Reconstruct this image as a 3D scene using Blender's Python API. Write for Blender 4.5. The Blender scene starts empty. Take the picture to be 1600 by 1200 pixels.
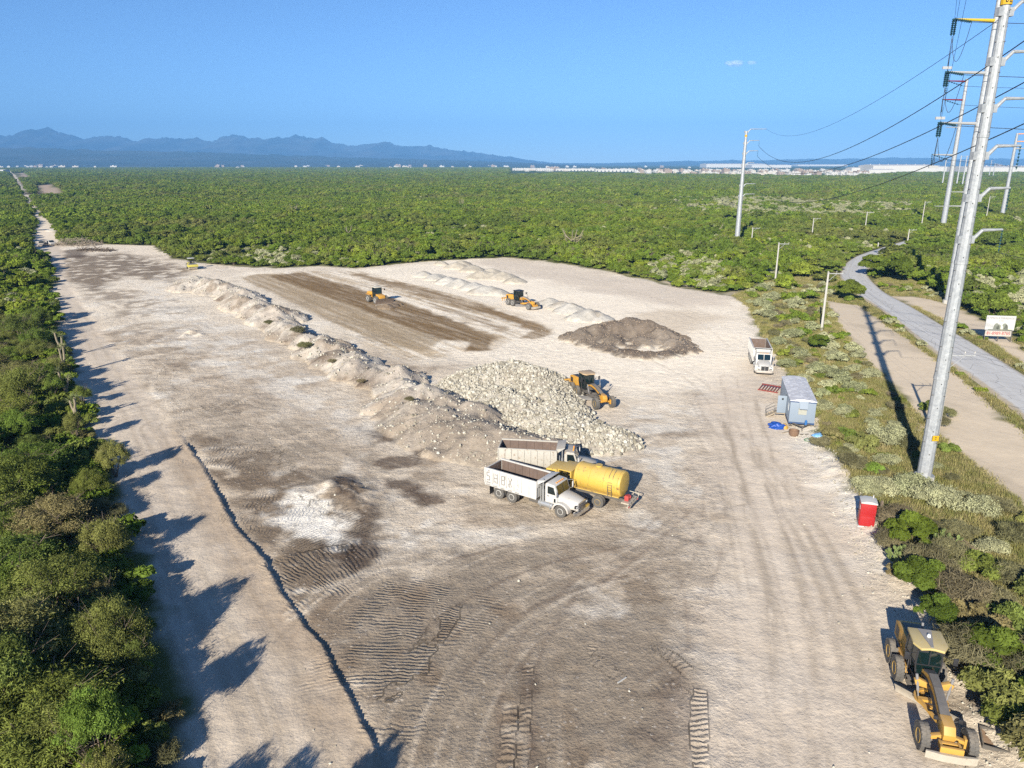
import bpy, bmesh, math, random
import numpy as np
from mathutils import Vector, Matrix
R = math.radians
random.seed(7); rng = np.random.default_rng(7)
SC = bpy.context.scene
COL = SC.collection
# ------------------------------------------------------------------ camera
H_CAM, F_PX, PITCH = 28.0, 1150.0, R(16.7)
cam_d = bpy.data.cameras.new('camera'); cam = bpy.data.objects.new('camera', cam_d); COL.objects.link(cam)
cam_d.sensor_width = 36.0; cam_d.lens = 36.0 * F_PX / 1600.0
cam_d.clip_start = 0.5; cam_d.clip_end = 90000.0
cam.location = (0, 0, H_CAM); cam.rotation_euler = (math.pi / 2 - PITCH, 0, 0)
SC.camera = cam
# ------------------------------------------------------------------ light
SUN_EL, SUN_AZ = R(23.5), R(21.5)          # shadows fall away from the camera, a little to the right
w = bpy.data.worlds.new("World"); SC.world = w; w.use_nodes = True
nt = w.node_tree; nt.nodes.clear()
sky = nt.nodes.new('ShaderNodeTexSky'); sky.sky_type = 'NISHITA'; sky.sun_disc = False
sky.sun_elevation = SUN_EL; sky.sun_rotation = math.pi + SUN_AZ
sky.altitude = 3000; sky.air_density = 1.0; sky.dust_density = 0.9; sky.ozone_density = 6.5
bg = nt.nodes.new('ShaderNodeBackground'); bg.inputs['Strength'].default_value = 0.078
out = nt.nodes.new('ShaderNodeOutputWorld')
nt.links.new(sky.outputs[0], bg.inputs['Color']); nt.links.new(bg.outputs[0], out.inputs['Surface'])
sun_d = bpy.data.lights.new('sun', 'SUN'); sun_d.energy = 5.0; sun_d.angle = R(0.5); sun_d.color = (1.0, 0.93, 0.79)
sun = bpy.data.objects.new('sun', sun_d); COL.objects.link(sun)
sd = Vector((-math.sin(SUN_AZ) * math.cos(SUN_EL), -math.cos(SUN_AZ) * math.cos(SUN_EL), math.sin(SUN_EL)))
sun.rotation_euler = sd.to_track_quat('Z', 'Y').to_euler(); sun.location = (-60, -120, 200)
SC.view_settings.view_transform = 'Standard'; SC.view_settings.look = 'None'
SC.view_settings.exposure = 0.95; SC.view_settings.gamma = 1.0; SC.view_settings.use_curve_mapping = False
SC.cycles.max_bounces = 4; SC.cycles.diffuse_bounces = 2; SC.cycles.glossy_bounces = 2
SC.cycles.transmission_bounces = 2; SC.cycles.volume_bounces = 0; SC.cycles.transparent_max_bounces = 6
SC.cycles.use_denoising = False
SC.cycles.caustics_reflective = False; SC.cycles.caustics_refractive = False

# ------------------------------------------------------------------ pixels of the photograph -> points on the ground
CP, SP = math.cos(PITCH), math.sin(PITCH)
def ray(px, py):
    xc = (px - 800.0) / F_PX; yc = (600.0 - py) / F_PX
    return (xc, CP + yc * SP, -SP + yc * CP)
def gp(px, py, h=0.0):
    d = ray(px, py); t = (h - H_CAM) / d[2]
    return (d[0] * t, d[1] * t)
def at_depth(px, py, Y):
    d = ray(px, py); t = Y / d[1]
    return (d[0] * t, Y, H_CAM + d[2] * t)
def W(*pts, h=0.0):
    return [gp(a, b, h) for a, b in pts]

# ------------------------------------------------------------------ noise
def _hash(ix, iy, seed):
    h = (ix.astype(np.int64) * 374761393 + iy.astype(np.int64) * 668265263 + seed * 1442695041) & 0xffffffff
    h = ((h ^ (h >> 13)) * 1274126177) & 0xffffffff
    return ((h ^ (h >> 16)) & 0xffffff) / float(0xffffff)
def vnoise(x, y, seed=0):
    ix = np.floor(x); iy = np.floor(y); fx = x - ix; fy = y - iy
    fx = fx * fx * (3 - 2 * fx); fy = fy * fy * (3 - 2 * fy)
    a = _hash(ix, iy, seed); b = _hash(ix + 1, iy, seed); c = _hash(ix, iy + 1, seed); d = _hash(ix + 1, iy + 1, seed)
    return (a * (1 - fx) + b * fx) * (1 - fy) + (c * (1 - fx) + d * fx) * fy
def fbm(x, y, seed=0, octv=4, gain=0.5):
    s = np.zeros_like(x, dtype=float); a = 1.0; t = 0.0
    for o in range(octv):
        s += a * vnoise(x * 2 ** o + 17.3 * o, y * 2 ** o - 9.1 * o, seed + o); t += a; a *= gain
    return s / t
def sstep(a, b, x):
    t = np.clip((x - a) / (b - a), 0, 1); return t * t * (3 - 2 * t)

# ------------------------------------------------------------------ region masks
def poly_sd(X, Y, poly):
    """signed distance, positive inside"""
    n = len(poly); ins = np.zeros(X.shape, bool); d2 = np.full(X.shape, 1e18)
    for i in range(n):
        x0, y0 = poly[i]; x1, y1 = poly[(i + 1) % n]
        ex, ey = x1 - x0, y1 - y0; L2 = ex * ex + ey * ey + 1e-12
        t = np.clip(((X - x0) * ex + (Y - y0) * ey) / L2, 0, 1)
        d2 = np.minimum(d2, (X - x0 - t * ex) ** 2 + (Y - y0 - t * ey) ** 2)
        if y0 != y1:
            c = ((y0 > Y) != (y1 > Y)) & (X < (x1 - x0) * (Y - y0) / (y1 - y0) + x0); ins ^= c
    return np.where(ins, 1, -1) * np.sqrt(d2)
def pmask(X, Y, poly, soft=1.0, namp=1.0, nsc=3.0, seed=1):
    pa = np.array(poly); m = np.zeros(X.shape); g = soft + namp + 1
    sel = (X > pa[:, 0].min() - g) & (X < pa[:, 0].max() + g) & (Y > pa[:, 1].min() - g) & (Y < pa[:, 1].max() + g)
    if not sel.any(): return m
    x, y = X[sel], Y[sel]
    s = poly_sd(x, y, poly) + namp * (fbm(x / nsc, y / nsc, seed, 4) - 0.5) * 2.4
    m[sel] = sstep(-soft, soft, s); return m
def band(X, Y, line, reach):
    """arc length u, signed offset d (positive to the left of travel) for points within reach of a polyline"""
    pa = np.array(line); U = np.zeros(X.shape); D = np.full(X.shape, 1e9)
    sel = (X > pa[:, 0].min() - reach) & (X < pa[:, 0].max() + reach) & (Y > pa[:, 1].min() - reach) & (Y < pa[:, 1].max() + reach)
    if not sel.any(): return U, D
    x, y = X[sel], Y[sel]; bu = np.zeros(x.shape); bd = np.full(x.shape, 1e9); acc = 0.0
    for i in range(len(line) - 1):
        x0, y0 = line[i]; x1, y1 = line[i + 1]; ex, ey = x1 - x0, y1 - y0; L = math.hypot(ex, ey)
        t = np.clip(((x - x0) * ex + (y - y0) * ey) / (L * L), 0, 1)
        dx, dy = x - x0 - t * ex, y - y0 - t * ey; dd = np.hypot(dx, dy)
        sg = np.where(ex * (y - y0) - ey * (x - x0) >= 0, 1.0, -1.0)
        nearer = dd < np.abs(bd); bd = np.where(nearer, dd * sg, bd); bu = np.where(nearer, acc + t * L, bu); acc += L
    U[sel] = bu; D[sel] = bd; return U, D
def smooth_line(pts, n=6):
    p = [Vector((a, b)) for a, b in pts]; o = []
    for i in range(len(p) - 1):
        p0 = p[max(i - 1, 0)]; p1 = p[i]; p2 = p[i + 1]; p3 = p[min(i + 2, len(p) - 1)]
        for k in range(n):
            t = k / n
            q = 0.5 * ((2 * p1) + (p2 - p0) * t + (2 * p0 - 5 * p1 + 4 * p2 - p3) * t * t + (3 * p1 - p0 - 3 * p2 + p3) * t ** 3)
            o.append((q.x, q.y))
    o.append((p[-1].x, p[-1].y)); return o

YARD = W((60,372),(76,400),(84,440),(92,490),(108,560),(122,610),(148,670),(172,730),(188,790),(205,850),(232,930),(245,1000),(278,1070),(292,1200),(300,1500),
         (1750,1500),(1690,1290),(1600,1180),(1565,1130),(1530,1080),(1495,1020),(1468,965),(1430,915),(1400,865),(1362,808),(1330,755),(1290,690),(1276,650),(1240,595),
         (1212,560),(1186,515),(1170,482),(1145,463),(1060,449),(960,426),(860,409),(800,403),(730,405),(640,411),(560,419),(500,416),(430,419),(380,417),(330,413),(270,404),(238,384),(140,381),(110,384))
LANE = W((52,400),(50,372),(56,350),(46,325),(34,300),(24,282),(10,266.5),(17,266.5),(29,280),(41,300),(56,325),(82,350),(93,372),(110,400))
CLEAR1 = W((62,290),(80,288),(100,307),(62,308))
CLEAR2 = W((30,271),(38,270),(50,280),(36,281))
ROAD_L = W((1640,684),(1600,650),(1560,620),(1520,591),(1480,565),(1440,535),(1400,502),(1370,480),(1345,463),(1323,444),(1314,430),(1322,413),(1342,399),(1378,387),(1414,377.5),(1450,370))
ROAD_R = W((1640,611),(1600,588),(1560,564),(1520,540),(1470,511),(1420,480),(1385,460),(1368,446),(1357,434),(1355,424),(1362,412),(1375,402),(1392,392),(1408,386),(1422,380.5),(1455,373))
ROAD = ROAD_L + ROAD_R[::-1]
SAND1 = W((1285,468),(1345,478),(1385,508),(1440,548),(1500,590),(1600,672),(1650,715),(1650,850),(1600,790),(1540,738),(1480,690),(1420,632),(1380,590),(1330,540))
SAND2 = W((1388,462),(1430,462),(1480,474),(1520,492),(1575,522),(1600,548),(1650,580),(1650,600),(1600,570),(1545,537),(1480,505),(1430,480))
VERGE = W((1145,463),(1200,440),(1300,425),(1330,430),(1345,465),(1440,537),(1600,652),(1700,740),(1900,1500),(1750,1500),(1690,1290),(1565,1130),(1468,965),(1362,808),(1290,690),(1240,595),(1186,515))
VERGE2 = W((1360,440),(1400,430),(1440,445),(1500,480),(1600,540),(1700,590),(1700,640),(1600,590),(1500,528),(1420,480))
CLEAR3 = W((1050,405),(1110,395),(1135,420),(1140,460),(1060,447),(980,425))
GREY1 = W((1040,312),(1150,305),(1300,315),(1430,318),(1420,336),(1300,345),(1150,340),(1060,332))
GREY2 = W((330,412),(300,398),(420,385),(520,402),(565,416),(430,419))
GREY3 = W((1480,450),(1520,440),(1640,430),(1640,510),(1560,492))
GREY4 = W((1150,440),(1230,425),(1250,470),(1215,520),(1180,480))
TRENCH = smooth_line(W((272,664),(296,700),(322,738),(350,790),(372,828),(405,866),(440,925),(470,968),(505,1015),(540,1078),(566,1130),(592,1190),(640,1330),(680,1500)))
BERM_C = smooth_line(W((298,428),(340,440),(400,472),(480,518),(560,556),(640,592),(700,622),(770,655),(850,690),(868,697)))
EDGE_R = smooth_line(W((1750,1500),(1690,1290),(1600,1180),(1530,1080),(1468,965),(1400,865),(1330,755),(1276,650)))

# ------------------------------------------------------------------ ground height
MOUNDS = [(545,772,2.6,.55),(520,758,1.6,.4),(478,768,1.8,.25),(300,520,1.2,.5),(312,524,.8,.4),(288,526,.8,.35),(560,790,2.2,.25),(1320,740,2.5,.2),(1350,790,2,.2)]
MOUNDS = [gp(a, b) + (r_, h_) for a, b, r_, h_ in MOUNDS]
def gz(X, Y):
    X = np.asarray(X, float); Y = np.asarray(Y, float)
    sh = X.shape; X = X.ravel(); Y = Y.ravel()
    ins = pmask(X, Y, YARD, 1.5, .6)
    z = (fbm(X / 60, Y / 60, 3, 3) - .5) * .8 * (1 - ins) + (fbm(X / 9, Y / 9, 5, 3) - .5) * .22
    near = (Y < 140)
    z[near] += ins[near] * ((fbm(X[near] / 1.1, Y[near] / 1.1, 8, 3) - .5) * .075)
    u, d = band(X, Y, TRENCH, 9.0)
    k = d < 1e8
    if k.any():
        wob = (fbm(X[k] / 1.6, Y[k] / 1.6, 21, 3) - .5) * .3
        dl = -d[k] + wob                                        # positive on the road side
        fade = sstep(0, 8, u[k]) * (.25 + 1.4 * fbm(u[k] / 4.5, u[k] * 0, 4, 3))
        z[k] += fade * np.where(dl > 0, .11 * np.exp(-np.clip(dl, 0, None) / 1.6) + .07 * np.exp(-np.clip(dl, 0, None) / .5), -.12 * np.exp(-np.clip(-dl, 0, None) / 1.0))
    for mx, my, r_, h_ in MOUNDS:
        q = (X - mx) ** 2 + (Y - my) ** 2
        s = q < (3 * r_) ** 2
        z[s] += h_ * np.exp(-q[s] / (r_ * r_) * 1.3) * (.5 + fbm(X[s] / .7, Y[s] / .7, 31, 3))
    u, d = band(X, Y, EDGE_R, 5.0)
    k = d < 1e8
    if k.any():
        z[k] += .32 * np.exp(-(d[k] / 1.5) ** 2) * (.4 + 1.2 * fbm(X[k] / 1.2, Y[k] / 1.2, 41, 3))
    z = np.where(np.hypot(X, Y) > 5000, -2.0, z)
    return z.reshape(sh)
def gz1(x, y): return float(gz(np.array([x]), np.array([y]))[0])

# ------------------------------------------------------------------ helpers
def tag(o, label=None, cat=None, group=None, kind=None):
    if label: o['label'] = label
    if cat: o['category'] = cat
    if group: o['group'] = group
    if kind: o['kind'] = kind
    return o
def np_mesh(name, V, Fq, smooth=False):
    """V (n,3) floats, Fq (m,k) ints"""
    me = bpy.data.meshes.new(name); V = np.asarray(V, np.float32); Fq = np.asarray(Fq, np.int32); m, k = Fq.shape
    me.vertices.add(len(V)); me.vertices.foreach_set('co', V.ravel())
    me.loops.add(m * k); me.loops.foreach_set('vertex_index', Fq.ravel())
    me.polygons.add(m); me.polygons.foreach_set('loop_start', np.arange(0, m * k, k, dtype=np.int32))
    try: me.polygons.foreach_set('loop_total', np.full(m, k, np.int32))
    except Exception: pass
    me.polygons.foreach_set('use_smooth', np.full(m, smooth))
    me.update(calc_edges=True); return me
def link(name, me, mats=(), parent=None, loc=None):
    o = bpy.data.objects.new(name, me)
    if me is not None:
        for m in mats: me.materials.append(m)
    COL.objects.link(o)
    if parent: o.parent = parent
    if loc: o.location = loc
    return o
def empty(name, loc, rz=0.0):
    o = bpy.data.objects.new(name, None); COL.objects.link(o); o.location = loc; o.rotation_euler = (0, 0, rz)
    o.empty_display_size = .3; return o
def copy_tree(o, parent=None):
    c = o.copy(); COL.objects.link(c)
    if parent is not None: c.parent = parent
    for ch in o.children: copy_tree(ch, c)
    return c
class MB:
    def __init__(s): s.v = []; s.f = []; s.m = []
    def add(s, vs, fs, mi=0):
        b = len(s.v); s.v += [tuple(v) for v in vs]
        for f in fs: s.f.append([b + i for i in f]); s.m.append(mi)
        return s
    def box(s, x0, x1, y0, y1, z0, z1, mi=0):
        return s.add([(x0,y0,z0),(x1,y0,z0),(x1,y1,z0),(x0,y1,z0),(x0,y0,z1),(x1,y0,z1),(x1,y1,z1),(x0,y1,z1)],
                     [(0,3,2,1),(4,5,6,7),(0,1,5,4),(1,2,6,5),(2,3,7,6),(3,0,4,7)], mi)
    def beam(s, p0, p1, w_, h_, mi=0, w1=None, h1=None):
        p0 = Vector(p0); p1 = Vector(p1); a = (p1 - p0).normalized(); u = Vector((0, 0, 1)) if abs(a.z) < .95 else Vector((1, 0, 0))
        b = a.cross(u).normalized(); c = b.cross(a); w1 = w_ if w1 is None else w1; h1 = h_ if h1 is None else h1; vs = []
        for p, ww, hh in ((p0, w_, h_), (p1, w1, h1)):
            for sx, sy in ((-1, -1), (1, -1), (1, 1), (-1, 1)): vs.append(p + b * (sx * ww / 2) + c * (sy * hh / 2))
        return s.add(vs, [(0,1,2,3),(7,6,5,4),(0,4,5,1),(1,5,6,2),(2,6,7,3),(3,7,4,0)], mi)
    def prism(s, prof, a0, a1, axis='y', mi=0, inset=0.0):
        n = len(prof); vs = []
        for a in (a0, a1):
            for p, q in prof: vs.append({'y': (p, a, q), 'x': (a, p, q), 'z': (p, q, a)}[axis])
        fs = [tuple(range(n)), tuple(range(2 * n - 1, n - 1, -1))] + [(i, n + i, n + (i + 1) % n, (i + 1) % n) for i in range(n)]
        return s.add(vs, fs, mi)
    def loft(s, rings, mi=0, caps=True):
        n = len(rings[0]); vs = [p for r_ in rings for p in r_]; fs = []
        for k in range(len(rings) - 1):
            for i in range(n): fs.append((k * n + i, k * n + (i + 1) % n, (k + 1) * n + (i + 1) % n, (k + 1) * n + i))
        if caps: fs += [tuple(range(n))[::-1], tuple(range((len(rings) - 1) * n, len(rings) * n))]
        return s.add(vs, fs, mi)
    def cyl(s, p0, p1, r0, r1=None, n=14, mi=0):
        p0 = Vector(p0); p1 = Vector(p1); r1 = r0 if r1 is None else r1; a = (p1 - p0).normalized()
        u = Vector((0, 0, 1)) if abs(a.z) < .9 else Vector((1, 0, 0)); b = a.cross(u).normalized(); c = b.cross(a)
        rg = [[p + b * (r_ * math.cos(2 * math.pi * i / n)) + c * (r_ * math.sin(2 * math.pi * i / n)) for i in range(n)] for p, r_ in ((p0, r0), (p1, r1))]
        return s.loft(rg, mi)
    def tube(s, pts, r_, n=8, mi=0):
        for a, b in zip(pts[:-1], pts[1:]): s.cyl(a, b, r_ if not hasattr(r_, '__len__') else r_[0], None, n, mi)
        return s
    def lathe(s, prof, c, axis='y', n=24, mi=0):
        c = Vector(c); rg = []
        for r_, t in prof:
            ring = []
            for i in range(n):
                a = 2 * math.pi * i / n; p, q = r_ * math.cos(a), r_ * math.sin(a)
                ring.append(c + Vector({'y': (p, t, q), 'x': (t, p, q), 'z': (p, q, t)}[axis]))
            rg.append(ring)
        return s.loft(rg, mi)
    def mesh(s, name, mats, smooth=25, bev=0.0):
        me = bpy.data.meshes.new(name); me.from_pydata(s.v, [], s.f)
        for m in mats: me.materials.append(m)
        me.polygons.foreach_set('material_index', np.array(s.m, np.int32))
        bm = bmesh.new(); bm.from_mesh(me); bmesh.ops.recalc_face_normals(bm, faces=bm.faces)
        if bev > 0:
            es = [e for e in bm.edges if len(e.link_faces) == 2 and e.calc_face_angle() > R(40) and e.calc_length() > bev * 2.5]
            bmesh.ops.bevel(bm, geom=es, offset=bev, segments=2, profile=.6, affect='EDGES', clamp_overlap=True)
        bm.to_mesh(me); bm.free()
        if smooth:
            me.polygons.foreach_set('use_smooth', np.full(len(me.polygons), True)); me.set_sharp_from_angle(angle=R(smooth))
        me.update(); return me
    def build(s, name, mats, parent=None, smooth=25, bev=0.0, loc=None):
        mats = mats if isinstance(mats, (list, tuple)) else [mats]
        o = bpy.data.objects.new(name, s.mesh(name, mats, smooth, bev)); COL.objects.link(o)
        if parent: o.parent = parent
        if loc: o.location = loc
        return o

# ------------------------------------------------------------------ materials
def N(t, kind, **kw):
    n = t.nodes.new(kind)
    for k, v in kw.items():
        if k in n.inputs: n.inputs[k].default_value = v
        else: setattr(n, k, v)
    return n
def mixc(t, fac, a, b, mode='MIX'):
    n = t.nodes.new('ShaderNodeMix'); n.data_type = 'RGBA'; n.blend_type = mode
    for i, v in ((0, fac), (6, a), (7, b)):
        if isinstance(v, (float, int)): n.inputs[i].default_value = v
        elif isinstance(v, (tuple, list)): n.inputs[i].default_value = (*v[:3], 1)
        else: t.links.new(v, n.inputs[i])
    return n.outputs[2]
def mth(t, op, a, b=None, c=None, clamp=False):
    n = t.nodes.new('ShaderNodeMath'); n.operation = op; n.use_clamp = clamp
    for i, v in enumerate((a, b, c)):
        if v is None: continue
        if isinstance(v, (float, int)): n.inputs[i].default_value = v
        else: t.links.new(v, n.inputs[i])
    return n.outputs[0]
def ramp(t, fac, *stops):
    n = t.nodes.new('ShaderNodeValToRGB'); e = n.color_ramp.elements
    while len(e) < len(stops): e.new(.5)
    for i, (p, c) in enumerate(stops): e[i].position = p; e[i].color = (*c[:3], 1) if len(c) >= 3 else (c[0],) * 3 + (1,)
    if not isinstance(fac, (int, float)): t.links.new(fac, n.inputs[0])
    return n.outputs[0]
def newmat(name):
    m = bpy.data.materials.new(name); m.use_nodes = True; t = m.node_tree; b = t.nodes['Principled BSDF']
    return m, t, b
def noise(t, vec, scale, detail=4, rough=.55, dist=0.0):
    n = t.nodes.new('ShaderNodeTexNoise'); n.inputs['Scale'].default_value = scale; n.inputs['Detail'].default_value = detail
    n.inputs['Roughness'].default_value = rough; n.inputs['Distortion'].default_value = dist
    if vec is not None: t.links.new(vec, n.inputs['Vector'])
    return n.outputs[0]
def simple(name, col, rough=.6, metal=0.0, vary=.25, scale=3.0, col2=None, thr=.55, dust=0.0, bump=0.0, spec=.4, splash=0.0):
    """paint or bare stuff with mottling, an optional second wear colour and dust lying on upward faces"""
    m, t, b = newmat(name)
    tc = t.nodes.new('ShaderNodeTexCoord').outputs['Object']
    n1 = noise(t, tc, scale, 6, .65)
    c = mixc(t, n1, tuple(x * (1 - vary) for x in col), tuple(min(1, x * (1 + vary)) for x in col))
    if col2:
        n2 = noise(t, tc, scale * 2.7, 8, .7, .6)
        k = ramp(t, n2, (thr, (0,)), (thr + .08, (1,)))
        c = mixc(t, k, c, col2)
    if dust:
        g = t.nodes.new('ShaderNodeNewGeometry'); sp = t.nodes.new('ShaderNodeSeparateXYZ'); t.links.new(g.outputs['Normal'], sp.inputs[0])
        k = mth(t, 'MULTIPLY', mth(t, 'MAXIMUM', sp.outputs[2], .25), mth(t, 'MULTIPLY', noise(t, tc, scale * 1.3, 5, .6), dust * 1.6), clamp=True)
        c = mixc(t, k, c, (.40, .34, .27))
    if splash:                                   # mud and dust thrown up on the lower bodywork
        sp2 = t.nodes.new('ShaderNodeSeparateXYZ'); t.links.new(tc, sp2.inputs[0])
        k = mth(t, 'MULTIPLY', mth(t, 'SUBTRACT', splash, mth(t, 'ADD', sp2.outputs[2], mth(t, 'MULTIPLY', noise(t, tc, 2.2, 6, .7), 1.1))), 1.1, clamp=True)
        c = mixc(t, mth(t, 'MULTIPLY', k, .85), c, (.25, .20, .15))
    t.links.new(c, b.inputs['Base Color']); b.inputs['Roughness'].default_value = rough; b.inputs['Metallic'].default_value = metal
    b.inputs['Specular IOR Level'].default_value = spec
    if bump:
        bp = N(t, 'ShaderNodeBump', Strength=bump, Distance=.05); t.links.new(noise(t, tc, scale * 6, 6, .7), bp.inputs['Height']); t.links.new(bp.outputs[0], b.inputs['Normal'])
    return m
# ================================================================== GROUND (one sheet out to the horizon)
C_PALE = np.array((.62,.53,.42)); C_MID = np.array((.45,.368,.28)); C_BROWN = np.array((.20,.15,.105)); C_DARK = np.array((.095,.068,.050))
C_WHITE = np.array((.76,.71,.63)); C_ROADT = np.array((.52,.44,.355)); C_FOREST = np.array((.10,.108,.034)); C_VERGE = np.array((.130,.128,.050)); C_STRAW = np.array((.31,.255,.145))
C_SAND = np.array((.56,.465,.35)); C_PAD = np.array((.76,.67,.545)); C_PADB = np.array((.195,.124,.058)); C_PADM = np.array((.43,.325,.205))
def mixm(c, k, col): return c + (np.asarray(col) - c) * k[:, None]
ROAD_W = W((1640,720),(1560,650),(1480,590),(1400,520),(1340,475),(1300,445),(1296,425),(1312,405),(1340,391),(1380,381),(1420,373),(1460,369),(1470,378),(1420,386),(1392,400),(1378,415),(1374,432),(1390,450),(1430,470),(1480,500),(1560,550),(1640,590))
def ground_albedo(X, Y):
    n = X.size; c = np.tile(C_FOREST, (n, 1))
    c = mixm(c, sstep(.5, .75, fbm(X / 25, Y / 25, 60, 4)) * .6, C_VERGE); c = mixm(c, sstep(.55, .68, fbm(X / 38, Y / 38, 400, 3)) * .9, np.array((.24,.225,.10)))
    far = sstep(500, 1500, Y)
    c = mixm(c, far, np.array((.075,.10,.028)))
    for g in (GREY1, GREY2, GREY3, GREY4): c = mixm(c, pmask(X, Y, g, 3, 4, 8) * .7, np.array((.21,.20,.12)))
    c = mixm(c, pmask(X, Y, CLEAR3, 3, 5, 7) * sstep(.45, .62, fbm(X / 7, Y / 5, 71, 4)), C_SAND * .9)
    c = mixm(c, pmask(X, Y, ROAD, 4, 2, 5) * .0 + pmask(X, Y, ROAD_W, 3, 3, 6) * .85, C_VERGE)
    v = np.maximum(pmask(X, Y, VERGE, 1.5, 1.5), pmask(X, Y, VERGE2, 1.5, 1.5))
    c = mixm(c, v, C_VERGE)
    c = mixm(c, v * sstep(.48, .72, fbm(X / 3.1, Y / 3.1, 62, 5)) * .75, C_STRAW)
    c = mixm(c, v * sstep(.62, .74, fbm(X / 6, Y / 6, 63, 5)) * .7, C_SAND)
    for k, g in enumerate((SAND1, SAND2)):
        m = pmask(X, Y, g, 1.2, 2.2, 4, 5 + k); c = mixm(c, m, C_SAND)
        c = mixm(c, m * sstep(.5, .75, fbm(X / 4 + Y / 9, Y / 14, 66, 4)) * .55, C_SAND * .72)
    for g, s_ in ((CLEAR1, 6), (CLEAR2, 14)): c = mixm(c, pmask(X, Y, g, s_, s_, 12), np.array((.42,.32,.235)))
    c = mixm(c, pmask(X, Y, LANE, 1.5, 1.5), C_PALE * 1.1)
    # the yard
    yd = pmask(X, Y, YARD, .8, 1.6, 3, 2)
    a = sstep(.36, .66, fbm(X / 11 + Y / 40, Y / 11 - X / 30, 80, 5))
    b = fbm((X * .6 + Y * .8) / 9, (X * .8 - Y * .6) / 2.2, 81, 5)
    y = np.tile(C_PALE, (n, 1)); y = mixm(y, a * .75, C_MID); y = mixm(y, sstep(.5, .7, b) * .55, C_MID * .92)
    y = mixm(y, sstep(.56, .76, fbm(X / 4, Y / 2.4, 82, 5)) * .6, C_BROWN * 1.15)
    y = mixm(y, sstep(.58, .72, fbm(X / 5, Y / 4, 83, 5)) * .55, C_WHITE * .92)
    farpad = sstep(95, 120, Y + .35 * X)                     # paler limestone fill towards the back
    y = mixm(y, farpad * .55, C_PAD)
    def P(col, k, *pts, soft=1.2, amp=1.6, sc=2.5, seed=3, streak=None):
        nonlocal y
        m = pmask(X, Y, W(*pts), soft, amp, sc, seed) * k
        if streak: m = m * sstep(streak - .14, streak + .14, fbm(X / 2.2, Y / 2.2, seed + 90, 5))
        y = mixm(y, m, col)
    # topsoil left dark in the south and west of the yard
    P(C_BROWN * .9, .95, (275,665),(360,680),(470,715),(540,770),(560,880),(480,960),(430,900),(350,780), soft=2, amp=2, seed=4, streak=.38)
    P(C_BROWN * 1.1, .95, (440,925),(480,945),(620,905),(720,905),(800,935),(850,1030),(900,1000),(1020,985),(1090,1040),(1110,1120),(1095,1300),(700,1500),(640,1330),(560,1110),(500,1010), soft=2, amp=2.2, seed=6, streak=.30)
    P(C_MID * .64, .88, (560,900),(700,860),(850,850),(1000,880),(1090,960),(1110,1080),(1100,1300),(700,1500),(600,1200),(520,1000), soft=3, amp=3, seed=61, streak=.40)
    P(C_MID * .64, .8, (290,600),(420,640),(560,690),(640,740),(600,800),(470,760),(340,700), soft=3, amp=3, seed=62, streak=.45)
    P(C_BROWN, .7, (880,860),(960,840),(1070,900),(1110,960),(1040,980),(930,960),(860,920), soft=2, amp=2.5, seed=7, streak=.42)
    P(C_MID * .8, .8, (960,760),(1060,800),(1130,900),(1110,1010),(1000,960),(900,840), soft=3, amp=3, seed=8, streak=.46)
    P(C_BROWN * .9, .9, (90,402),(190,393),(250,400),(300,420),(268,440),(190,432),(150,455),(105,440), soft=3, amp=4, sc=6, seed=9, streak=.36)
    P(C_DARK * 1.1, .8, (92,392),(130,388),(140,402),(100,404), soft=2, amp=2, sc=4, seed=10)
    P(C_BROWN, .7, (128,455),(200,450),(290,470),(300,490),(210,500),(150,480), soft=3, amp=4, sc=5, seed=11, streak=.52)
    P(C_BROWN, .6, (190,490),(290,520),(330,560),(290,600),(230,640),(205,580), soft=3, amp=4, sc=4, seed=12, streak=.53)
    P(C_MID, .7, (240,560),(400,620),(520,660),(620,700),(560,740),(430,700),(300,650), soft=3, amp=4, sc=4, seed=13, streak=.5)
    # wet dark soil
    P(C_DARK, .92, (512,748),(548,742),(566,770),(580,800),(592,835),(596,872),(560,888),(520,872),(498,852),(540,838),(548,810),(524,785), soft=.8, amp=1.3, sc=1.6, seed=14)
    for k, q in enumerate((((590,722),(640,712),(652,727),(606,735)), ((600,752),(640,745),(700,785),(660,793),(618,775)), ((640,700),(690,694),(700,706),(655,710)), ((560,668),(610,676),(640,690),(590,690)), ((640,765),(668,758),(690,772),(660,782)))):
        P(C_DARK * 1.15, .85, *q, soft=.7, amp=1.6, sc=1.5, seed=20 + k)
    P(C_DARK * 1.2, .8, (810,1040),(835,1035),(840,1200),(780,1260),(770,1180),(800,1100), soft=.6, amp=1.0, sc=1.2, seed=26, streak=.45)
    P(C_DARK * 1.3, .7, (985,1085),(1060,1060),(1090,1110),(1085,1180),(1000,1150), soft=.8, amp=1.2, sc=1.5, seed=27, streak=.45)
    # white caliche
    P(C_WHITE * 1.05, .95, (440,785),(476,768),(508,775),(530,808),(556,835),(520,852),(468,838),(430,812), soft=1.2, amp=1.8, sc=1.5, seed=30)
    P(C_WHITE, .6, (610,815),(700,805),(740,838),(690,850),(620,845), soft=1.5, amp=1.5, seed=31, streak=.45)
    P(C_WHITE, .55, (940,795),(1050,800),(1080,830),(990,830), soft=1.5, amp=1.5, seed=32, streak=.5)
    P(C_WHITE, .7, (1230,600),(1268,640),(1300,710),(1372,820),(1440,920),(1400,900),(1330,830),(1270,760),(1240,690), soft=1.5, amp=1.6, sc=1.5, seed=33, streak=.42)
    P(C_WHITE * .95, .5, (250,430),(290,470),(430,560),(560,640),(640,690),(560,690),(420,620),(300,540),(200,480), soft=3, amp=3, seed=34, streak=.46)
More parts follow.
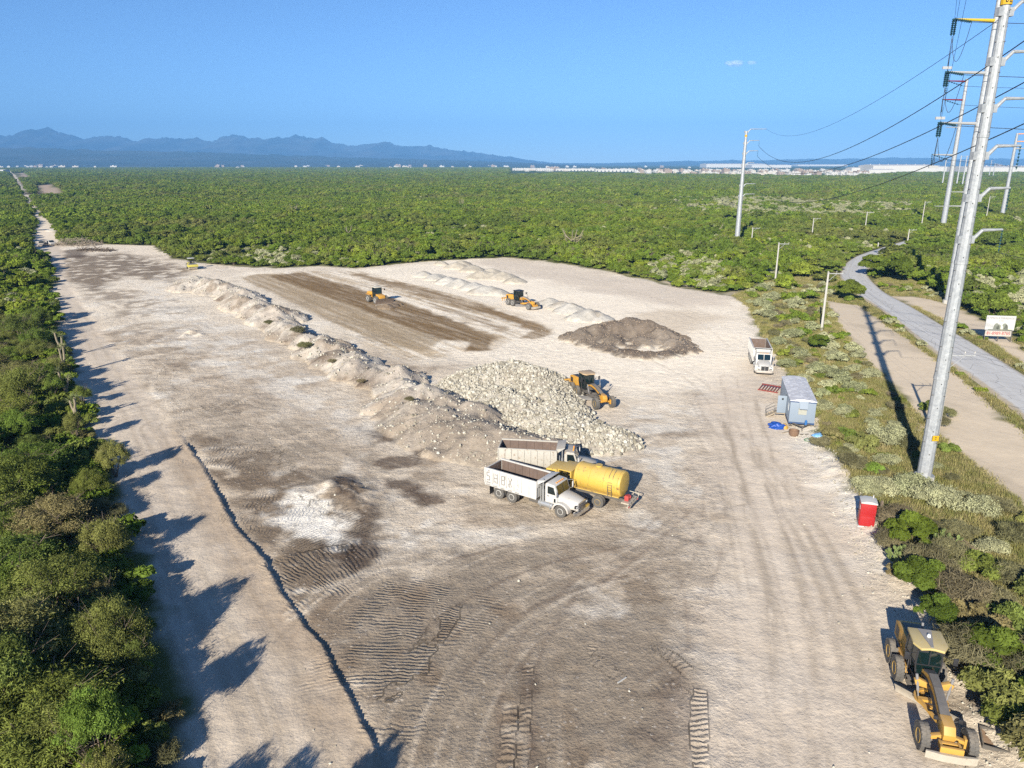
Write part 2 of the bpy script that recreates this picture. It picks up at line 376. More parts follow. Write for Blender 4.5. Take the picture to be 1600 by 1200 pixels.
    P(C_PALE * 1.12, .7, (150,385),(240,385),(270,405),(330,412),(300,425),(230,402), soft=3, amp=4, sc=5, seed=35)
    # haul track down the right side, packed and smooth
    P(C_ROADT * 1.12, .8, (1090,560),(1180,560),(1225,650),(1300,780),(1440,1010),(1500,1200),(1560,1500),(1150,1500),(1120,1100),(1110,800), soft=3, amp=3, sc=6, seed=36)
    # graded pad behind the berm
    P(C_PAD * 1.05, .85, (370,428),(560,422),(700,405),(860,412),(1060,452),(1140,466),(1170,500),(1190,560),(1100,600),(1010,640),(900,600),(700,570),(600,545),(480,480), soft=4, amp=4, sc=8, seed=37)
    pad = pmask(X, Y, W((372,432),(470,424),(560,424),(680,450),(800,488),(862,515),(850,530),(790,530),(760,548),(640,562),(560,530),(450,470)), 2, 1.5, 6, 38)
    ln = math.atan2(*(np.array(gp(773, 528)) - np.array(gp(469, 427)))[::-1]); ca, sa = math.cos(ln), math.sin(ln)
    A = X * ca + Y * sa; B = -X * sa + Y * ca                  # along and across the grading passes
    st = fbm(A / 45, B / .9, 84, 4); st2 = fbm(A / 8, B / .5, 85, 4)
    y = mixm(y, pad * sstep(.42, .62, st) * .8, C_PADM); y = mixm(y, pad * sstep(.55, .72, st2) * .5, C_PADB * 1.2)
    y = mixm(y, pad * sstep(.62, .74, fbm(X / 1.2, Y / 1.2, 86, 4)) * .4, C_WHITE)
    def S(col, k, *pts, seed=40, amp=.9):
        nonlocal y
        m = pmask(X, Y, W(*pts), .7, amp, 3, seed); y = mixm(y, m * k * (.72 + .28 * sstep(.35, .6, st2)), col)
    S(C_PADM * .78, .9, (376,436),(400,428),(440,428),(560,478),(690,528),(660,550),(600,540),(500,495), seed=41)
    S(C_PADB * .95, .99, (418,431),(469,426),(540,445),(640,475),(720,505),(774,527),(764,546),(728,548),(738,533),(690,531),(592,494),(490,456), seed=42)
    S(C_PADB * 1.05, .9, (548,429),(562,427),(680,455),(800,492),(853,508),(860,519),(848,530),(815,527),(838,517),(800,503),(700,473),(600,445), seed=43, amp=1.3)
    S(C_PADB, .6, (640,462),(760,500),(800,512),(790,518),(740,503), seed=44, amp=1.4)
    P(C_ROADT * 1.05, .75, (735,410),(800,404),(960,428),(1140,466),(1150,480),(1060,478),(900,450),(800,430), soft=4, amp=4, sc=8, seed=45)
    P(np.array((.46,.36,.25)), .5, (980,488),(1080,482),(1130,495),(1060,520),(1000,500), soft=3, amp=3, sc=5, seed=46)
    # the dirt road along the trees
    rd = pmask(X, Y, W((60,372),(96,376),(104,440),(175,540),(262,660),(318,735),(352,795),(405,868),(440,928),(505,1015),(566,1130),(620,1260),(680,1500),(280,1500),(278,1070),(172,730),(92,490)), .9, .8, 2, 47)
    y = mixm(y, rd * .85, C_ROADT)
    u, d = band(X, Y, TRENCH, 14.0)
    k = (d < 1e8)
    rr = np.zeros(n); rr[k] = sstep(.5, .75, fbm(d[k] / .55, u[k] / 25, 48, 4)); y = mixm(y, rd * rr * .5, C_MID * .72)
    rr[:] = 0; rr[k] = sstep(.56, .78, fbm(d[k] / .8 + 50, u[k] / 18, 49, 4)); y = mixm(y, rd * rr * .45, C_PALE)
    rr[:] = 0; rr[k] = sstep(4.2, .6, d[k] * -1.0 + (fbm(X[k] / 2, Y[k] / 2, 51, 3) - .5) * 3) * (d[k] < 0); y = mixm(y, rr * .62 * sstep(-2, 12, u), C_BROWN * 1.5)
    # wheel lines
    def wl(col, kk, wd, *pts):
        nonlocal y
        u, d = band(X, Y, smooth_line(W(*pts)), wd * 3)
        s = d < 1e8; m = np.zeros(n); m[s] = np.exp(-(d[s] / wd) ** 2) * sstep(.3, .6, fbm(u[s] / 4, d[s] * 2, 50, 3)); y = mixm(y, m * kk, col)
    for p in (((1285,1200),(1270,1000),(1215,800),(1160,680)), ((1345,1200),(1310,1000),(1240,820),(1180,700)), ((1225,1200),(1205,960),(1170,800),(1130,660)), ((1440,1200),(1370,1000),(1290,840),(1230,730)), ((1400,1200),(1340,1010),(1262,830),(1200,700),(1180,620))):
        wl(C_MID * .72, .65, .42, *p)
    for p in (((560,1120),(640,1010),(740,930),(860,880),(1000,850)), ((640,1200),(720,1060),(830,950),(980,900)), ((830,1200),(840,1080),(850,1010),(900,930)), ((905,1200),(900,1100),(905,1040)), ((930,1200),(950,1130),(1010,1060),(1080,1010)), ((780,1200),(800,1100),(830,1020),(860,980)),
              ((440,990),(520,930),(600,895),(680,880),(800,850)), ((700,870),(820,830),(960,820),(1100,850))):
        wl(C_DARK * 1.4, .5, .22, *p)
    for p in (((455,965),(520,925),(590,895),(650,885)), ((450,955),(510,915),(570,893))): wl(C_PALE * 1.1, .8, .45, *p)
    for p in (((105,470),(150,560),(215,690),(290,840),(370,1010),(440,1200)), ((118,470),(170,560),(250,690),(335,840),(425,1010),(510,1200))): wl(C_MID * .8, .45, .3, *p)
    # sweeping passes of trucks over the yard: two wheel lines each
    rt_ = random.Random(17)
    SW = [((600,1300),(640,1150),(720,1010),(850,900),(1010,850)), ((660,1300),(690,1130),(770,1000),(900,910),(1080,880)), ((580,1180),(650,1050),(760,950),(900,890)), ((720,1300),(760,1120),(840,1000),(980,930),(1120,930)), ((850,1300),(850,1130),(870,1000),(940,900),(1080,820)), ((900,1300),(915,1120),(960,1000),(1050,900),(1130,780)), ((960,1300),(1000,1120),(1060,980),(1110,850),(1120,720)), ((780,1300),(775,1150),(800,1020),(880,920),(1000,830),(1100,740)),
          ((1180,1300),(1165,1080),(1140,900),(1110,740),(1060,640)), ((1250,1300),(1225,1060),(1185,880),(1140,720),(1100,620)), ((1330,1300),(1280,1050),(1215,850),(1165,700),(1140,590)), ((1390,1250),(1330,1040),(1250,860),(1190,720),(1165,610)), ((1120,1300),(1120,1100),(1105,930),(1060,800),(980,720)),
          ((250,600),(330,680),(450,760),(600,830),(760,850)), ((210,520),(300,600),(430,680),(580,760),(720,800)), ((170,470),(270,540),(400,620),(540,690),(660,730)), ((300,560),(420,610),(560,680),(640,740)), ((230,470),(330,520),(470,600),(620,670)), ((160,420),(240,470),(340,540),(450,610)), ((480,1000),(560,930),(680,880),(820,860),(960,870)), ((460,960),(540,900),(650,860),(760,840)), ((620,860),(760,800),(940,780),(1100,790)), ((690,890),(830,830),(980,810),(1120,830)), ((500,870),(560,800),(560,740),(500,700),(420,690)), ((270,640),(240,600),(270,560),(340,550),(390,580)), ((380,620),(330,650),(350,690),(430,700)),
          ((900,600),(980,640),(1050,700),(1090,780)), ((1000,560),(1070,600),(1120,680),(1150,780)), ((880,480),(960,470),(1060,490),(1130,540)), ((760,420),(880,430),(1000,460),(1100,490)), ((820,410),(940,440),(1060,470),(1140,500))]
    for p in SW:
        ln_ = smooth_line(W(*p), 5)
        for rep in range(2):
            oy = rt_.uniform(-2.5, 2.5) * rep; hw_ = rt_.uniform(.85, 1.05); wd = rt_.uniform(.10, .2); kk = rt_.uniform(.25, .5); col = (C_DARK * 1.9, C_MID * .62, C_PALE * 1.12)[rt_.choice((0, 1, 1, 2))]
            u, d = band(X, Y, ln_, 5.0); s = np.abs(d) < 4.5
            if not s.any(): continue
            q = np.abs(np.abs(d[s] - oy) - hw_); m = np.zeros(n); m[s] = np.exp(-(q / wd) ** 2) * sstep(.36, .62, fbm(u[s] / 5, d[s] * .7 + rep, 58, 3)) * (.7 + .3 * np.sin(u[s] * 2 * math.pi / .5)); y = mixm(y, m * kk, col)
    c = mixm(c, yd, np.clip(y, .03, .85))
    return c
TRACKS = [  # crawler and tyre passes: photo line, width, rung period, depth
 (((548,1105),(588,1030),(636,962),(690,908)),7.6,.31,1.1), (((600,1170),(650,1075),(712,985),(770,925)),4.0,.33,.5), (((640,1180),(700,1080),(780,1000)),3.0,.34,.3),
 (((418,912),(490,888),(560,874),(604,868)),6.5,.33,1), (((352,790),(420,800),(490,815),(545,850)),7.5,.36,.95), (((300,706),(370,712),(430,722),(480,735)),6.5,.40,.85), (((470,760),(500,800),(520,840),(560,870)),1.4,.34,.7), (((440,960),(500,935),(560,915)),1.6,.33,.6),
 (((1095,1065),(1092,1130),(1096,1200),(1104,1320)),.95,.36,1.2), (((826,1030),(822,1100),(816,1200),(810,1300)),.8,.38,.9), (((800,1092),(794,1150),(788,1240)),.9,.4,1), (((872,1110),(866,1160),(860,1240)),.7,.36,.8), (((858,1015),(920,1028),(978,1066)),1.0,.4,.7), (((990,1010),(1040,1022),(1085,1060)),1.0,.4,.7), (((1000,1080),(1050,1075),(1088,1100)),1.0,.4,.7), (((935,1000),(918,1022),(900,1050)),.7,.36,.7),
 (((292,556),(262,578),(256,604),(288,618)),2.0,.6,.8), (((330,600),(300,630),(340,650),(390,640)),1.6,.6,.5), (((226,545),(250,560),(282,552)),1.8,.6,.5), (((320,640),(380,628),(430,640)),1.8,.6,.5), (((540,634),(590,630),(650,626)),1.6,.6,.7), (((530,640),(600,642),(660,632)),1.2,.6,.5), (((470,690),(540,680),(620,690)),1.6,.6,.3), (((700,830),(800,860),(900,850)),1.0,.5,.25), (((380,640),(440,720),(520,740)),1.6,.5,.35),
]
def ground_tracks(X, Y):
    U = np.zeros(X.shape); M = np.zeros(X.shape)
    for pts, wd, per, dep in TRACKS:
        ln_ = smooth_line(W(*pts)); u, d = band(X, Y, ln_, wd * 1.2); s = np.abs(d) < wd * .75
        if not s.any(): continue
        tot = sum(math.dist(a, b) for a, b in zip(ln_[:-1], ln_[1:]))
        m = sstep(wd * .5, wd * .36, np.abs(d[s]) + .25 * (fbm(X[s] / .9, Y[s] / .9, 55, 2) - .5)) * dep * sstep(0, 1.2, u[s]) * sstep(0, 1.2, tot - u[s]) * (.35 + 1.1 * fbm(X[s] / 2.2, Y[s] / 2.2, 56, 3))
        big = m > M[s]; idx = np.where(s)[0][big]
        U[idx] = u[s][big] / per + .22 * d[s][big] / per + 2.2 * fbm(X[idx] / 2.6, Y[idx] / 2.6, 59, 3); M[idx] = m[big] * (.12 + .95 * sstep(.36, .62, fbm(X[idx] / 1.3, Y[idx] / 1.3, 57, 3)))
    return U, M
def build_ground():
    a = np.concatenate([-np.geomspace(9, 1.12, 40), np.linspace(-1.1, 1.1, 980), np.geomspace(1.12, 9, 40)])
    ys = [4.0]
    while ys[-1] < 420: ys.append(ys[-1] + .0031 * (ys[-1] + 16))
    while ys[-1] < 60000: ys.append(ys[-1] * 1.07)
    ys = np.concatenate([[-60, -20, -4], np.array(ys)])
    X = np.outer(np.maximum(ys, 0) + 16, a); Y = np.repeat(ys[:, None], len(a), 1)
    x, y = X.ravel(), Y.ravel(); z = gz(x, y)
    nr, nc = X.shape; i = np.arange(nr * nc).reshape(nr, nc)
    Fq = np.stack([i[:-1, :-1], i[:-1, 1:], i[1:, 1:], i[1:, :-1]], -1).reshape(-1, 4)
    me = np_mesh('ground', np.stack([x, y, z], 1), Fq, True)
    c = np.ones((len(x), 4), np.float32); c[:, :3] = ground_albedo(x, y)
    at = me.attributes.new('albedo', 'FLOAT_COLOR', 'POINT'); at.data.foreach_set('color', c.ravel())
    U, M = ground_tracks(x, y); yd = pmask(x, y, YARD, 1, 1)
    smo = np.maximum(pmask(x, y, W((1100,560),(1180,560),(1225,650),(1300,780),(1420,1000),(1500,1200),(1560,1500),(1150,1500),(1125,1100),(1115,800)), 2, 2), pmask(x, y, W((60,372),(96,376),(104,440),(175,540),(262,660),(318,735),(352,795),(405,868),(440,928),(505,1015),(566,1130),(620,1260),(680,1500),(280,1500),(278,1070),(172,730),(92,490)), 1, 1))
    smo = np.maximum(smo, .6 * pmask(x, y, W((700,405),(860,412),(1060,452),(1140,466),(1170,500),(1190,560),(1100,600),(1010,640),(900,600),(860,520),(700,440)), 4, 3)); yd = yd * (1 - .72 * smo)
    v = np.stack([U, M, yd], 1).astype(np.float32)
    at = me.attributes.new('track', 'FLOAT_VECTOR', 'POINT'); at.data.foreach_set('vector', v.ravel())
    return me
def ground_material(name='soil', attr=True, base=(.4,.34,.27)):
    m, t, b = newmat(name); pos = t.nodes.new('ShaderNodeNewGeometry').outputs['Position']
    if attr: col = N(t, 'ShaderNodeAttribute', attribute_name='albedo').outputs['Color']
    n1 = noise(t, pos, .9, 8, .68); n2 = noise(t, pos, 5.0, 6, .7); n3 = noise(t, pos, .12, 4, .55)
    f = mth(t, 'ADD', mth(t, 'MULTIPLY', n1, .85), mth(t, 'MULTIPLY', n2, .58))
    f = mth(t, 'ADD', f, mth(t, 'MULTIPLY', n3, .3)); f = mth(t, 'ADD', f, .145)
    tr0 = N(t, 'ShaderNodeAttribute', attribute_name='track'); sp0 = t.nodes.new('ShaderNodeSeparateXYZ'); t.links.new(tr0.outputs['Vector'], sp0.inputs[0])
    f = mth(t, 'ADD', mth(t, 'MULTIPLY', mth(t, 'SUBTRACT', f, 1.0), mth(t, 'ADD', mth(t, 'MULTIPLY', sp0.outputs[2], .65), .35)), 1.03)
    sc = t.nodes.new('ShaderNodeVectorMath'); sc.operation = 'SCALE'; t.links.new(col, sc.inputs[0]); t.links.new(f, sc.inputs['Scale'])
    c = sc.outputs[0]
    # pebbles: pale and dark specks
    vo = N(t, 'ShaderNodeTexVoronoi', Scale=3.2); t.links.new(pos, vo.inputs['Vector']); cs = t.nodes.new('ShaderNodeSeparateColor'); t.links.new(vo.outputs['Color'], cs.inputs[0])
    tr = N(t, 'ShaderNodeAttribute', attribute_name='track'); sp = t.nodes.new('ShaderNodeSeparateXYZ'); t.links.new(tr.outputs['Vector'], sp.inputs[0])
    small = mth(t, 'LESS_THAN', vo.outputs['Distance'], mth(t, 'MULTIPLY', cs.outputs[1], .36))
    pk = mth(t, 'MULTIPLY', mth(t, 'MULTIPLY', small, mth(t, 'GREATER_THAN', cs.outputs[0], .72)), sp.outputs[2])
    c = mixc(t, mth(t, 'MULTIPLY', pk, .45), c, (.60,.53,.45))
    dk = mth(t, 'MULTIPLY', mth(t, 'MULTIPLY', small, mth(t, 'LESS_THAN', cs.outputs[0], .1)), sp.outputs[2])
    c = mixc(t, mth(t, 'MULTIPLY', dk, .55), c, (.14,.11,.085))
    t.links.new(c, b.inputs['Base Color']); b.inputs['Roughness'].default_value = .95; b.inputs['Specular IOR Level'].default_value = .1
    # relief: clods, fine grit and the rungs of the tracks
    rung = mth(t, 'SINE', mth(t, 'MULTIPLY', mth(t, 'ADD', sp.outputs[0], mth(t, 'MULTIPLY', n1, 2.3)), 2 * math.pi))
    rung = mth(t, 'MULTIPLY', mth(t, 'MULTIPLY', rung, sp.outputs[1]), .05)
    h = mth(t, 'ADD', rung, mth(t, 'MULTIPLY', mth(t, 'ADD', mth(t, 'MULTIPLY', n1, .26), mth(t, 'MULTIPLY', n2, .095)), mth(t, 'ADD', mth(t, 'MULTIPLY', sp.outputs[2], .8), .2)))
    h = mth(t, 'ADD', h, mth(t, 'MULTIPLY', pk, .03))
    bp = N(t, 'ShaderNodeBump', Strength=1.0, Distance=1.0); t.links.new(h, bp.inputs['Height']); t.links.new(bp.outputs[0], b.inputs['Normal'])
    return m
M_SOIL = ground_material()
ground = tag(link('ground', build_ground(), [M_SOIL]), kind='structure')

# ------------------------------------------------------------------ paved road
def build_road():
    L = smooth_line(ROAD_L, 8); Rr = smooth_line(ROAD_R, 8); V = []; nx = 9
    def resample(p, n):
        p = np.array(p); s = np.concatenate([[0], np.cumsum(np.hypot(*np.diff(p, axis=0).T))]); q = np.linspace(0, s[-1], n)
        return np.stack([np.interp(q, s, p[:, 0]), np.interp(q, s, p[:, 1])], 1)
    n = 160; L = resample(L, n); Rr = resample(Rr, n)
    for i in range(n):
        for k in range(nx):
            t = k / (nx - 1); V.append(tuple(L[i] * (1 - t) + Rr[i] * t) + (t,))
    V = np.array(V); uv = V[:, 2].copy(); z = gz(V[:, 0], V[:, 1]); z = z.reshape(n, nx)
    zz = np.repeat(z.mean(1)[:, None], nx, 1); k = np.ones(15) / 15; zz = np.repeat(np.convolve(np.pad(zz[:, 0], 7, 'edge'), k, 'valid')[:, None], nx, 1)
    crown = .22 + .06 * (1 - (2 * np.linspace(0, 1, nx) - 1) ** 2)
    V[:, 2] = (zz + crown[None]).ravel()
    # skirts down into the verge
    Ls = np.column_stack([V.reshape(n, nx, 3)[:, 0, :2] + (L - Rr) * .06, z[:, 0] - .12]); Rs = np.column_stack([V.reshape(n, nx, 3)[:, -1, :2] + (Rr - L) * .06, z[:, -1] - .12])
    G = np.concatenate([Ls[:, None], V.reshape(n, nx, 3), Rs[:, None]], 1); nx += 2
    i = np.arange(n * nx).reshape(n, nx); Fq = np.stack([i[:-1, :-1], i[:-1, 1:], i[1:, 1:], i[1:, :-1]], -1).reshape(-1, 4)
    me = np_mesh('road', G.reshape(-1, 3), Fq[:, ::-1], True)
    s = np.repeat(np.arange(n)[:, None] * 1.0, nx, 1); tt = np.concatenate([[-.06], np.linspace(0, 1, nx - 2), [1.06]])
    at = me.attributes.new('lane', 'FLOAT_VECTOR', 'POINT'); at.data.foreach_set('vector', np.stack([s, np.repeat(tt[None], n, 0), s * 0], -1).astype(np.float32).ravel())
    return me
m, t, b = newmat('worn_asphalt'); pos = t.nodes.new('ShaderNodeNewGeometry').outputs['Position']
la = N(t, 'ShaderNodeAttribute', attribute_name='lane'); sp = t.nodes.new('ShaderNodeSeparateXYZ'); t.links.new(la.outputs['Vector'], sp.inputs[0])
mp = N(t, 'ShaderNodeMapping'); mp.inputs['Scale'].default_value = (.05, 9, 1); t.links.new(la.outputs['Vector'], mp.inputs['Vector'])
c = mixc(t, ramp(t, noise(t, mp.outputs[0], 1.0, 5, .6), (.3, (0,)), (.7, (1,))), (.40,.39,.38), (.56,.55,.535))
c = mixc(t, mth(t, 'MULTIPLY', noise(t, pos, 1.2, 7, .7), .6), c, (.47,.455,.44))
e = mth(t, 'ABSOLUTE', mth(t, 'SUBTRACT', sp.outputs[1], .5))
c = mixc(t, ramp(t, mth(t, 'ADD', e, mth(t, 'MULTIPLY', noise(t, pos, .6, 5, .7), .12)), (.50, (0,)), (.56, (1,))), c, (.40,.34,.26))
crk = N(t, 'ShaderNodeTexVoronoi', Scale=.35); crk.feature = 'DISTANCE_TO_EDGE'; t.links.new(pos, crk.inputs['Vector'])
c = mixc(t, mth(t, 'MULTIPLY', mth(t, 'LESS_THAN', crk.outputs['Distance'], .012), .5), c, (.10,.10,.10))
t.links.new(c, b.inputs['Base Color']); b.inputs['Roughness'].default_value = .85; b.inputs['Specular IOR Level'].default_value = .25
tag(link('road', build_road(), [m]), kind='structure')

# ------------------------------------------------------------------ mountains and far hills
def rock_far(name, c1, c2):
    m, t, b = newmat(name); pos = t.nodes.new('ShaderNodeNewGeometry').outputs['Position']
    t.links.new(mixc(t, ramp(t, noise(t, pos, .0016, 8, .65), (.4, (0,)), (.65, (1,))), c1, c2), b.inputs['Base Color']); b.inputs['Roughness'].default_value = 1; b.inputs['Specular IOR Level'].default_value = 0
    return m
def range_mesh(name, prof, Y, depth, seed, rough=.22, mat=None, xstep=60):
    """a real ridge: foot, crest at distance Y with the photographed skyline, and a back slope"""
    pr = np.array([at_depth(a, b, Y) for a, b in prof]); xs = np.arange(pr[:, 0].min(), pr[:, 0].max(), xstep); crest = np.interp(xs, pr[:, 0], pr[:, 2]); crest = crest * (1 + .26 * (np.abs(fbm(xs / 210, xs * 0 + seed, seed + 1, 5, .6) - .5) * 2 - .25))
    vs = np.concatenate([np.linspace(-1, 0, 26), np.linspace(0, 1, 8)[1:]]); V = []
    Xg, Vg = np.meshgrid(xs, vs); Cg = np.repeat(crest[None], len(vs), 0); Yg = Y + Vg * depth
    up = np.where(Vg <= 0, 1 + Vg, 1 - Vg)
    rid = np.abs(fbm(Xg / 900, Yg / 1500, seed, 5) - .5) * 2
    Z = Cg * (up ** 1.35) * (1 - rough * 2.2 * rid * (1 - .75 * up ** 3)) + (fbm(Xg / 500, Yg / 500, seed + 3, 4) - .5) * Cg * rough * .5 * up * (1 - .6 * up)
    Z = np.where(np.abs(Vg) >= .999, -40, Z)
    i = np.arange(Xg.size).reshape(Xg.shape); Fq = np.stack([i[:-1, :-1], i[:-1, 1:], i[1:, 1:], i[1:, :-1]], -1).reshape(-1, 4)
    return tag(link(name, np_mesh(name, np.stack([Xg.ravel(), Yg.ravel(), Z.ravel()], 1), Fq, True), [mat]), kind='structure')
M_MTN = rock_far('mountain_rock', (.02,.03,.03), (.09,.09,.085)); M_HILL = rock_far('hill_scrub', (.04,.055,.03), (.08,.085,.055))
range_mesh('mountains', [(-500,212),(-380,200),(-260,210),(-150,202),(-60,208),(-20,204),(0,204),(12,207),(25,211),(40,206),(52,203),(58,205),(68,202),(82,201.5),(92,203),(100,207),(120,212),(132,213.5),(150,211),(165,210.5),(176,212),(185,210),(200,212),(212,214),(222,212),(229,209),(243,209),(248,208),(253,206.5),(258,209),(270,208.5),(283,208.5),(287,212),(292,209),(312,208.5),(318,210),(330,215),(337,217),(345,213),(355,211),(366,208.5),(382,210),(400,213),(420,211.5),(450,211),(475,210.5),(490,214),(503,216),(511,216),(520,221),(536,220),(546,222.5),(567,220),(580,221),(600,223.5),(612,220.5),(625,224),(640,225.5),(680,226.5),(700,230),(740,235.5),(770,240),(800,246),(830,250),(850,252.5),(900,258)], 14000, 3600, 11, .42, M_MTN, 45)
range_mesh('hills', [(-300,228),(-100,231),(0,231.5),(60,230.5),(120,232),(200,233.5),(240,235.5),(300,237),(400,240),(480,243.5),(560,246),(640,248),(760,251.5),(840,255),(900,258)], 9000, 2600, 23, .2, M_HILL)
range_mesh('hills.001', [(760,257),(860,254.5),(940,255),(1000,253.5),(1060,251.5),(1120,250.5),(1145,249),(1170,250.8),(1230,249),(1290,247.5),(1310,248.5),(1360,246.5),(1400,245.8),(1445,245.5),(1480,248),(1540,247.5),(1600,247),(1700,249),(1850,245),(2000,250)], 13500, 2400, 37, .2, M_HILL)

# ------------------------------------------------------------------ air between here and the mountains
m = bpy.data.materials.new('haze'); m.use_nodes = True; t = m.node_tree; t.nodes.clear()
pv = t.nodes.new('ShaderNodeVolumePrincipled'); pv.inputs['Color'].default_value = (.17,.42,.84,1); pv.inputs['Density'].default_value = 9.5e-5; pv.inputs['Anisotropy'].default_value = -0.2
o = t.nodes.new('ShaderNodeOutputMaterial'); t.links.new(pv.outputs[0], o.inputs['Volume'])
hz = MB(); hz.box(-45000, 45000, -400, 19500, -60, 1000); ho = hz.build('haze', m, smooth=0); tag(ho, kind='stuff')

# small fair-weather cloud far beyond
m, t, b = newmat('cloud_white'); b.inputs['Base Color'].default_value = (.85,.87,.9,1); b.inputs['Roughness'].default_value = 1; b.inputs['Specular IOR Level'].default_value = 0
b.inputs['Alpha'].default_value = .13
def cloud():
    V = []; Fs = []; 
    for cx_, cy_, rx, rz_ in ((1141,99,9,3),(1153,98,9,3.4),(1148,101,12,2.6),(1175,98,7,2.4)):
        c = Vector(at_depth(cx_, cy_, 16000)); s = 16000 / F_PX
        bm = bmesh.new(); bmesh.ops.create_icosphere(bm, subdivisions=4, radius=1)
        b0 = len(V)
        co = np.array([v.co for v in bm.verts]); d = .62 + .75 * fbm(co[:, 0] * 2.2 + cx_, co[:, 2] * 2.2 + co[:, 1] * 1.3, 5, 4)
        co = co * d[:, None] * np.array([rx * s, rx * s * .8, rz_ * s]) + np.array(c)
        V += co.tolist(); Fs += [[b0 + v.index for v in f.verts] for f in bm.faces]; bm.free()
    return np_mesh('cloud', np.array(V), np.array(Fs), True)
tag(link('cloud', cloud(), [m]), kind='structure')
# ================================================================== PLANTS
def leaf_material(name, cols, trans=.20, var=.36):
    m, t, b = newmat(name); t.nodes.remove(b)
    oi = t.nodes.new('ShaderNodeObjectInfo'); at = N(t, 'ShaderNodeAttribute', attribute_name='lv')
    n = len(cols); base = ramp(t, oi.outputs['Random'], *[((i + .0) / max(1, n - 1), c) for i, c in enumerate(cols)])
    if name == 'scrub_leaf':                                # soil and species change slowly over the plain
        zn = noise(t, oi.outputs['Location'], .011, 3, .6); base = mixc(t, ramp(t, zn, (.52, (0,)), (.66, (.6,))), base, (.155, .145, .060))
        zn = noise(t, oi.outputs['Location'], .025, 2, .5); base = mixc(t, ramp(t, zn, (.36, (.5,)), (.48, (0,))), base, (.070, .115, .022))
    f = mth(t, 'ADD', mth(t, 'MULTIPLY', at.outputs['Fac'], 2 * var), 1 - var)
    sc = t.nodes.new('ShaderNodeVectorMath'); sc.operation = 'SCALE'; t.links.new(base, sc.inputs[0]); t.links.new(f, sc.inputs['Scale'])
    d = t.nodes.new('ShaderNodeBsdfDiffuse'); t.links.new(sc.outputs[0], d.inputs['Color'])
    tr = t.nodes.new('ShaderNodeBsdfTranslucent'); t.links.new(sc.outputs[0], tr.inputs['Color'])
    mx = t.nodes.new('ShaderNodeMixShader'); mx.inputs[0].default_value = trans
    t.links.new(d.outputs[0], mx.inputs[1]); t.links.new(tr.outputs[0], mx.inputs[2]); t.links.new(mx.outputs[0], t.nodes['Material Output'].inputs['Surface'])
    return m
M_LEAF = leaf_material('scrub_leaf', [(0.1309,0.1834,0.0254),(0.1651,0.2183,0.0292),(0.1103,0.1591,0.0273),(0.1993,0.2425,0.0309),(0.1685,0.187,0.0491),(0.124,0.187,0.0254),(0.148,0.1973,0.0309)])
M_LEAFN = leaf_material('thicket_leaf', [(0.1782,0.1955,0.046),(0.138,0.1725,0.0391),(0.2242,0.2242,0.0713),(0.1092,0.161,0.0322),(0.2185,0.1782,0.0862),(0.1437,0.2185,0.0391),(0.1955,0.2242,0.0575)])
M_LIME = leaf_material('lime_leaf', [(0.24,0.288,0.028),(0.208,0.264,0.032)])
M_FRESH = leaf_material('fresh_leaf', [(0.0897,0.1248,0.0187),(0.117,0.1443,0.025),(0.0741,0.1092,0.0195)])
M_GREY = leaf_material('silver_leaf', [(0.276,0.2818,0.161),(0.345,0.345,0.207),(0.23,0.2472,0.1323),(0.3105,0.3105,0.184)], .1, .4)
M_DRY = leaf_material('dry_twig', [(.165,.15,.085),(.15,.15,.07),(.20,.165,.105)], .1, .4)
M_GRASS = leaf_material('grass_blade', [(0.224,0.2128,0.0728),(0.2912,0.252,0.1064),(0.168,0.1848,0.056),(0.3696,0.308,0.1568),(0.2016,0.2072,0.0672)], .2, .35)
M_BARK = simple('bark', (.13,.10,.075), .95, vary=.3, scale=2)
M_DEADW = simple('dead_wood', (.30,.25,.19), .95, vary=.35, scale=2)
M_YTRUNK = simple('yucca_trunk', (.22,.185,.13), .95, vary=.35, scale=3)
M_YLEAF = leaf_material('yucca_leaf', [(.20,.22,.10),(.16,.19,.08),(.25,.25,.13)], .1, .4)
M_PAD = leaf_material('cactus_pad', [(.11,.145,.05),(.13,.16,.06)], 0, .3)

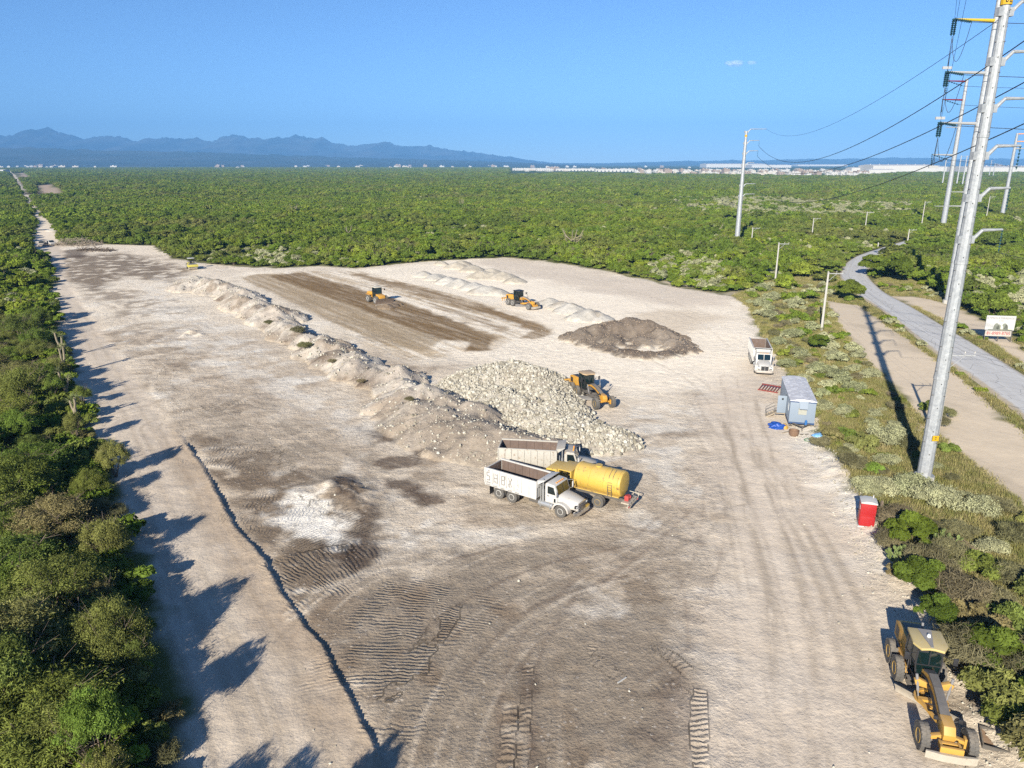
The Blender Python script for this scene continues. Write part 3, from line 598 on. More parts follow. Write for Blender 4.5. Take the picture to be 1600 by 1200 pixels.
def leaf_quads(C, Nn, L, Wd, r):
    """diamond leaf sprays at points C facing roughly along Nn"""
    n = len(C); a = r.normal(size=(n, 3)); nn = Nn + .75 * a; nn /= np.linalg.norm(nn, axis=1)[:, None] + 1e-9
    t = np.cross(nn, r.normal(size=(n, 3))); t /= np.linalg.norm(t, axis=1)[:, None] + 1e-9; b = np.cross(nn, t)
    L = L * (.6 + .8 * r.random(n))[:, None]; Wd = Wd * (.6 + .8 * r.random(n))[:, None]
    V = np.stack([C - t * L, C + b * Wd, C + t * L, C - b * Wd], 1).reshape(-1, 3)
    return V, np.arange(n * 4).reshape(n, 4)
def crown_mesh(name, mat, Rr, Ht, nblob, nleaf, L, Wd, seed, base=.22, flat=1.0, lift=0.0, spiky=0.0, blob=1.0):
    r = np.random.default_rng(seed); rad = Rr * np.sqrt(r.random(nblob)) * .82; ang = r.random(nblob) * 2 * math.pi
    bx, by = rad * np.cos(ang), rad * np.sin(ang)
    top = Ht * (1 - .55 * (rad / Rr) ** 2)
    bz = base * Ht + (top - base * Ht) * (.25 + .55 * r.random(nblob) ** .7); br = Rr * (.20 + .22 * r.random(nblob)) * blob
    bs = r.random(nblob); k = r.choice(nblob, nleaf, p=br ** 2 / (br ** 2).sum())
    d = r.normal(size=(nleaf, 3)); d /= np.linalg.norm(d, axis=1)[:, None]; d[:, 2] = np.abs(d[:, 2]) * 1.0 - .35
    q = .55 + .45 * r.random(nleaf) ** .5 + spiky * (r.random(nleaf) ** 6)
    C = np.stack([bx[k], by[k], bz[k]], 1) + d * (br[k] * q)[:, None] * np.array([1, 1, .8 * flat])
    C[:, 2] = np.maximum(C[:, 2], .08) + lift
    V, Fq = leaf_quads(C, d + np.array([0, 0, .35]), L, Wd, r); me = np_mesh(name, V, Fq)
    me.materials.append(mat); at = me.attributes.new('lv', 'FLOAT', 'FACE')
    lv = np.clip(.5 + .9 * (bs[k] - .5) + .35 * (r.random(nleaf) - .5), 0, 1); at.data.foreach_set('value', lv.astype(np.float32)); return me
def limbs(Rr, Ht, seed, n=7, r0=.09, mat=M_BARK, twig=0, name='trunk'):
    r = random.Random(seed); mb = MB()
    for k in range(n):
        a = k * 2.4 + r.random(); l = Rr * (.45 + .5 * r.random()); h = Ht * (.5 + .35 * r.random())
        p = [Vector((.12 * math.cos(a), .12 * math.sin(a), -.15)), Vector((l * .35 * math.cos(a), l * .35 * math.sin(a), h * .45)), Vector((l * math.cos(a + .3), l * math.sin(a + .3), h))]
        mb.cyl(p[0], p[1], r0, r0 * .65, 6); mb.cyl(p[1], p[2], r0 * .65, r0 * .25, 5)
        for q in range(2 + twig):
            e = p[1].lerp(p[2], .3 + .6 * r.random()); f = e + Vector((r.uniform(-1, 1), r.uniform(-1, 1), r.uniform(.1, .9))) * Rr * .42
            mb.cyl(e, f, r0 * (.3 if not twig else .17), r0 * .06, 4)
    me = mb.mesh(name, [mat], 0); return me
PROTO = bpy.data.collections.new('plant_kinds')      # not linked to the scene: only instanced by the woodland masses
def proto(name, me):
    o = bpy.data.objects.new(name, me); PROTO.objects.link(o); return o
# near kinds: fine sprays
NEAR_CROWN = [crown_mesh('crown', M_LEAFN, 2.2 + .3 * (i % 3), 3.1 + .35 * (i % 4), 52, 23000, .075, .018, 100 + i, spiky=1.3, blob=.62) for i in range(5)]
NEAR_TRUNK = [limbs(2.3, 3.3, i, 8, .07, twig=5) for i in range(3)]
LIME_CROWN = crown_mesh('crown', M_LIME, 1.5, 3.2, 14, 3800, .15, .07, 131)
FRESH_CROWN = [crown_mesh('crown', M_FRESH, 1.9, 3.2, 18, 5200, .17, .07, 141 + i) for i in range(2)]
GREY_NEAR = [crown_mesh('foliage', M_GREY, 1.35, 1.6, 30, 6500, .075, .032, 150 + i, base=.1, spiky=.8) for i in range(3)]
DRY_NEAR = [crown_mesh('foliage', M_DRY, 1.5, 2.0, 16, 3600, .26, .018, 160 + i, base=.1, spiky=.8) for i in range(2)]
GREEN_NEAR = [crown_mesh('foliage', M_LEAFN, 1.5, 1.9, 18, 4200, .12, .05, 170 + i, base=.12) for i in range(2)]
# middle distance kinds
MID_CROWN = [crown_mesh('crown', M_LEAF, 2.6 + .3 * (i % 3), 3.0 + .5 * (i % 3), 28, 2800, .25, .11, 200 + i, base=.12, blob=.82) for i in range(6)]
MID_TRUNK = [limbs(2.6, 3.9, 30 + i, 6, .1) for i in range(2)]
MID_GREY = [crown_mesh('foliage', M_GREY, 1.6, 1.9, 14, 1300, .16, .085, 220 + i, base=.1) for i in range(3)]
MID_GREEN = [crown_mesh('foliage', M_LEAF, 1.6, 1.9, 12, 1000, .2, .1, 230 + i, base=.1) for i in range(2)]
P_MID = [proto('mid_tree', m_) for m_ in MID_CROWN]
P_FAR = [proto('distant_tree', crown_mesh('distant_crown', M_LEAF, 3.2 + .4 * (i % 3), 3.1 + .6 * (i % 2), 18, 620, .55, .30, 240 + i, base=.05)) for i in range(5)]
P_VFAR = [proto('distant_clump', crown_mesh('distant_clump', M_LEAF, 8.5, 3.8, 26, 520, 1.5, .9, 250 + i, base=.0, flat=.5)) for i in range(4)]
P_GREY = [proto('grey_bush', m_) for m_ in MID_GREY]
P_GRN = [proto('green_bush', m_) for m_ in MID_GREEN]
def grass_mesh(name, n, h, spread, seed):
    r = np.random.default_rng(seed); x = r.normal(0, spread, n); y = r.normal(0, spread, n); a = r.random(n) * 6.28; ln = h * (.5 + .7 * r.random(n)); tl = .25 + .6 * r.random(n)
    w_ = .02 + .012 * r.random(n); B = np.stack([x, y, np.full(n, -.03)], 1); s = np.stack([-np.sin(a), np.cos(a), 0 * a], 1) * w_[:, None]
    T = B + np.stack([np.cos(a) * tl * ln, np.sin(a) * tl * ln, ln], 1)
    me = np_mesh(name, np.stack([B - s, B + s, T], 1).reshape(-1, 3), np.arange(n * 3).reshape(n, 3)); me.materials.append(M_GRASS)
    at = me.attributes.new('lv', 'FLOAT', 'FACE'); at.data.foreach_set('value', r.random(n).astype(np.float32)); return me
P_GRASS = [proto('grass_tuft', grass_mesh('grass_tuft', 130, .42, .32, 300 + i)) for i in range(3)]

def scatter_object(name, pts, sc, protos, label, cat=None, seed=1):
    """one object for a mass nobody could count"""
    pts = np.asarray(pts, np.float32); n = len(pts); r = np.random.default_rng(seed)
    me = bpy.data.meshes.new(name); me.vertices.add(n); me.vertices.foreach_set('co', pts.ravel())
    at = me.attributes.new('sc', 'FLOAT', 'POINT'); at.data.foreach_set('value', np.asarray(sc, np.float32))
    at = me.attributes.new('rz', 'FLOAT', 'POINT'); at.data.foreach_set('value', (r.random(n) * 6.283).astype(np.float32))
    at = me.attributes.new('pick', 'INT', 'POINT'); at.data.foreach_set('value', r.integers(0, len(protos), n).astype(np.int32))
    me.update(); o = link(name, me); tag(o, label, cat, kind='stuff')
    cc = bpy.data.collections.new(name + '_kinds')
    for p in protos: cc.objects.link(p)
    g = bpy.data.node_groups.new(name, 'GeometryNodeTree')
    g.interface.new_socket('Geometry', in_out='INPUT', socket_type='NodeSocketGeometry'); g.interface.new_socket('Geometry', in_out='OUTPUT', socket_type='NodeSocketGeometry')
    gi = g.nodes.new('NodeGroupInput'); go = g.nodes.new('NodeGroupOutput'); ip = g.nodes.new('GeometryNodeInstanceOnPoints')
    ci = g.nodes.new('GeometryNodeCollectionInfo'); ci.inputs['Collection'].default_value = cc; ci.inputs['Separate Children'].default_value = True; ci.inputs['Reset Children'].default_value = True
    def na(nm, ty):
        q = g.nodes.new('GeometryNodeInputNamedAttribute'); q.data_type = ty; q.inputs['Name'].default_value = nm; return [s for s in q.outputs if s.enabled][0]
    cx = g.nodes.new('ShaderNodeCombineXYZ'); g.links.new(na('rz', 'FLOAT'), cx.inputs[2])
    er = g.nodes.new('FunctionNodeEulerToRotation'); g.links.new(cx.outputs[0], er.inputs[0])
    g.links.new(gi.outputs[0], ip.inputs['Points']); g.links.new(ci.outputs[0], ip.inputs['Instance']); ip.inputs['Pick Instance'].default_value = True
    g.links.new(na('pick', 'INT'), ip.inputs['Instance Index']); g.links.new(er.outputs[0], ip.inputs['Rotation']); g.links.new(na('sc', 'FLOAT'), ip.inputs['Scale'])
    g.links.new(ip.outputs[0], go.inputs[0]); md = o.modifiers.new('scatter', 'NODES'); md.node_group = g
    return o
def jitter_grid(x0, x1, y0, y1, s, r, jit=.42):
    nx, ny = int((x1 - x0) / s) + 1, int((y1 - y0) / s) + 1
    X, Y = np.meshgrid(x0 + s * np.arange(nx), y0 + s * np.arange(ny)); X = X + (np.arange(ny)[:, None] % 2) * s / 2
    return (X + r.uniform(-jit, jit, X.shape) * s).ravel(), (Y + r.uniform(-jit, jit, Y.shape) * s).ravel()
def sdv(x, y, poly): return poly_sd(x, y, poly)
def in_view(x, y, m=.82, o=24): return np.abs(x) < m * y + o

TOWNZ = W((798,275),(900,271.5),(1000,274),(1200,276),(1330,277),(1400,271),(1700,272),(1700,258),(798,262))
def open_ground(x, y, pad=0.0):
    """True where no trees can stand"""
    bad = np.zeros(x.shape, bool)
    for g, p in ((YARD, .6), (ROAD, 1.2), (SAND1, 1.0), (SAND2, 1.0), (LANE, .2), (CLEAR1, 2), (CLEAR2, 4), (VERGE, .5), (VERGE2, .5), (TOWNZ, 5)):
        bad |= sdv(x, y, g) > -(p + pad)
    return bad
r3 = np.random.default_rng(11)
GREYS = (GREY1, GREY2, GREY3, GREY4, CLEAR3)
# ---- all woodland trees out to 600 m, biggest in the picture first become trees of their own
x, y = jitter_grid(-520, 560, 13, 640, 3.7, r3); k = in_view(x, y) & ~open_ground(x, y, .9); x, y = x[k], y[k]
gm = np.zeros(x.shape)
for g in GREYS: gm = np.maximum(gm, pmask(x, y, g, 3, 5, 9))
lowm = sstep(.55, .68, fbm(x / 38, y / 38, 400, 3)) * .75
u = r3.random(len(x)); isgrey = u < np.maximum(gm * .93 * sstep(.25, .42, fbm(x / 14, y / 14, 405, 3)), np.maximum(lowm * .35, .34 * sstep(.1, .3, x / y) * (y < 420))); drop = (r3.random(len(x)) < .07 + .62 * lowm + .38 * ((x < -.35 * y) & (y < 190) & (sdv(x, y, YARD) > -5.5)) + 1.0 * ((x < -.2 * y) & (y < 82) & (sdv(x, y, YARD) > -6.0)))
keep = ~drop; x, y, isgrey = x[keep], y[keep], isgrey[keep]
size = .58 + .78 * r3.random(len(x)) ** 1.5; size *= .85 + .35 * fbm(x / 30, y / 30, 401, 3)
z = gz(x, y); gdist = np.hypot(x, y)
trees = np.where(~isgrey)[0]; bushes = np.where(isgrey)[0]
app = size / gdist * np.where(np.abs(x) < .72 * y + 6, 1.0, .02)
order = trees[np.argsort(-app[trees])]
IND, REST = order[:272], order[272:]
def plant(root_name, loc, sc, rz, parts, label, cat, group):
    """Empty at the foot with its parts under it (mesh data shared between plants of a kind)"""
    e = empty(root_name, loc, rz); e.scale = (sc[0], sc[0], sc[1]); tag(e, label, cat, group)
    for nm, me in parts:
        o = bpy.data.objects.new(nm, me); COL.objects.link(o); o.parent = e
    return e
for j, i in enumerate(IND):
    X_, Y_ = float(x[i]), float(y[i]); left = X_ < -.4 * Y_ and Y_ < 260
    rz = float(r3.random() * 6.28); s = float(size[i])
    if Y_ < 130:
        k = j % 10
        if X_ < 0:
            if k == 7: plant('scrub_tree', (X_, Y_, z[i]), (s * 1.05, s), rz, [('crown', LIME_CROWN), ('trunk', NEAR_TRUNK[j % 3])], 'yellow-green leafy tree among the olive trees beside the dirt road', 'tree', 'yellow-green trees by the dirt road')
            else: plant('scrub_tree', (X_, Y_, z[i]), (s * 1.0, s * (.85 + .5 * random.random()) * (1.2 if poly_sd(np.array([X_]), np.array([Y_]), YARD)[0] > -5.5 else 1.0)), rz, [('crown', NEAR_CROWN[j % 5]), ('trunk', NEAR_TRUNK[j % 3])], 'feathery olive green thorn tree in the thicket beside the dirt road', 'tree', 'olive trees in the thicket by the dirt road')
        else: plant('scrub_tree', (X_, Y_, z[i]), (s * .8, s * .8), rz, [('crown', FRESH_CROWN[j % 2]), ('trunk', NEAR_TRUNK[j % 3])], 'green bushy tree in the verge between yard and paved road', 'tree', 'green trees of the verge')
    elif left:
        plant('scrub_tree', (X_, Y_, z[i]), (s, s), rz, [('crown', MID_CROWN[j % 6]), ('trunk', MID_TRUNK[j % 2])], 'dense green tree lining the far stretch of the dirt road', 'tree', 'trees along the far dirt road')
    elif X_ > .42 * Y_:
        plant('scrub_tree', (X_, Y_, z[i]), (s, s), rz, [('crown', MID_CROWN[j % 6]), ('trunk', MID_TRUNK[j % 2])], 'bushy green tree in the wood beyond the paved road', 'tree', 'trees beyond the paved road')
    else:
        plant('scrub_tree', (X_, Y_, z[i]), (s, s), rz, [('crown', MID_CROWN[j % 6]), ('trunk', MID_TRUNK[j % 2])], 'rounded green tree at the edge of the wood behind the cleared yard', 'tree', 'trees at the edge of the wood behind the yard')
rest = REST; nearR = gdist[rest] < 420
scatter_object('woodland', np.stack([x[rest], y[rest], z[rest]], 1)[nearR], size[rest][nearR], P_MID, 'continuous green scrub woodland stretching behind the cleared yard', 'woodland', 2)
q = rest[~nearR]
# ---- beyond
x2, y2 = jitter_grid(-1400, 1500, 640, 1650, 6.2, r3); k = in_view(x2, y2, .8, 10) & ~open_ground(x2, y2, 3); x2, y2 = x2[k], y2[k]
k = r3.random(len(x2)) > .08 + .5 * sstep(.55, .7, fbm(x2 / 110, y2 / 60, 410, 3)); x2, y2 = x2[k], y2[k]
s2 = (.85 + .7 * r3.random(len(x2)) ** 1.5) * (.85 + .35 * fbm(x2 / 60, y2 / 60, 411, 3))
A = np.concatenate([np.stack([x[q], y[q], z[q]], 1), np.stack([x2, y2, gz(x2, y2)], 1)]); S = np.concatenate([size[q] * .85, s2])
scatter_object('woodland.001', A, S, P_FAR, 'far green woodland reaching across the plain towards the town', 'woodland', 3)
x3, y3 = jitter_grid(-3600, 3600, 1640, 4600, 19, r3); k = in_view(x3, y3, .78, 10) & ~open_ground(x3, y3, 6); x3, y3 = x3[k], y3[k]
k = r3.random(len(x3)) > .1 + .55 * sstep(.52, .66, fbm(x3 / 420, y3 / 200, 412, 3)); x3, y3 = x3[k], y3[k]
scatter_object('woodland.002', np.stack([x3, y3, gz(x3, y3)], 1), 1.0 + .6 * r3.random(len(x3)), P_VFAR, 'hazy farthest woodland on the plain below the mountains', 'woodland', 4)
for k, (px, py, hh) in enumerate(((380,1170,5.4),(448,1142,5.2),(505,1158,5.0),(616,1158,5.0))):     # trees under the camera whose shadows reach into view
    tx, ty = gp(px, py); L_ = hh / math.tan(SUN_EL); tx -= L_ * math.sin(SUN_AZ); ty -= L_ * math.cos(SUN_AZ); plant('scrub_tree', (tx, ty, gz1(tx, ty)), (.6, hh / 3.3), k, [('crown', NEAR_CROWN[k]), ('trunk', NEAR_TRUNK[k % 3])], 'feathery olive green thorn tree in the thicket beside the dirt road', 'tree', 'olive trees in the thicket by the dirt road')
for k, (px, py, wp) in enumerate(((120,1060,140),(60,1180,190),(85,960,120),(20,1080,170),(80,845,105),(20,930,140),(60,760,95),(10,800,110),(110,1190,140))):     # the nearest thorn trees
    tx, ty = gp(px, py); d_ = math.hypot(math.hypot(tx, ty), H_CAM); s = wp / F_PX * d_ * .5 / 2.4
    plant('scrub_tree', (tx, ty, gz1(tx, ty)), (s, s * random.uniform(.7, 1.0)), k * 1.3, [('crown', NEAR_CROWN[k % 5]), ('trunk', NEAR_TRUNK[k % 3])], 'feathery olive green thorn tree in the thicket beside the dirt road', 'tree', 'olive trees in the thicket by the dirt road')
for k, (px, py, hh, cw) in enumerate(((392,897,4.9,.72),(412,1000,5.0,.74),(334,788,4.6,.70),(276,884,2.9,.55),(303,690,4.2,.60),(258,733,3.4,.55),(222,655,3.6,.5),(372,935,3.6,.5),(350,1085,3.2,.55),(205,610,3.0,.45))):   # single trees at the road edge, each with its own long shadow
    tx, ty = gp(px, py); L_ = hh / math.tan(SUN_EL); tx -= L_ * math.sin(SUN_AZ); ty -= L_ * math.cos(SUN_AZ)
    plant('scrub_tree', (tx, ty, gz1(tx, ty)), (cw, hh / 3.5), k * 1.7, [('crown', NEAR_CROWN[(k + 2) % 5]), ('trunk', NEAR_TRUNK[k % 3])], 'feathery olive green thorn tree in the thicket beside the dirt road', 'tree', 'olive trees in the thicket by the dirt road')
bx2, by2 = jitter_grid(-75, 0, 20, 120, 2.1, r3); kk = (sdv(bx2, by2, YARD) < -.4) & (sdv(bx2, by2, YARD) > -7.0) & (bx2 < -.2 * by2) & in_view(bx2, by2, .78, 6); bx2, by2 = bx2[kk], by2[kk]
for k, (a, b_) in enumerate(zip(bx2, by2)):
    s = random.uniform(.42, .85); o = link('green_bush', (GREEN_NEAR + DRY_NEAR[:1] + GREEN_NEAR)[k % 5], (), None, (float(a), float(b_), gz1(float(a), float(b_)) - .05)); o.scale = (s, s, s); o.rotation_euler[2] = k * 1.1
    tag(o, 'low olive bush at the foot of the trees along the dirt road', 'bush', 'low bushes along the dirt road')
# ---- silvery bushes: near ones each their own, then the mass
bo = bushes[np.argsort(-app[bushes])]
GI, GR = bo[:170], bo[170:]
for j, i in enumerate(GI):
    s = float(size[i]); e = plant('grey_shrub', (float(x[i]), float(y[i]), float(z[i])), (s, s), float(r3.random() * 6.28), [('foliage', MID_GREY[j % 3])], None, None, None)
    ob = e.children[0]; ob.parent = None; ob.location = e.location; ob.rotation_euler = e.rotation_euler; ob.scale = e.scale; bpy.data.objects.remove(e); ob.name = 'grey_shrub'
    pl = 'at the back edge of the yard' if y[i] > 170 and x[i] < 60 else ('beyond the paved road' if x[i] > .55 * y[i] else 'around the concrete poles beside the yard')
    tag(ob, 'low silvery grey shrub growing ' + pl, 'shrub', 'silvery shrubs ' + pl)
k = GR
scatter_object('scrub_growth', np.stack([x[k], y[k], z[k]], 1), size[k], P_GREY, 'mass of pale grey scrub spread through the green woodland', 'scrub', 5)
# low filler under and between the trees
x4, y4 = jitter_grid(-260, 330, 22, 420, 2.6, r3); k = in_view(x4, y4, .8, 14) & ~open_ground(x4, y4, -.2); x4, y4 = x4[k], y4[k]
scatter_object('undergrowth', np.stack([x4, y4, gz(x4, y4)], 1), .55 + .6 * r3.random(len(x4)), P_GRN, 'low dark undergrowth filling the gaps between the trees', 'undergrowth', 6)

# ---- the verge between the yard and the paved road
def verge_pts(s, pad, y1=190, seed=5):
    r = np.random.default_rng(seed); X, Y = jitter_grid(8, 175, 8, y1, s, r)
    k = ((sdv(X, Y, VERGE) > pad) | (sdv(X, Y, VERGE2) > pad)) & (sdv(X, Y, SAND1) < -pad * .5) & (sdv(X, Y, SAND2) < -pad * .5) & (sdv(X, Y, ROAD) < -1) & (sdv(X, Y, YARD) < -.3) & in_view(X, Y, .78, 8)
    return X[k], Y[k]
X, Y = verge_pts(.52, .1); g = fbm(X / 3.1, Y / 3.1, 62, 5); k = r3.random(len(X)) > .15 + .5 * sstep(.62, .74, fbm(X / 6, Y / 6, 63, 5)); X, Y = X[k], Y[k]
scatter_object('grass', np.stack([X, Y, gz(X, Y)], 1), .55 + .75 * r3.random(len(X)), P_GRASS, 'olive and straw coloured rough grass on the verge', 'grass', 7)
def shrub(me, px, py, wpx, label, cat='shrub', group=None, name=None, hs=1.0, R0=1.4, xy=None):
    cx_, cy_ = xy or gp(px, py); d = math.hypot(cx_, cy_ * CP + H_CAM * SP); s = wpx / F_PX * math.hypot(math.hypot(cx_, cy_), H_CAM) * .5 / R0 if xy is None else wpx
    o = link(name or 'shrub', me, (), None, (cx_, cy_, gz1(cx_, cy_) - .05)); o.scale = (s, s, s * hs); o.rotation_euler[2] = random.random() * 6.28
    return tag(o, label, cat, group)
for k, (px, py, wp) in enumerate([(1388,690,52),(1375,768,48),(1352,770,40),(1425,772,58),(1460,790,60),(1385,725,34),(1532,800,46),(1312,598,40),(1278,585,34),(1335,612,34),(1252,560,30),(1238,530,30),(1216,540,24),(1205,500,28),(1188,480,26),(1228,575,28),(1290,640,30),(1255,600,26),(1318,650,30),(1300,560,26),(1340,560,24),(1360,590,26),(1545,860,40),(1190,455,24),(1205,470,26)]):
    shrub(GREY_NEAR[k % 3], px, py, wp, 'pale silvery shrub with small leaves on the grassy verge', 'shrub', 'silvery shrubs on the grassy verge', 'grey_shrub', 1.0)
for k, (px, py, wp, kind) in enumerate([(1345,700,46,'g'),(1320,690,40,'g'),(1330,740,40,'d'),(1300,690,34,'g'),(1400,830,60,'d'),(1420,860,70,'f'),(1450,900,70,'d'),(1405,905,40,'g'),(1440,930,70,'f'),(1480,880,60,'d'),(1490,950,80,'d'),(1460,985,60,'f'),(1520,1000,80,'g'),(1545,960,70,'d'),(1510,1050,90,'d'),(1550,1060,90,'f'),(1575,1000,80,'g'),(1560,1120,90,'g'),(1590,1090,90,'d'),(1600,1170,90,'g'),(1625,1130,90,'f'),(1590,920,60,'d'),(1540,900,60,'g'),(1500,840,46,'d'),(1455,640,30,'g'),(1478,650,26,'d'),(1465,665,30,'d'),(1560,800,44,'d'),(1590,850,50,'d'),(1280,700,30,'d'),(1262,655,30,'g'),(1240,620,26,'d'),(1270,620,26,'g'),(1235,600,24,'g'),(1420,700,34,'d'),(1400,640,26,'d'),(1640,1060,90,'d'),(1650,960,90,'g'),(1345,845,0,'x'),(1480,1040,60,'d'),(1385,860,44,'d'),(1650,1230,120,'g'),(1700,1150,120,'f')]):
    if kind == 'x': continue
    if kind == 'd': shrub(DRY_NEAR[k % 2], px, py, wp, 'brown twiggy dry shrub on the verge beside the yard', 'shrub', 'dry shrubs on the verge', 'dry_shrub', R0=1.5)
    elif kind == 'g': shrub(GREEN_NEAR[k % 2], px, py, wp, 'olive green bush on the verge beside the yard', 'bush', 'olive bushes on the verge', 'green_bush', R0=1.5)
    else: shrub(FRESH_CROWN[k % 2], px, py, wp, 'bright green leafy bush on the verge beside the yard', 'bush', 'bright green bushes on the verge', 'green_bush', R0=1.9)
for k, (px, py, wp) in enumerate([(1322,470,44),(1340,445,0),(1365,432,44),(1395,440,50),(1280,548,34),(1225,450,36),(1232,470,30),(1370,460,0),(1410,420,52),(1262,470,30),(1290,440,34),(1250,432,40),(1275,415,38),(1190,425,36),(1165,430,34)]):
    if wp: shrub(FRESH_CROWN[k % 2] if k < 5 else MID_GREEN[k % 2], px, py, wp, 'bright green bush beside the bend of the paved road', 'bush', 'bushes near the bend of the road', 'green_bush', R0=1.9 if k < 5 else 1.6)
X, Y = verge_pts(2.9, .4, 175, 12); rv = random.Random(4)
for a, b_ in zip(X, Y):
    q = rv.random(); s = rv.uniform(.32, .85) * (1.15 if b_ > 100 else .95)
    if q < .10: continue
    far_ = b_ > 85
    if q < .45: shrub((MID_GREY if far_ else GREY_NEAR)[rv.randrange(3)], 0, 0, s, 'pale silvery shrub with small leaves on the grassy verge', 'shrub', 'silvery shrubs on the grassy verge', 'grey_shrub', 1.0, xy=(float(a), float(b_)))
    elif q < .80: shrub((MID_GREEN if far_ else GREEN_NEAR)[rv.randrange(2)], 0, 0, s * .9, 'olive green bush on the verge beside the yard', 'bush', 'olive bushes on the verge', 'green_bush', xy=(float(a), float(b_)))
    else: shrub(DRY_NEAR[rv.randrange(2)], 0, 0, s * .8, 'brown twiggy dry shrub on the verge beside the yard', 'shrub', 'dry shrubs on the verge', 'dry_shrub', xy=(float(a), float(b_)))
# prickly pears on the verge
def cactus(px, py, s, label):
    r = random.Random(px); mb = MB(); lv = []
    def pad(p, d, sz, lev):
        d = d.normalized(); u = d.cross(Vector((r.uniform(-1, 1), r.uniform(-1, 1), .2))).normalized(); c = p + d * sz; n_ = d.cross(u); rg = []
        for th in (-.045, .045): rg.append([c + u * (math.cos(a) * sz * .72) + d * (math.sin(a) * sz) + n_ * th for a in [2 * math.pi * i / 10 for i in range(10)]])
        mb.loft(rg)
        if lev < 3:
            for q in range(r.choice((1, 2, 2))):
                a = r.uniform(.2, 2.9); pad(c + u * (math.cos(a) * sz * .7) + d * (math.sin(a) * sz * .95), d + u * math.cos(a) * .9 + n_ * r.uniform(-.5, .5) + Vector((0, 0, .4)), sz * .88, lev + 1)
    for q in range(8): a = q * .8; pad(Vector((math.cos(a) * .35, math.sin(a) * .35, 0)), Vector((math.cos(a) * .8, math.sin(a) * .8, 1)), .24, 0)
    cx_, cy_ = gp(px, py); o = mb.build('prickly_pear', M_PAD, loc=(cx_, cy_, gz1(cx_, cy_))); o.scale = (s,) * 3
    me = o.data; at = me.attributes.new('lv', 'FLOAT', 'FACE'); at.data.foreach_set('value', np.random.default_rng(3).random(len(me.polygons)).astype(np.float32)); tag(o, label, 'cactus')
cactus(1412, 893, 1.0, 'broad pale green prickly pear at the yard edge, nearest the portable toilet'); cactus(1470, 855, 1.0, 'spreading prickly pear in the verge below the steel pole foot'); cactus(1592, 1010, 1.1, 'prickly pear in dark shrubs on the verge above the parked grader')
# yuccas
def yucca(loc, h, heads, seed, label, group=None, lean=.35, name='yucca'):
    r = random.Random(seed); q = np.random.default_rng(seed); e = empty(name, loc, r.random() * 6); tag(e, label, 'yucca', group); mb = MB(); tips = []
    trunk_top = Vector((r.uniform(-.2, .2), r.uniform(-.2, .2), h * .42)); mb.cyl((0, 0, -.2), trunk_top, .26, .2, 8)
    for k in range(heads):
        a = k * 6.283 / heads + r.random(); p = trunk_top * r.uniform(.55, 1); m_ = p + Vector((math.cos(a) * h * lean * .6, math.sin(a) * h * lean * .6, h * .18)); tp = m_ + Vector((math.cos(a) * h * lean * .25, math.sin(a) * h * lean * .25, h * r.uniform(.15, .38)))
        mb.cyl(p, m_, .15, .13, 7); mb.cyl(m_, tp, .13, .12, 7); tips.append((tp, (tp - m_).normalized()))
    mb.build('trunk', M_YTRUNK, e)
    C = []; Dn = []
    for tp, d in tips:
        for i in range(60):
            v = Vector(q.normal(size=3)).normalized(); v = (v + d * .45).normalized(); C.append(tp); Dn.append(v)
    C = np.array(C); Dn = np.array(Dn); sd_ = np.cross(Dn, q.normal(size=Dn.shape)); sd_ /= np.linalg.norm(sd_, axis=1)[:, None]; L = (.5 + .35 * q.random(len(C)))[:, None]
    me = np_mesh('foliage', np.stack([C - sd_ * .035, C + sd_ * .035, C + Dn * L], 1).reshape(-1, 3), np.arange(len(C) * 3).reshape(-1, 3)); me.materials.append(M_YLEAF)
    at = me.attributes.new('lv', 'FLOAT', 'FACE'); at.data.foreach_set('value', q.random(len(C)).astype(np.float32)); link('foliage', me, (), e); return e
def yuc(px, py, *a, **k):
    cx_, cy_ = gp(px, py); return yucca((cx_, cy_, gz1(cx_, cy_)), *a, **k)
yuc(893, 392, 8.2, 8, 1, 'big pale many-armed yucca rising above the wood behind the yard', lean=.55); yuc(545, 372, 5.5, 3, 2, 'pale yucca with short arms in the wood behind the dozer'); yuc(1120, 368, 5.5, 3, 3, 'three-armed pale yucca just before the far steel pole', lean=.45)
yuc(460, 336, 6.5, 6, 4, 'bushy-headed yucca deep in the wood behind the cleared pad'); yuc(722, 326, 6.5, 4, 5, 'distant yucca standing alone in the wood, in line with the dark soil heap'); yuc(392, 360, 5.5, 3, 8, 'small pale yucca in the wood above the long berm')
for k, (px, py, h_) in enumerate([(96,560,4.6),(102,588,5.2),(108,626,4.4),(118,660,4.0),(86,500,4.2)]):
    yuc(px, py, h_, 2, 20 + k, 'tall bare-stemmed yucca leaning at the tree edge along the dirt road', 'yuccas along the dirt road', lean=.12)
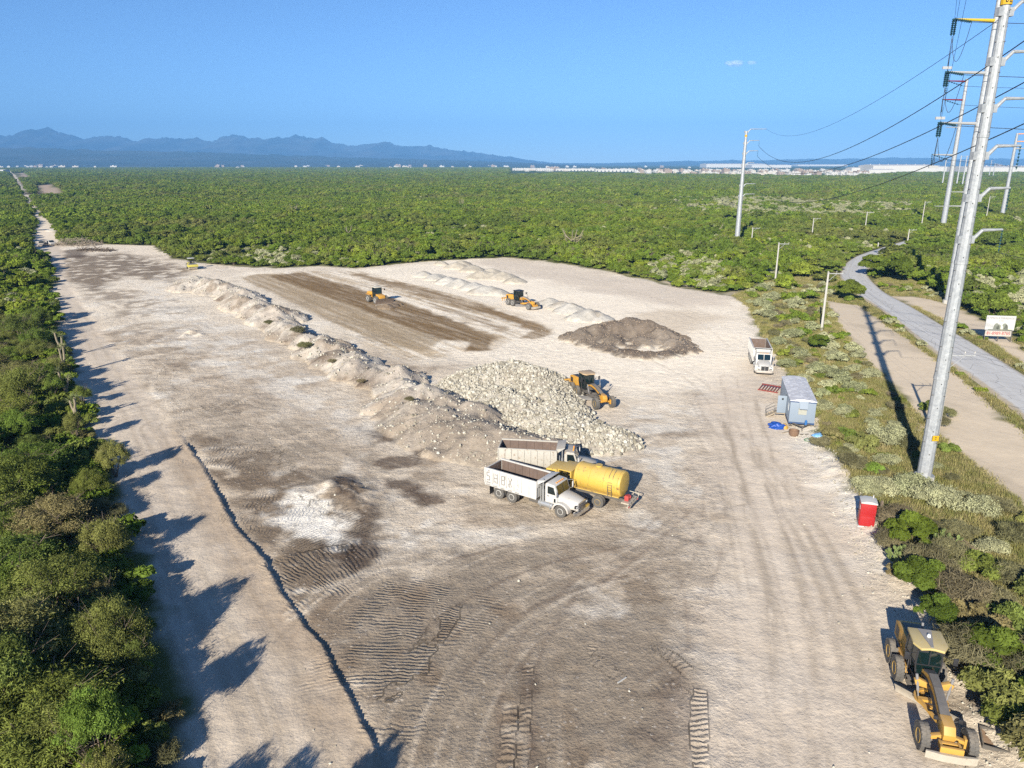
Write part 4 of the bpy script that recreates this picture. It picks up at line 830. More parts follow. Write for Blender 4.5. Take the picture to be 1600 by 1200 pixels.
# ================================================================== HEAPS AND BANKS OF LOOSE MATERIAL
def soil_attr(me, col, trk=None):
    n = len(me.vertices); c = np.ones((n, 4), np.float32); c[:, :3] = col
    at = me.attributes.new('albedo', 'FLOAT_COLOR', 'POINT'); at.data.foreach_set('color', c.ravel())
    v = np.zeros((n, 3), np.float32); v[:, 2] = 1
    at = me.attributes.new('track', 'FLOAT_VECTOR', 'POINT'); at.data.foreach_set('vector', v.ravel())
def heap(name, cones, res, namp, nsc, colf, label, cat='heap', group=None, hollow=(), seed=1, soft=.35, maxh=9.0, flute=0.0, tight=1.0):
    c = np.array([q[:4] for q in cones], float); c[:, 3] *= tight; rad = c[:, 2] / c[:, 3] + 1.5
    x0, x1 = (c[:, 0] - rad).min(), (c[:, 0] + rad).max(); y0, y1 = (c[:, 1] - rad).min(), (c[:, 1] + rad).max()
    X, Y = np.meshgrid(np.arange(x0, x1, res), np.arange(y0, y1, res)); Z = np.full(X.shape, -50.0)
    wx = (fbm(X / nsc / 2, Y / nsc / 2, seed + 7, 3) - .5) * nsc * .9; wy = (fbm(X / nsc / 2 + 40, Y / nsc / 2, seed + 8, 3) - .5) * nsc * .9
    for cx_, cy_, h_, s_ in c:
        dd = np.hypot(X + wx - cx_, Y + wy - cy_); ang = np.arctan2(Y - cy_, X - cx_)
        z = h_ - s_ * (np.sqrt(dd ** 2 + .5) - .7) + flute * dd * (vnoise(ang * 4.5 + cx_, dd * .25, seed) - .5) * .35
        m = np.maximum(Z, z); k = np.abs(Z - z) < soft * 2; m = np.where(k, m + soft * .25 * (1 - np.abs(Z - z) / (soft * 2)) ** 2, m); Z = m
    rr2 = np.full(X.shape, -9.0)
    for cx_, cy_, h_, s_ in c: rr2 = np.maximum(rr2, h_ / s_ * 1.12 - np.hypot(X - cx_, Y - cy_))
    Z = np.where(rr2 < 0, np.minimum(Z, rr2 * .5), Z)
    for hx, hy, hr, hd in hollow: Z -= hd * np.exp(-((X - hx) ** 2 + (Y - hy) ** 2) / hr ** 2)
    Z = np.minimum(Z, maxh)
    up = np.clip(Z / .6, 0, 1); Z = Z + up * ((fbm(X / nsc, Y / nsc, seed, 5) - .5) * 2 * namp) + up * (fbm(X / .7, Y / .7, seed + 2, 3) - .5) * namp * .95
    keep = Z > -.12; q = keep[:-1, :-1] | keep[1:, :-1] | keep[:-1, 1:] | keep[1:, 1:]
    Zw = np.maximum(Z, -.25) + gz(X, Y)
    i = np.arange(X.size).reshape(X.shape); Fq = np.stack([i[:-1, :-1], i[:-1, 1:], i[1:, 1:], i[1:, :-1]], -1)[q]
    used = np.unique(Fq); rm = np.full(X.size, -1); rm[used] = np.arange(len(used))
    P = np.stack([X.ravel(), Y.ravel(), Zw.ravel()], 1)[used]; me = np_mesh(name, P, rm[Fq], True)
    kz = sstep(-.05, .35, Z.ravel()[used] + (fbm(P[:, 0] / 1.1, P[:, 1] / 1.1, seed + 4, 3) - .5) * .7)[:, None]; soil_attr(me, ground_albedo(P[:, 0], P[:, 1]) * .72 * (1 - kz) + colf(P[:, 0], P[:, 1], Z.ravel()[used]) * kz); o = link(name, me, [M_SOIL]); tag(o, label, cat, group)
    return o, (X, Y, Z, Zw)
def pale_soil(seed, a=C_PALE, b=C_WHITE, c=C_BROWN, amt=.5, spots=(), low=()):
    def f(x, y, z):
        k = np.tile(a, (len(x), 1)); k = mixm(k, sstep(.42, .62, fbm(x / 2.5, y / 2.5, seed, 5)) * .8, b); k = mixm(k, sstep(.54, .70, fbm(x / 3.2, y / 3.2, seed + 5, 5)) * amt, c)
        for sx, sy, sr, sc_ in spots: k = mixm(k, np.exp(-((x - sx) ** 2 + (y - sy) ** 2) / sr ** 2 * (.6 + 1.2 * fbm(x, y, seed + 9, 3))) * .95, sc_)
        for lx, ly, lr, lc in low: k = mixm(k, sstep(lr * 1.2, lr * .6, np.hypot(x - lx, y - ly)) * .75, lc)
        return k
    return f
BERM = smooth_line(W((318,433),(345,441),(400,470),(480,512),(560,553),(640,588),(700,614),(752,640), h=2.4), 10)
rb = random.Random(5); cones = []; acc = 0
for (ax, ay), (bx_, by_) in zip(BERM[:-1], BERM[1:]):
    L = math.hypot(bx_ - ax, by_ - ay); acc += L
    while acc > 3.0:
        acc -= rb.uniform(2.6, 4.2); n_ = Vector((by_ - ay, ax - bx_)).normalized(); o_ = rb.uniform(-1.3, 1.3)
        cones.append((ax + n_.x * o_, ay + n_.y * o_, rb.uniform(1.9, 3.0), rb.uniform(.56, .72)))
for a_, b_, h_, s_ in ((300,438,2.2,.42),(306,432,2.0,.45),(655,628,2.3,.46),(690,640,2.4,.42),(715,653,2.3,.40),(745,664,2.2,.40),(775,669,2.2,.42),(805,677,2.0,.44),(835,685,1.8,.46),(858,692,1.4,.46),(640,610,2.6,.5),(712,676,1.2,.34)): cones.append(gp(a_, b_, h_ * .9) + (h_, s_))
spots = [gp(a, b, 1.0) + (r_, C_DARK * 1.15) for a, b, r_ in ((338,464,3.0),(372,492,2.0),(402,507,1.8),(440,528,2.2),(470,542,2.2),(500,560,2.0),(540,590,3.0),(560,598,2.4),(690,672,2.2),(718,668,1.6),(725,685,1.6))]
berm, bermg = heap('earth_berm', cones, .28, .26, 1.3, pale_soil(500, np.array((.36,.315,.27)), np.array((.44,.40,.35)), np.array((.20,.155,.115)), .7, spots, [gp(740,668,1.5) + (13, np.array((.27,.225,.18))), gp(820,690,1) + (9, np.array((.27,.225,.18)))]), 'long lumpy bank of pale spoil running down the middle of the yard', 'earth bank', hollow=[gp(340,460,1.5) + (1.8, .8), gp(548,585,1.5) + (1.8, .6), gp(700,664,1.2) + (1.5, .5)], seed=61, flute=.7)
# heap of broken limestone with loose rubble over it
cn = [gp(a, b, h_) + (h_, s_) for a, b, h_, s_ in [(a, b, h_ * .7, s_ * .85) for a, b, h_, s_ in ((728,584,1.6,.42),(752,574,2.6,.5),(780,568,3.3,.55),(805,566,3.5,.55),(830,574,3.2,.55),(850,590,3.0,.55),(858,608,2.5,.55),(872,628,2.3,.52),(888,646,2.2,.52),(912,660,2.1,.5),(940,670,2.1,.5),(956,676,1.8,.52),(970,683,1.3,.52),(740,606,1.8,.42),(775,606,2.4,.45),(812,620,2.4,.45),(850,640,2.2,.45),(880,656,1.9,.48),(903,672,1.7,.48),(930,680,1.6,.5),(955,683,1.4,.5),(712,596,1.2,.4))]]
rk, (GX, GY, GZ, GW) = heap('rubble_heap', cn, .35, .28, 1.5, pale_soil(520, np.array((.33,.295,.25)), np.array((.42,.39,.34)), np.array((.24,.20,.16)), .5), 'big heap of broken pale limestone beside the berm', 'stone heap', seed=71)
def rocks(name, P, S, seed, mat, parent=None):
    r = np.random.default_rng(seed); bm = bmesh.new(); bmesh.ops.create_icosphere(bm, subdivisions=1, radius=1); bv = np.array([v.co for v in bm.verts]); bf = np.array([[v.index for v in f.verts] for f in bm.faces]); bm.free()
    n = len(P); a = r.normal(size=(n, 4)); a /= np.linalg.norm(a, axis=1)[:, None]; w_, x, y, z = a.T
    M = np.stack([1-2*(y*y+z*z), 2*(x*y-z*w_), 2*(x*z+y*w_), 2*(x*y+z*w_), 1-2*(x*x+z*z), 2*(y*z-x*w_), 2*(x*z-y*w_), 2*(y*z+x*w_), 1-2*(x*x+y*y)], 1).reshape(n, 3, 3)
    sh = bv[None] * (.65 + .6 * r.random((n, len(bv), 1))) * (S[:, None, None] * (.55 + .7 * r.random((n, 1, 3))))
    V = np.einsum('nij,nkj->nki', M, sh) + P[:, None]; Fq = bf[None] + (np.arange(n) * len(bv))[:, None, None]
    me = np_mesh(name, V.reshape(-1, 3), Fq.reshape(-1, 3)); me.materials.append(mat); at = me.attributes.new('lv', 'FLOAT', 'FACE'); at.data.foreach_set('value', np.repeat(r.random(n), len(bf)).astype(np.float32))
    return link(name, me, (), parent)
m, t, b = newmat('broken_limestone'); at = N(t, 'ShaderNodeAttribute', attribute_name='lv'); pos = t.nodes.new('ShaderNodeNewGeometry').outputs['Position']
c = ramp(t, at.outputs['Fac'], (0, (.17,.155,.12)), (.4, (.335,.315,.265)), (.8, (.45,.43,.37)), (1, (.56,.54,.48))); c = mixc(t, mth(t, 'MULTIPLY', noise(t, pos, 6, 5, .7), .5), c, (.31,.27,.215))
t.links.new(c, b.inputs['Base Color']); b.inputs['Roughness'].default_value = .95; b.inputs['Specular IOR Level'].default_value = .1; M_ROCK = m
def sample(GX, GY, GZ, GW, n, zmin, seed, bias=0):
    r = np.random.default_rng(seed); iy, ix = np.where(GZ > zmin); p = r.integers(0, len(ix), n); j = r.uniform(-.5, .5, (n, 2)) * .35
    return np.stack([GX[iy[p], ix[p]] + j[:, 0], GY[iy[p], ix[p]] + j[:, 1], GW[iy[p], ix[p]]], 1)
P_ = sample(GX, GY, GZ, GW, 14000, .1, 1); S_ = .06 + .24 * np.random.default_rng(2).random(14000) ** 3
tag(rocks('rubble', P_ + np.array([0, 0, .02]), S_, 3, M_ROCK, rk), kind='stuff')
P_ = sample(*bermg, 9000, .2, 4); S_ = .03 + .17 * np.random.default_rng(5).random(9000) ** 3.5
tag(rocks('clods', P_, S_, 6, M_ROCK, berm), kind='stuff')
# loose stones along the right edge of the yard and around
r4 = np.random.default_rng(21); u_ = r4.random(5200); el = np.array(EDGE_R); seg = np.concatenate([[0], np.cumsum(np.hypot(*np.diff(el, axis=0).T))]); q_ = u_ * seg[-1]
ex_, ey_ = np.interp(q_, seg, el[:, 0]), np.interp(q_, seg, el[:, 1]); off = np.abs(r4.normal(0, 2.2, 5200)); X_ = ex_ - off * .95 + r4.normal(0, .4, 5200) + .6; Y_ = ey_ - off * .25 + r4.normal(0, .5, 5200)
X2, Y2 = r4.uniform(-70, 45, 3200), 22 + 110 * r4.random(3200) ** 1.3; kk = (sdv(X2, Y2, YARD) > .5) & (fbm(X2 / 6, Y2 / 6, 77, 3) > .47); X_ = np.concatenate([X_, X2[kk]]); Y_ = np.concatenate([Y_, Y2[kk]])
S_ = .02 + .08 * r4.random(len(X_)) ** 5; tag(rocks('gravel', np.stack([X_, Y_, gz(X_, Y_) + S_ * .2], 1), S_, 9, M_ROCK), 'loose pale stones scattered over the yard and along its edge', 'stones', kind='stuff')
# dark topsoil heap with a dug-out face
cn = [gp(a, b + 3, h_ * .8) + (h_ * .8, s_ * .85) for a, b, h_, s_ in ((895,519,1.1,.4),(910,511,2.1,.5),(935,501,3.0,.55),(960,495,3.5,.55),(985,492,3.7,.55),(1010,497,3.3,.52),(1035,508,2.8,.5),(1052,522,2.0,.45),(1068,536,1.2,.36),(1000,510,3.0,.5),(960,508,3.0,.5),(950,533,1.1,.3),(985,541,1.1,.3),(1020,545,1.0,.3),(1045,545,.8,.3),(925,526,1.2,.35))]
dk, dkg = heap('soil_heap', cn, .3, .24, 1.4, pale_soil(540, np.array((.15,.12,.095)), np.array((.20,.165,.132)), np.array((.10,.078,.062)), .7, [gp(1030,532,1) + (3.5, np.array((.26,.22,.18))), gp(940,530,1) + (3, np.array((.22,.18,.14)))]), 'dark brown topsoil heap with a dug-out face', 'soil heap', hollow=[gp(965,515,2) + (4.2, 1.0), gp(1005,520,2) + (4, .9)], seed=81, flute=.6, tight=1.18)
P_ = sample(*dkg, 2600, .1, 14); S_ = .04 + .12 * np.random.default_rng(15).random(2600) ** 3; m2 = simple('dark_clod', (.23,.18,.135), .95, vary=.3)
tag(rocks('clods', P_, S_, 16, m2, dk), kind='stuff')
# tipped loads of white limestone at the back of the pad
def wm(k, a, b, h_, s_, label, col=None):
    h_ = h_ * .8; gx_, gy_ = gp(a, b, h_); cn = [(gx_, gy_, h_, s_)]; rr = random.Random(k)
    for q in range(3): an = rr.random() * 6.28; d_ = h_ * rr.uniform(.6, 1.5); cn.append((gx_ + math.cos(an) * d_, gy_ + math.sin(an) * d_ * .7, h_ * rr.uniform(.35, .8), s_))
    heap('limestone_heap', cn, .45, .2, 1.4, pale_soil(560 + k, np.array((.40,.375,.335)) if col is None else np.array((.37,.33,.27)), np.array((.45,.425,.385)) if col is None else np.array((.41,.37,.31)), np.array((.30,.26,.21)), .7), label, 'stone heap', 'tipped limestone loads at the back of the pad', seed=90 + k)
lab = 'small white limestone heap in the row tipped at the back of the pad'
for k, (a, b, h_) in enumerate(((662,424,1.6),(680,428,1.7),(700,432,2.0),(718,436,2.1),(738,441,1.9),(758,446,2.0),(778,450,1.6),(858,465,1.9),(876,470,1.8),(894,474,2.1),(918,482,2.4),(935,488,1.8),(848,470,1.2))): wm(k, a, b, h_, .5, lab)
lab = 'pale limestone heap standing apart behind the row of white heaps'
for k, (a, b, h_) in enumerate(((712,410,2.0),(722,407,1.6),(738,414,2.0),(752,422,2.4),(768,419,2.3),(786,425,2.2),(690,408,1.3),(806,433,1.6))): wm(20 + k, a, b, h_, .5, lab, (C_WHITE if k % 3 else C_PALE * 1.05))
wm(40, 83, 356, 1.6, .45, 'white limestone heap tipped where the dirt road narrows')
# grubbed-out brush
def brush(px, py, L, wd, h_, n, seed, label, name='brush_pile', az=0.0):
    r = random.Random(seed); mb = MB(); bx_, by_ = gp(px, py); ca, sa = math.cos(az), math.sin(az)
    for q in range(n):
        u, v = r.uniform(-.5, .5) * L, r.gauss(0, .3) * wd; z0 = h_ * r.random() * max(0, 1 - (2 * v / wd) ** 2) * (1 - abs(2 * u / L) ** 3); d = Vector((r.gauss(0, 1), r.gauss(0, 1), r.gauss(0, .45))).normalized() * r.uniform(.5, 2.0); p = Vector((u, v, z0 + .1))
        mb.cyl(p - d, p + d, r.uniform(.03, .09), .02, 4)
    o = mb.build(name, [M_DEADW if seed % 2 else M_BARK], smooth=0, loc=(bx_, by_, gz1(bx_, by_))); o.rotation_euler[2] = az
    return tag(o, label, 'brush pile')
brush(120,383,16,7,2.6,420,1,'grey brush pile of uprooted branches at the far corner of the yard'); brush(150,392,13,4,.8,220,2,'dark low brush pile lying on the bare soil beside the grey brush', az=-.2)
brush(48,303,26,14,3.2,420,4,'brown brush pile beside the dirt road near the far clearings', az=1.3); brush(36,288,40,18,3.0,360,6,'farthest brown brush pile along the dirt road', az=1.4)
for k, (px, py, wp) in enumerate(((466,523,22),(478,546,24),(640,640,16),(565,592,16),(420,505,14),(520,565,15))):
    cx_, cy_ = gp(px, py, 1.2); s = wp / F_PX * math.hypot(cx_, cy_) * .5 / 1.5; iy_, ix_ = int(round((cy_ - bermg[1][0, 0]) / .28)), int(round((cx_ - bermg[0][0, 0]) / .28)); o = link('dry_shrub', DRY_NEAR[k % 2], (), None, (cx_, cy_, float(bermg[3][iy_, ix_]) - .05)); o.scale = (s, s, s)
    tag(o, 'dry brown twiggy shrub clinging to the long pale berm', 'shrub', 'dry shrubs on the berm')
# ================================================================== MACHINES AND TRUCKS
M_WHITE = simple('white_truck_paint', (.45,.445,.435), .45, vary=.10, scale=1.2, col2=(.24,.20,.16), thr=.60, dust=.30, splash=1.75)
M_WHITE2 = simple('dusty_white_paint', (.35,.335,.305), .55, vary=.14, scale=1.2, col2=(.20,.15,.11), thr=.56, dust=.4, splash=2.1)
M_RUST = simple('rusty_bed_steel', (.115,.082,.068), .8, vary=.4, scale=2.0, col2=(.24,.19,.16), thr=.60, bump=.2)
M_BLACK = simple('black_plastic', (.022,.022,.025), .5, vary=.2)
M_DARK = simple('dark_frame_steel', (.055,.052,.05), .7, vary=.3, dust=.45)
M_TYRE = simple('dusty_tyre', (.055,.055,.055), .9, vary=.25, scale=3, dust=.42)
M_RIM = simple('white_rim', (.62,.61,.58), .5, vary=.10, dust=.05)
M_RIMY = simple('yellow_rim', (.36,.22,.03), .5, vary=.2, col2=(.35,.29,.2), thr=.55, dust=.3)
M_CHROME = simple('chrome', (.62,.62,.62), .22, 1.0, vary=.08)
M_GALV = simple('dull_metal', (.42,.43,.44), .42, .7, vary=.15)
M_GLASS = simple('tinted_glass', (.008,.014,.016), .08, vary=.2, spec=.8)
M_GLASSG = simple('green_glass', (.004,.012,.012), .06, vary=.2, spec=.9)
M_YEL = simple('machine_yellow', (.48,.235,.018), .5, vary=.12, scale=1.5, col2=(.34,.24,.10), thr=.66, dust=.28)
M_YELD = simple('dusty_machine_yellow', (.45,.245,.035), .55, vary=.15, scale=1.5, col2=(.24,.17,.09), thr=.60, dust=.28)
M_TANKY = simple('tank_yellow', (.47,.31,.05), .5, vary=.16, scale=.9, col2=(.13,.075,.03), thr=.585, dust=.25, splash=2.0)
M_LEMON = simple('roller_yellow', (.46,.40,.07), .5, vary=.1, dust=.25)
M_GREYM = simple('grey_steel', (.17,.17,.18), .5, vary=.2, dust=.35)
M_TANROOF = simple('tan_roof', (.40,.28,.16), .6, vary=.12, dust=.3)
M_RED = simple('red_lamp', (.5,.03,.03), .35, vary=.1)
M_AMBER = simple('amber_lamp', (.75,.3,.03), .35, vary=.1)
M_LAMP = simple('clear_lamp', (.75,.75,.72), .15, vary=.05)
M_DIRT = simple('clinging_dirt', (.17,.12,.09), .95, vary=.4, scale=3, col2=(.33,.27,.21), thr=.5, bump=.4)
M_STEEL = simple('worn_blade_steel', (.40,.36,.30), .6, .2, vary=.2, col2=(.2,.14,.1), thr=.6)
WCACHE = {}
def wheel(parent, c, r_, w_, rim, side, dual=False, lugs=0, hub=.5, name='wheel'):
    key = (r_, w_, rim.name, side, dual, lugs)
    if key not in WCACHE:
        mb = MB(); rr = hub * r_
        def one(o_, ww): mb.lathe([(rr, o_ - ww * .42), (r_ * .88, o_ - ww * .5), (r_ * .985, o_ - ww * .4), (r_, o_ - ww * .18), (r_, o_ + ww * .18), (r_ * .985, o_ + ww * .4), (r_ * .88, o_ + ww * .5), (rr, o_ + ww * .42)], (0, 0, 0), 'y', 28)
        if dual: one(-w_ * .26, w_ * .46); one(w_ * .26, w_ * .46)
        else: one(0, w_)
        for i in range(lugs):
            for s in (-1, 1):
                a = 2 * math.pi * (i + (.5 if s > 0 else 0)) / lugs; q = lambda rad, da, y_: (rad * math.cos(a + da), y_, rad * math.sin(a + da)); t_ = 2 * math.pi / lugs * .30; y0, y1 = s * w_ * .04, s * w_ * .5
                mb.add([q(r_*.96,-t_,y0), q(r_*.96,t_,y0), q(r_*.96,t_*1.6,y1), q(r_*.96,-t_*.4,y1), q(r_*1.035,-t_,y0), q(r_*1.035,t_,y0), q(r_*1.01,t_*1.6,y1), q(r_*1.01,-t_*.4,y1)], [(0,3,2,1),(4,5,6,7),(0,1,5,4),(1,2,6,5),(2,3,7,6),(3,0,4,7)])
        rm = MB(); o_ = side * w_ * .5; k = side
        rm.lathe([(.02, o_ - k*.06), (r_*.16, o_ - k*.05), (r_*.2, o_ - k*.10), (r_*.34, o_ - k*.12), (rr*.86, o_ - k*.07), (rr*.95, o_ - k*.01), (rr*1.02, o_ - k*.02), (rr*1.0, o_ - k*w_*.5), (.02, o_ - k*w_*.5)], (0,0,0), 'y', 20)
        for i in range(8): a = i * math.pi / 4; rm.cyl((r_*.26*math.cos(a), o_ - k*.13, r_*.26*math.sin(a)), (r_*.26*math.cos(a), o_ - k*.08, r_*.26*math.sin(a)), .022, None, 6)
        WCACHE[key] = (mb.mesh('wheel', [M_TYRE], 30), rm.mesh('rim', [rim], 30))
    a, b_ = WCACHE[key]; o = link(name, a, (), parent, c); link('rim', b_, (), o); return o
def place(o, p, q, fwd_len=None):
    """put a thing's origin at ground point p with its +X towards q"""
    o.location = (p[0], p[1], gz1(*p)); o.rotation_euler[2] = math.atan2(q[1] - p[1], q[0] - p[0])

# ---------------------------------------------------------------- dump trucks
def dump_truck(label, kind='paint', long_bed=False, paint=None, pete=False, hood_len=1.75, load=False):
    e = empty('dump_truck', (0,0,0)); tag(e, label, 'truck'); P = paint or M_WHITE
    f = MB(); xr = -3.3 if pete else -1.9; f.box(xr,6.2,-.52,-.36,.72,1.0); f.box(xr,6.2,.36,.52,.72,1.0)
    for x in (-1.6,-.68,.68,2.2,3.6,5.4): f.box(x-.08,x+.08,-.36,.36,.76,.96)
    for x in (-.68,.68): f.cyl((x,-1.0,.54),(x,1.0,.54),.11)
    f.cyl((5.55,-.95,.53),(5.55,.95,.53),.08); f.build('chassis', M_DARK, e)
    for x in ((-2.0,-.68,.68) if pete else (-.68,.68)):
        for s in (-1,1): wheel(e, (x, s*.98, .54), .54, .56, M_RIM, s, True)
    for s in (-1,1): wheel(e, (5.55, s*1.06, .54), .54, .30, M_RIM, s)
    # tipping body
    x0 = -2.15 - (1.5 if pete else 0); x1 = 3.25; zb, zt = 1.12, (2.75 if long_bed else 2.9 if pete else 2.55); hw = 1.24; th = .07; bd = MB()
    bd.box(x0,x1,-hw+th,hw-th,zb,zb+.08)
    for s in (-1,1):
        a, b_ = sorted((s*hw, s*(hw-th))); bd.box(x0,x1,a,b_,zb-.02,zt-.002)
        a, b_ = sorted((s*(hw+.06), s*(hw-th-.02))); bd.box(x0-.03,x1+.03,a,b_,zt,zt+.10)
        a, b_ = sorted((s*hw, s*(hw+.05))); bd.box(x0,x1,a,b_,zb-.10,zb+.10)
        n = 9 if long_bed else 7
        for i in range(n + 1):
            xx = x0 + (x1 - x0) * i / n; a, b_ = sorted((s*hw, s*(hw+.07))); bd.box(xx-.045,xx+.045,a,b_,zb+.101,zt-.004)
        if long_bed:
            a, b_ = sorted((s*hw, s*(hw+.05))); bd.box(x0,x1,a,b_,(zb+zt)/2-.04,(zb+zt)/2+.04)
    bd.box(x1-.07,x1,-hw+th,hw-th,zb+.08,zt+.10); bo = bd.build('dump_body', P, e, bev=.012)
    li = MB(); li.box(x0+.09,x1-.075,-hw+th+.004,hw-th-.004,zb+.082,zb+.10)
    for s in (-1,1):
        a, b_ = sorted((s*(hw-th-.003), s*(hw-th-.02))); li.box(x0+.09,x1-.075,a,b_,zb+.102,zt-.03)
        for i in range(1, 7):
            xx = x0 + (x1-x0) * i / 7; a, b_ = sorted((s*(hw-th-.021), s*(hw-th-.06))); li.box(xx-.03,xx+.03,a,b_,zb+.104,zt-.05)
    li.box(x1-.095,x1-.076,-hw+th+.03,hw-th-.03,zb+.102,zt-.02); li.build('bed_lining', M_RUST, bo, smooth=0)
    tg = MB(); tg.box(x0-.05,x0+.03,-hw+th+.01,hw-th-.01,zb+.03,zt-.02)
    for y in (-.8,-.4,0,.4,.8): tg.box(x0-.10,x0-.051,y-.04,y+.04,zb+.06,zt-.06)
    tg.box(x0+.031,x0+.05,-hw+th+.03,hw-th-.03,zb+.11,zt-.04,1); tg.build('tailgate', [P, M_RUST], e, bev=.01)
    sh = MB(); sh.prism([(x1,zt+.11),(x1+.75,zt+.28),(x1+.75,zt+.34),(x1,zt+.18)],-hw+.1,hw-.1); sh.box(x1+.001,x1+.06,-hw+.1,hw-.1,zt-.5,zt+.109)
    for s in (-1,1): a, b_ = sorted((s*(hw-.1), s*(hw-.16))); sh.prism([(x1+.06,zt-.2),(x1+.7,zt+.27),(x1+.06,zt+.12)],a,b_)
    sh.build('cab_shield', P, e, bev=.01)
    if load:
        ld = MB(); ld.loft([[(x0+.3+dx*0, y_, z_) for y_, z_ in ()] or [(xx, -hw+.12, zz-.2), (xx, -.4, zz), (xx, .4, zz+.05), (xx, hw-.12, zz-.2), (xx, hw-.12, zb+.12), (xx, -hw+.12, zb+.12)] for xx, zz, dx in ((x1-2.0,zb+.7,0),(x1-1.5,zb+1.2,0),(x1-.8,zb+1.5,0),(x1-.12,zb+1.35,0))]); ld.build('load', simple('white_load', (.50,.49,.46), .9, vary=.1), e)
    # cab
    cx0, cx1 = 3.95, 5.15; cb = MB()
    cb.prism([(cx0,.95),(cx1,.95),(cx1+.02,1.75),(cx1-.28,2.62),(cx0+.12,2.68),(cx0,2.6)],-1.0,1.0); cbo = cb.build('cab', P, e, bev=.05)
    ws = MB(); ws.prism([(cx1+.025,1.80),(cx1+.045,1.81),(cx1-.215,2.54),(cx1-.235,2.53)],-.84,-.03,mi=0); ws.prism([(cx1+.025,1.80),(cx1+.045,1.81),(cx1-.215,2.54),(cx1-.235,2.53)],.03,.84); ws.build('windshield', M_GLASSG, cbo, smooth=0)
    for s in (-1,1):
        a, b_ = sorted((s*1.001, s*1.022)); dr = MB(); dr.prism([(cx0+.16,1.0),(cx1-.06,1.0),(cx1-.05,1.74),(cx1-.30,2.50),(cx0+.16,2.52)],a,b_); do = dr.build('door', P, e, smooth=0)
        a, b_ = sorted((s*1.023, s*1.036)); wn = MB(); wn.prism([(cx0+.26,1.78),(cx1-.16,1.78),(cx1-.36,2.42),(cx0+.26,2.44)],a,b_); wn.build('window', M_GLASS, do, smooth=0)
        hd = MB(); a, b_ = sorted((s*1.023, s*1.05)); hd.box(cx0+.25,cx0+.42,a,b_,1.55,1.6); hd.build('handle', M_BLACK, do)
        if not pete: v = MB(); a, b_ = sorted((s*1.023, s*1.03)); v.box(cx1-.32,cx1-.14,a,b_,1.12,1.46); v.build('lower_window', M_GLASS, do, smooth=0)
        mr = MB(); mr.tube([(cx1-.1,s*1.0,1.75),(cx1+.1,s*1.32,1.75),(cx1+.1,s*1.32,2.45),(cx1-.2,s*1.0,2.5)],.014,5); mr.box(cx1+.06,cx1+.14,min(s*1.24,s*1.42),max(s*1.24,s*1.42),1.8,2.3); mr.build('mirror', M_WHITE if not pete else M_CHROME, e, bev=.01)
    # hood, fenders, grille, bumper
    hx0, hx1 = cx1+.02, cx1+hood_len; hb = MB(); rings = []
    for x, w2, zt_ in ((hx0,.86,1.80),((hx0+hx1)/2,.80,1.68),(hx1-.12,.70,1.50),(hx1,.62,1.42)): rings.append([(x,-w2,.80),(x,w2,.80),(x,w2,zt_-.18),(x,w2*.75,zt_-.03),(x,0,zt_),(x,-w2*.75,zt_-.03),(x,-w2,zt_-.18)])
    hb.loft(rings); ho_ = hb.build('hood', P, e, smooth=40)
    for s in (-1,1):
        fd = MB(); pr = [(5.55 + .78*math.cos(a), .56 + .72*math.sin(a)) for a in np.linspace(math.pi, .12, 9)] + [(hx1+.02,.55),(hx1+.02,.75)]; outer = [(5.55+.72*math.cos(a),.54+.66*math.sin(a)) for a in np.linspace(math.pi,.2,9)]
        ring = [(5.55+.80*math.cos(a),.56+.74*math.sin(a)) for a in np.linspace(math.pi,.0,10)]
        inner = [(5.55+.66*math.cos(a),.54+.62*math.sin(a)) for a in np.linspace(0,math.pi,10)]
        a0, b0 = sorted((s*.70, s*1.22)); fd.prism(ring+inner,a0,b0); fd.build('fender', P, e, smooth=40)
        hl = MB(); a0, b0 = sorted((s*.60, s*.92)); hl.box(hx1-.16,hx1+.0,a0,b0,1.02,1.26); hl.box(hx1+.001,hx1+.03,min(s*.64,s*.88),max(s*.64,s*.88),1.05,1.23,1); hl.build('headlight', [M_BLACK if not pete else M_CHROME, M_LAMP], e, bev=.008)
    gr = MB()
    if pete:
        for s in (-1,1):
            gr.box(hx1+.004,hx1+.05,min(s*.05,s*.45),max(s*.05,s*.45),.82,1.36,1)
        gr.box(hx1+.002,hx1+.07,-.05,.05,.80,1.42); gr.box(hx1+.002,hx1+.07,-.5,-.45,.8,1.40); gr.box(hx1+.002,hx1+.07,.45,.5,.8,1.40)
    else:
        gr.box(hx1+.004,hx1+.03,-.52,.52,.80,1.34,1)
        for i in range(12): gr.box(hx1+.031,hx1+.05,-.5+i*.0909-.012,-.5+i*.0909+.012,.81,1.33)
        for z_ in (.78,1.36): gr.box(hx1+.002,hx1+.06,-.56,.56,z_-.03,z_+.03)
    gr.build('grille', [M_CHROME, M_BLACK if pete else M_GREYM], e, smooth=0)
    bp = MB(); bp.prism([(hx1+.02,-1.18),(hx1+.2,-1.0),(hx1+.28,-.6),(hx1+.28,.6),(hx1+.2,1.0),(hx1+.02,1.18),(hx1-.12,1.18),(hx1-.02,0),(hx1-.12,-1.18)],.48,.80,'z'); bp.build('bumper', M_CHROME if not pete else M_WHITE, e, bev=.02)
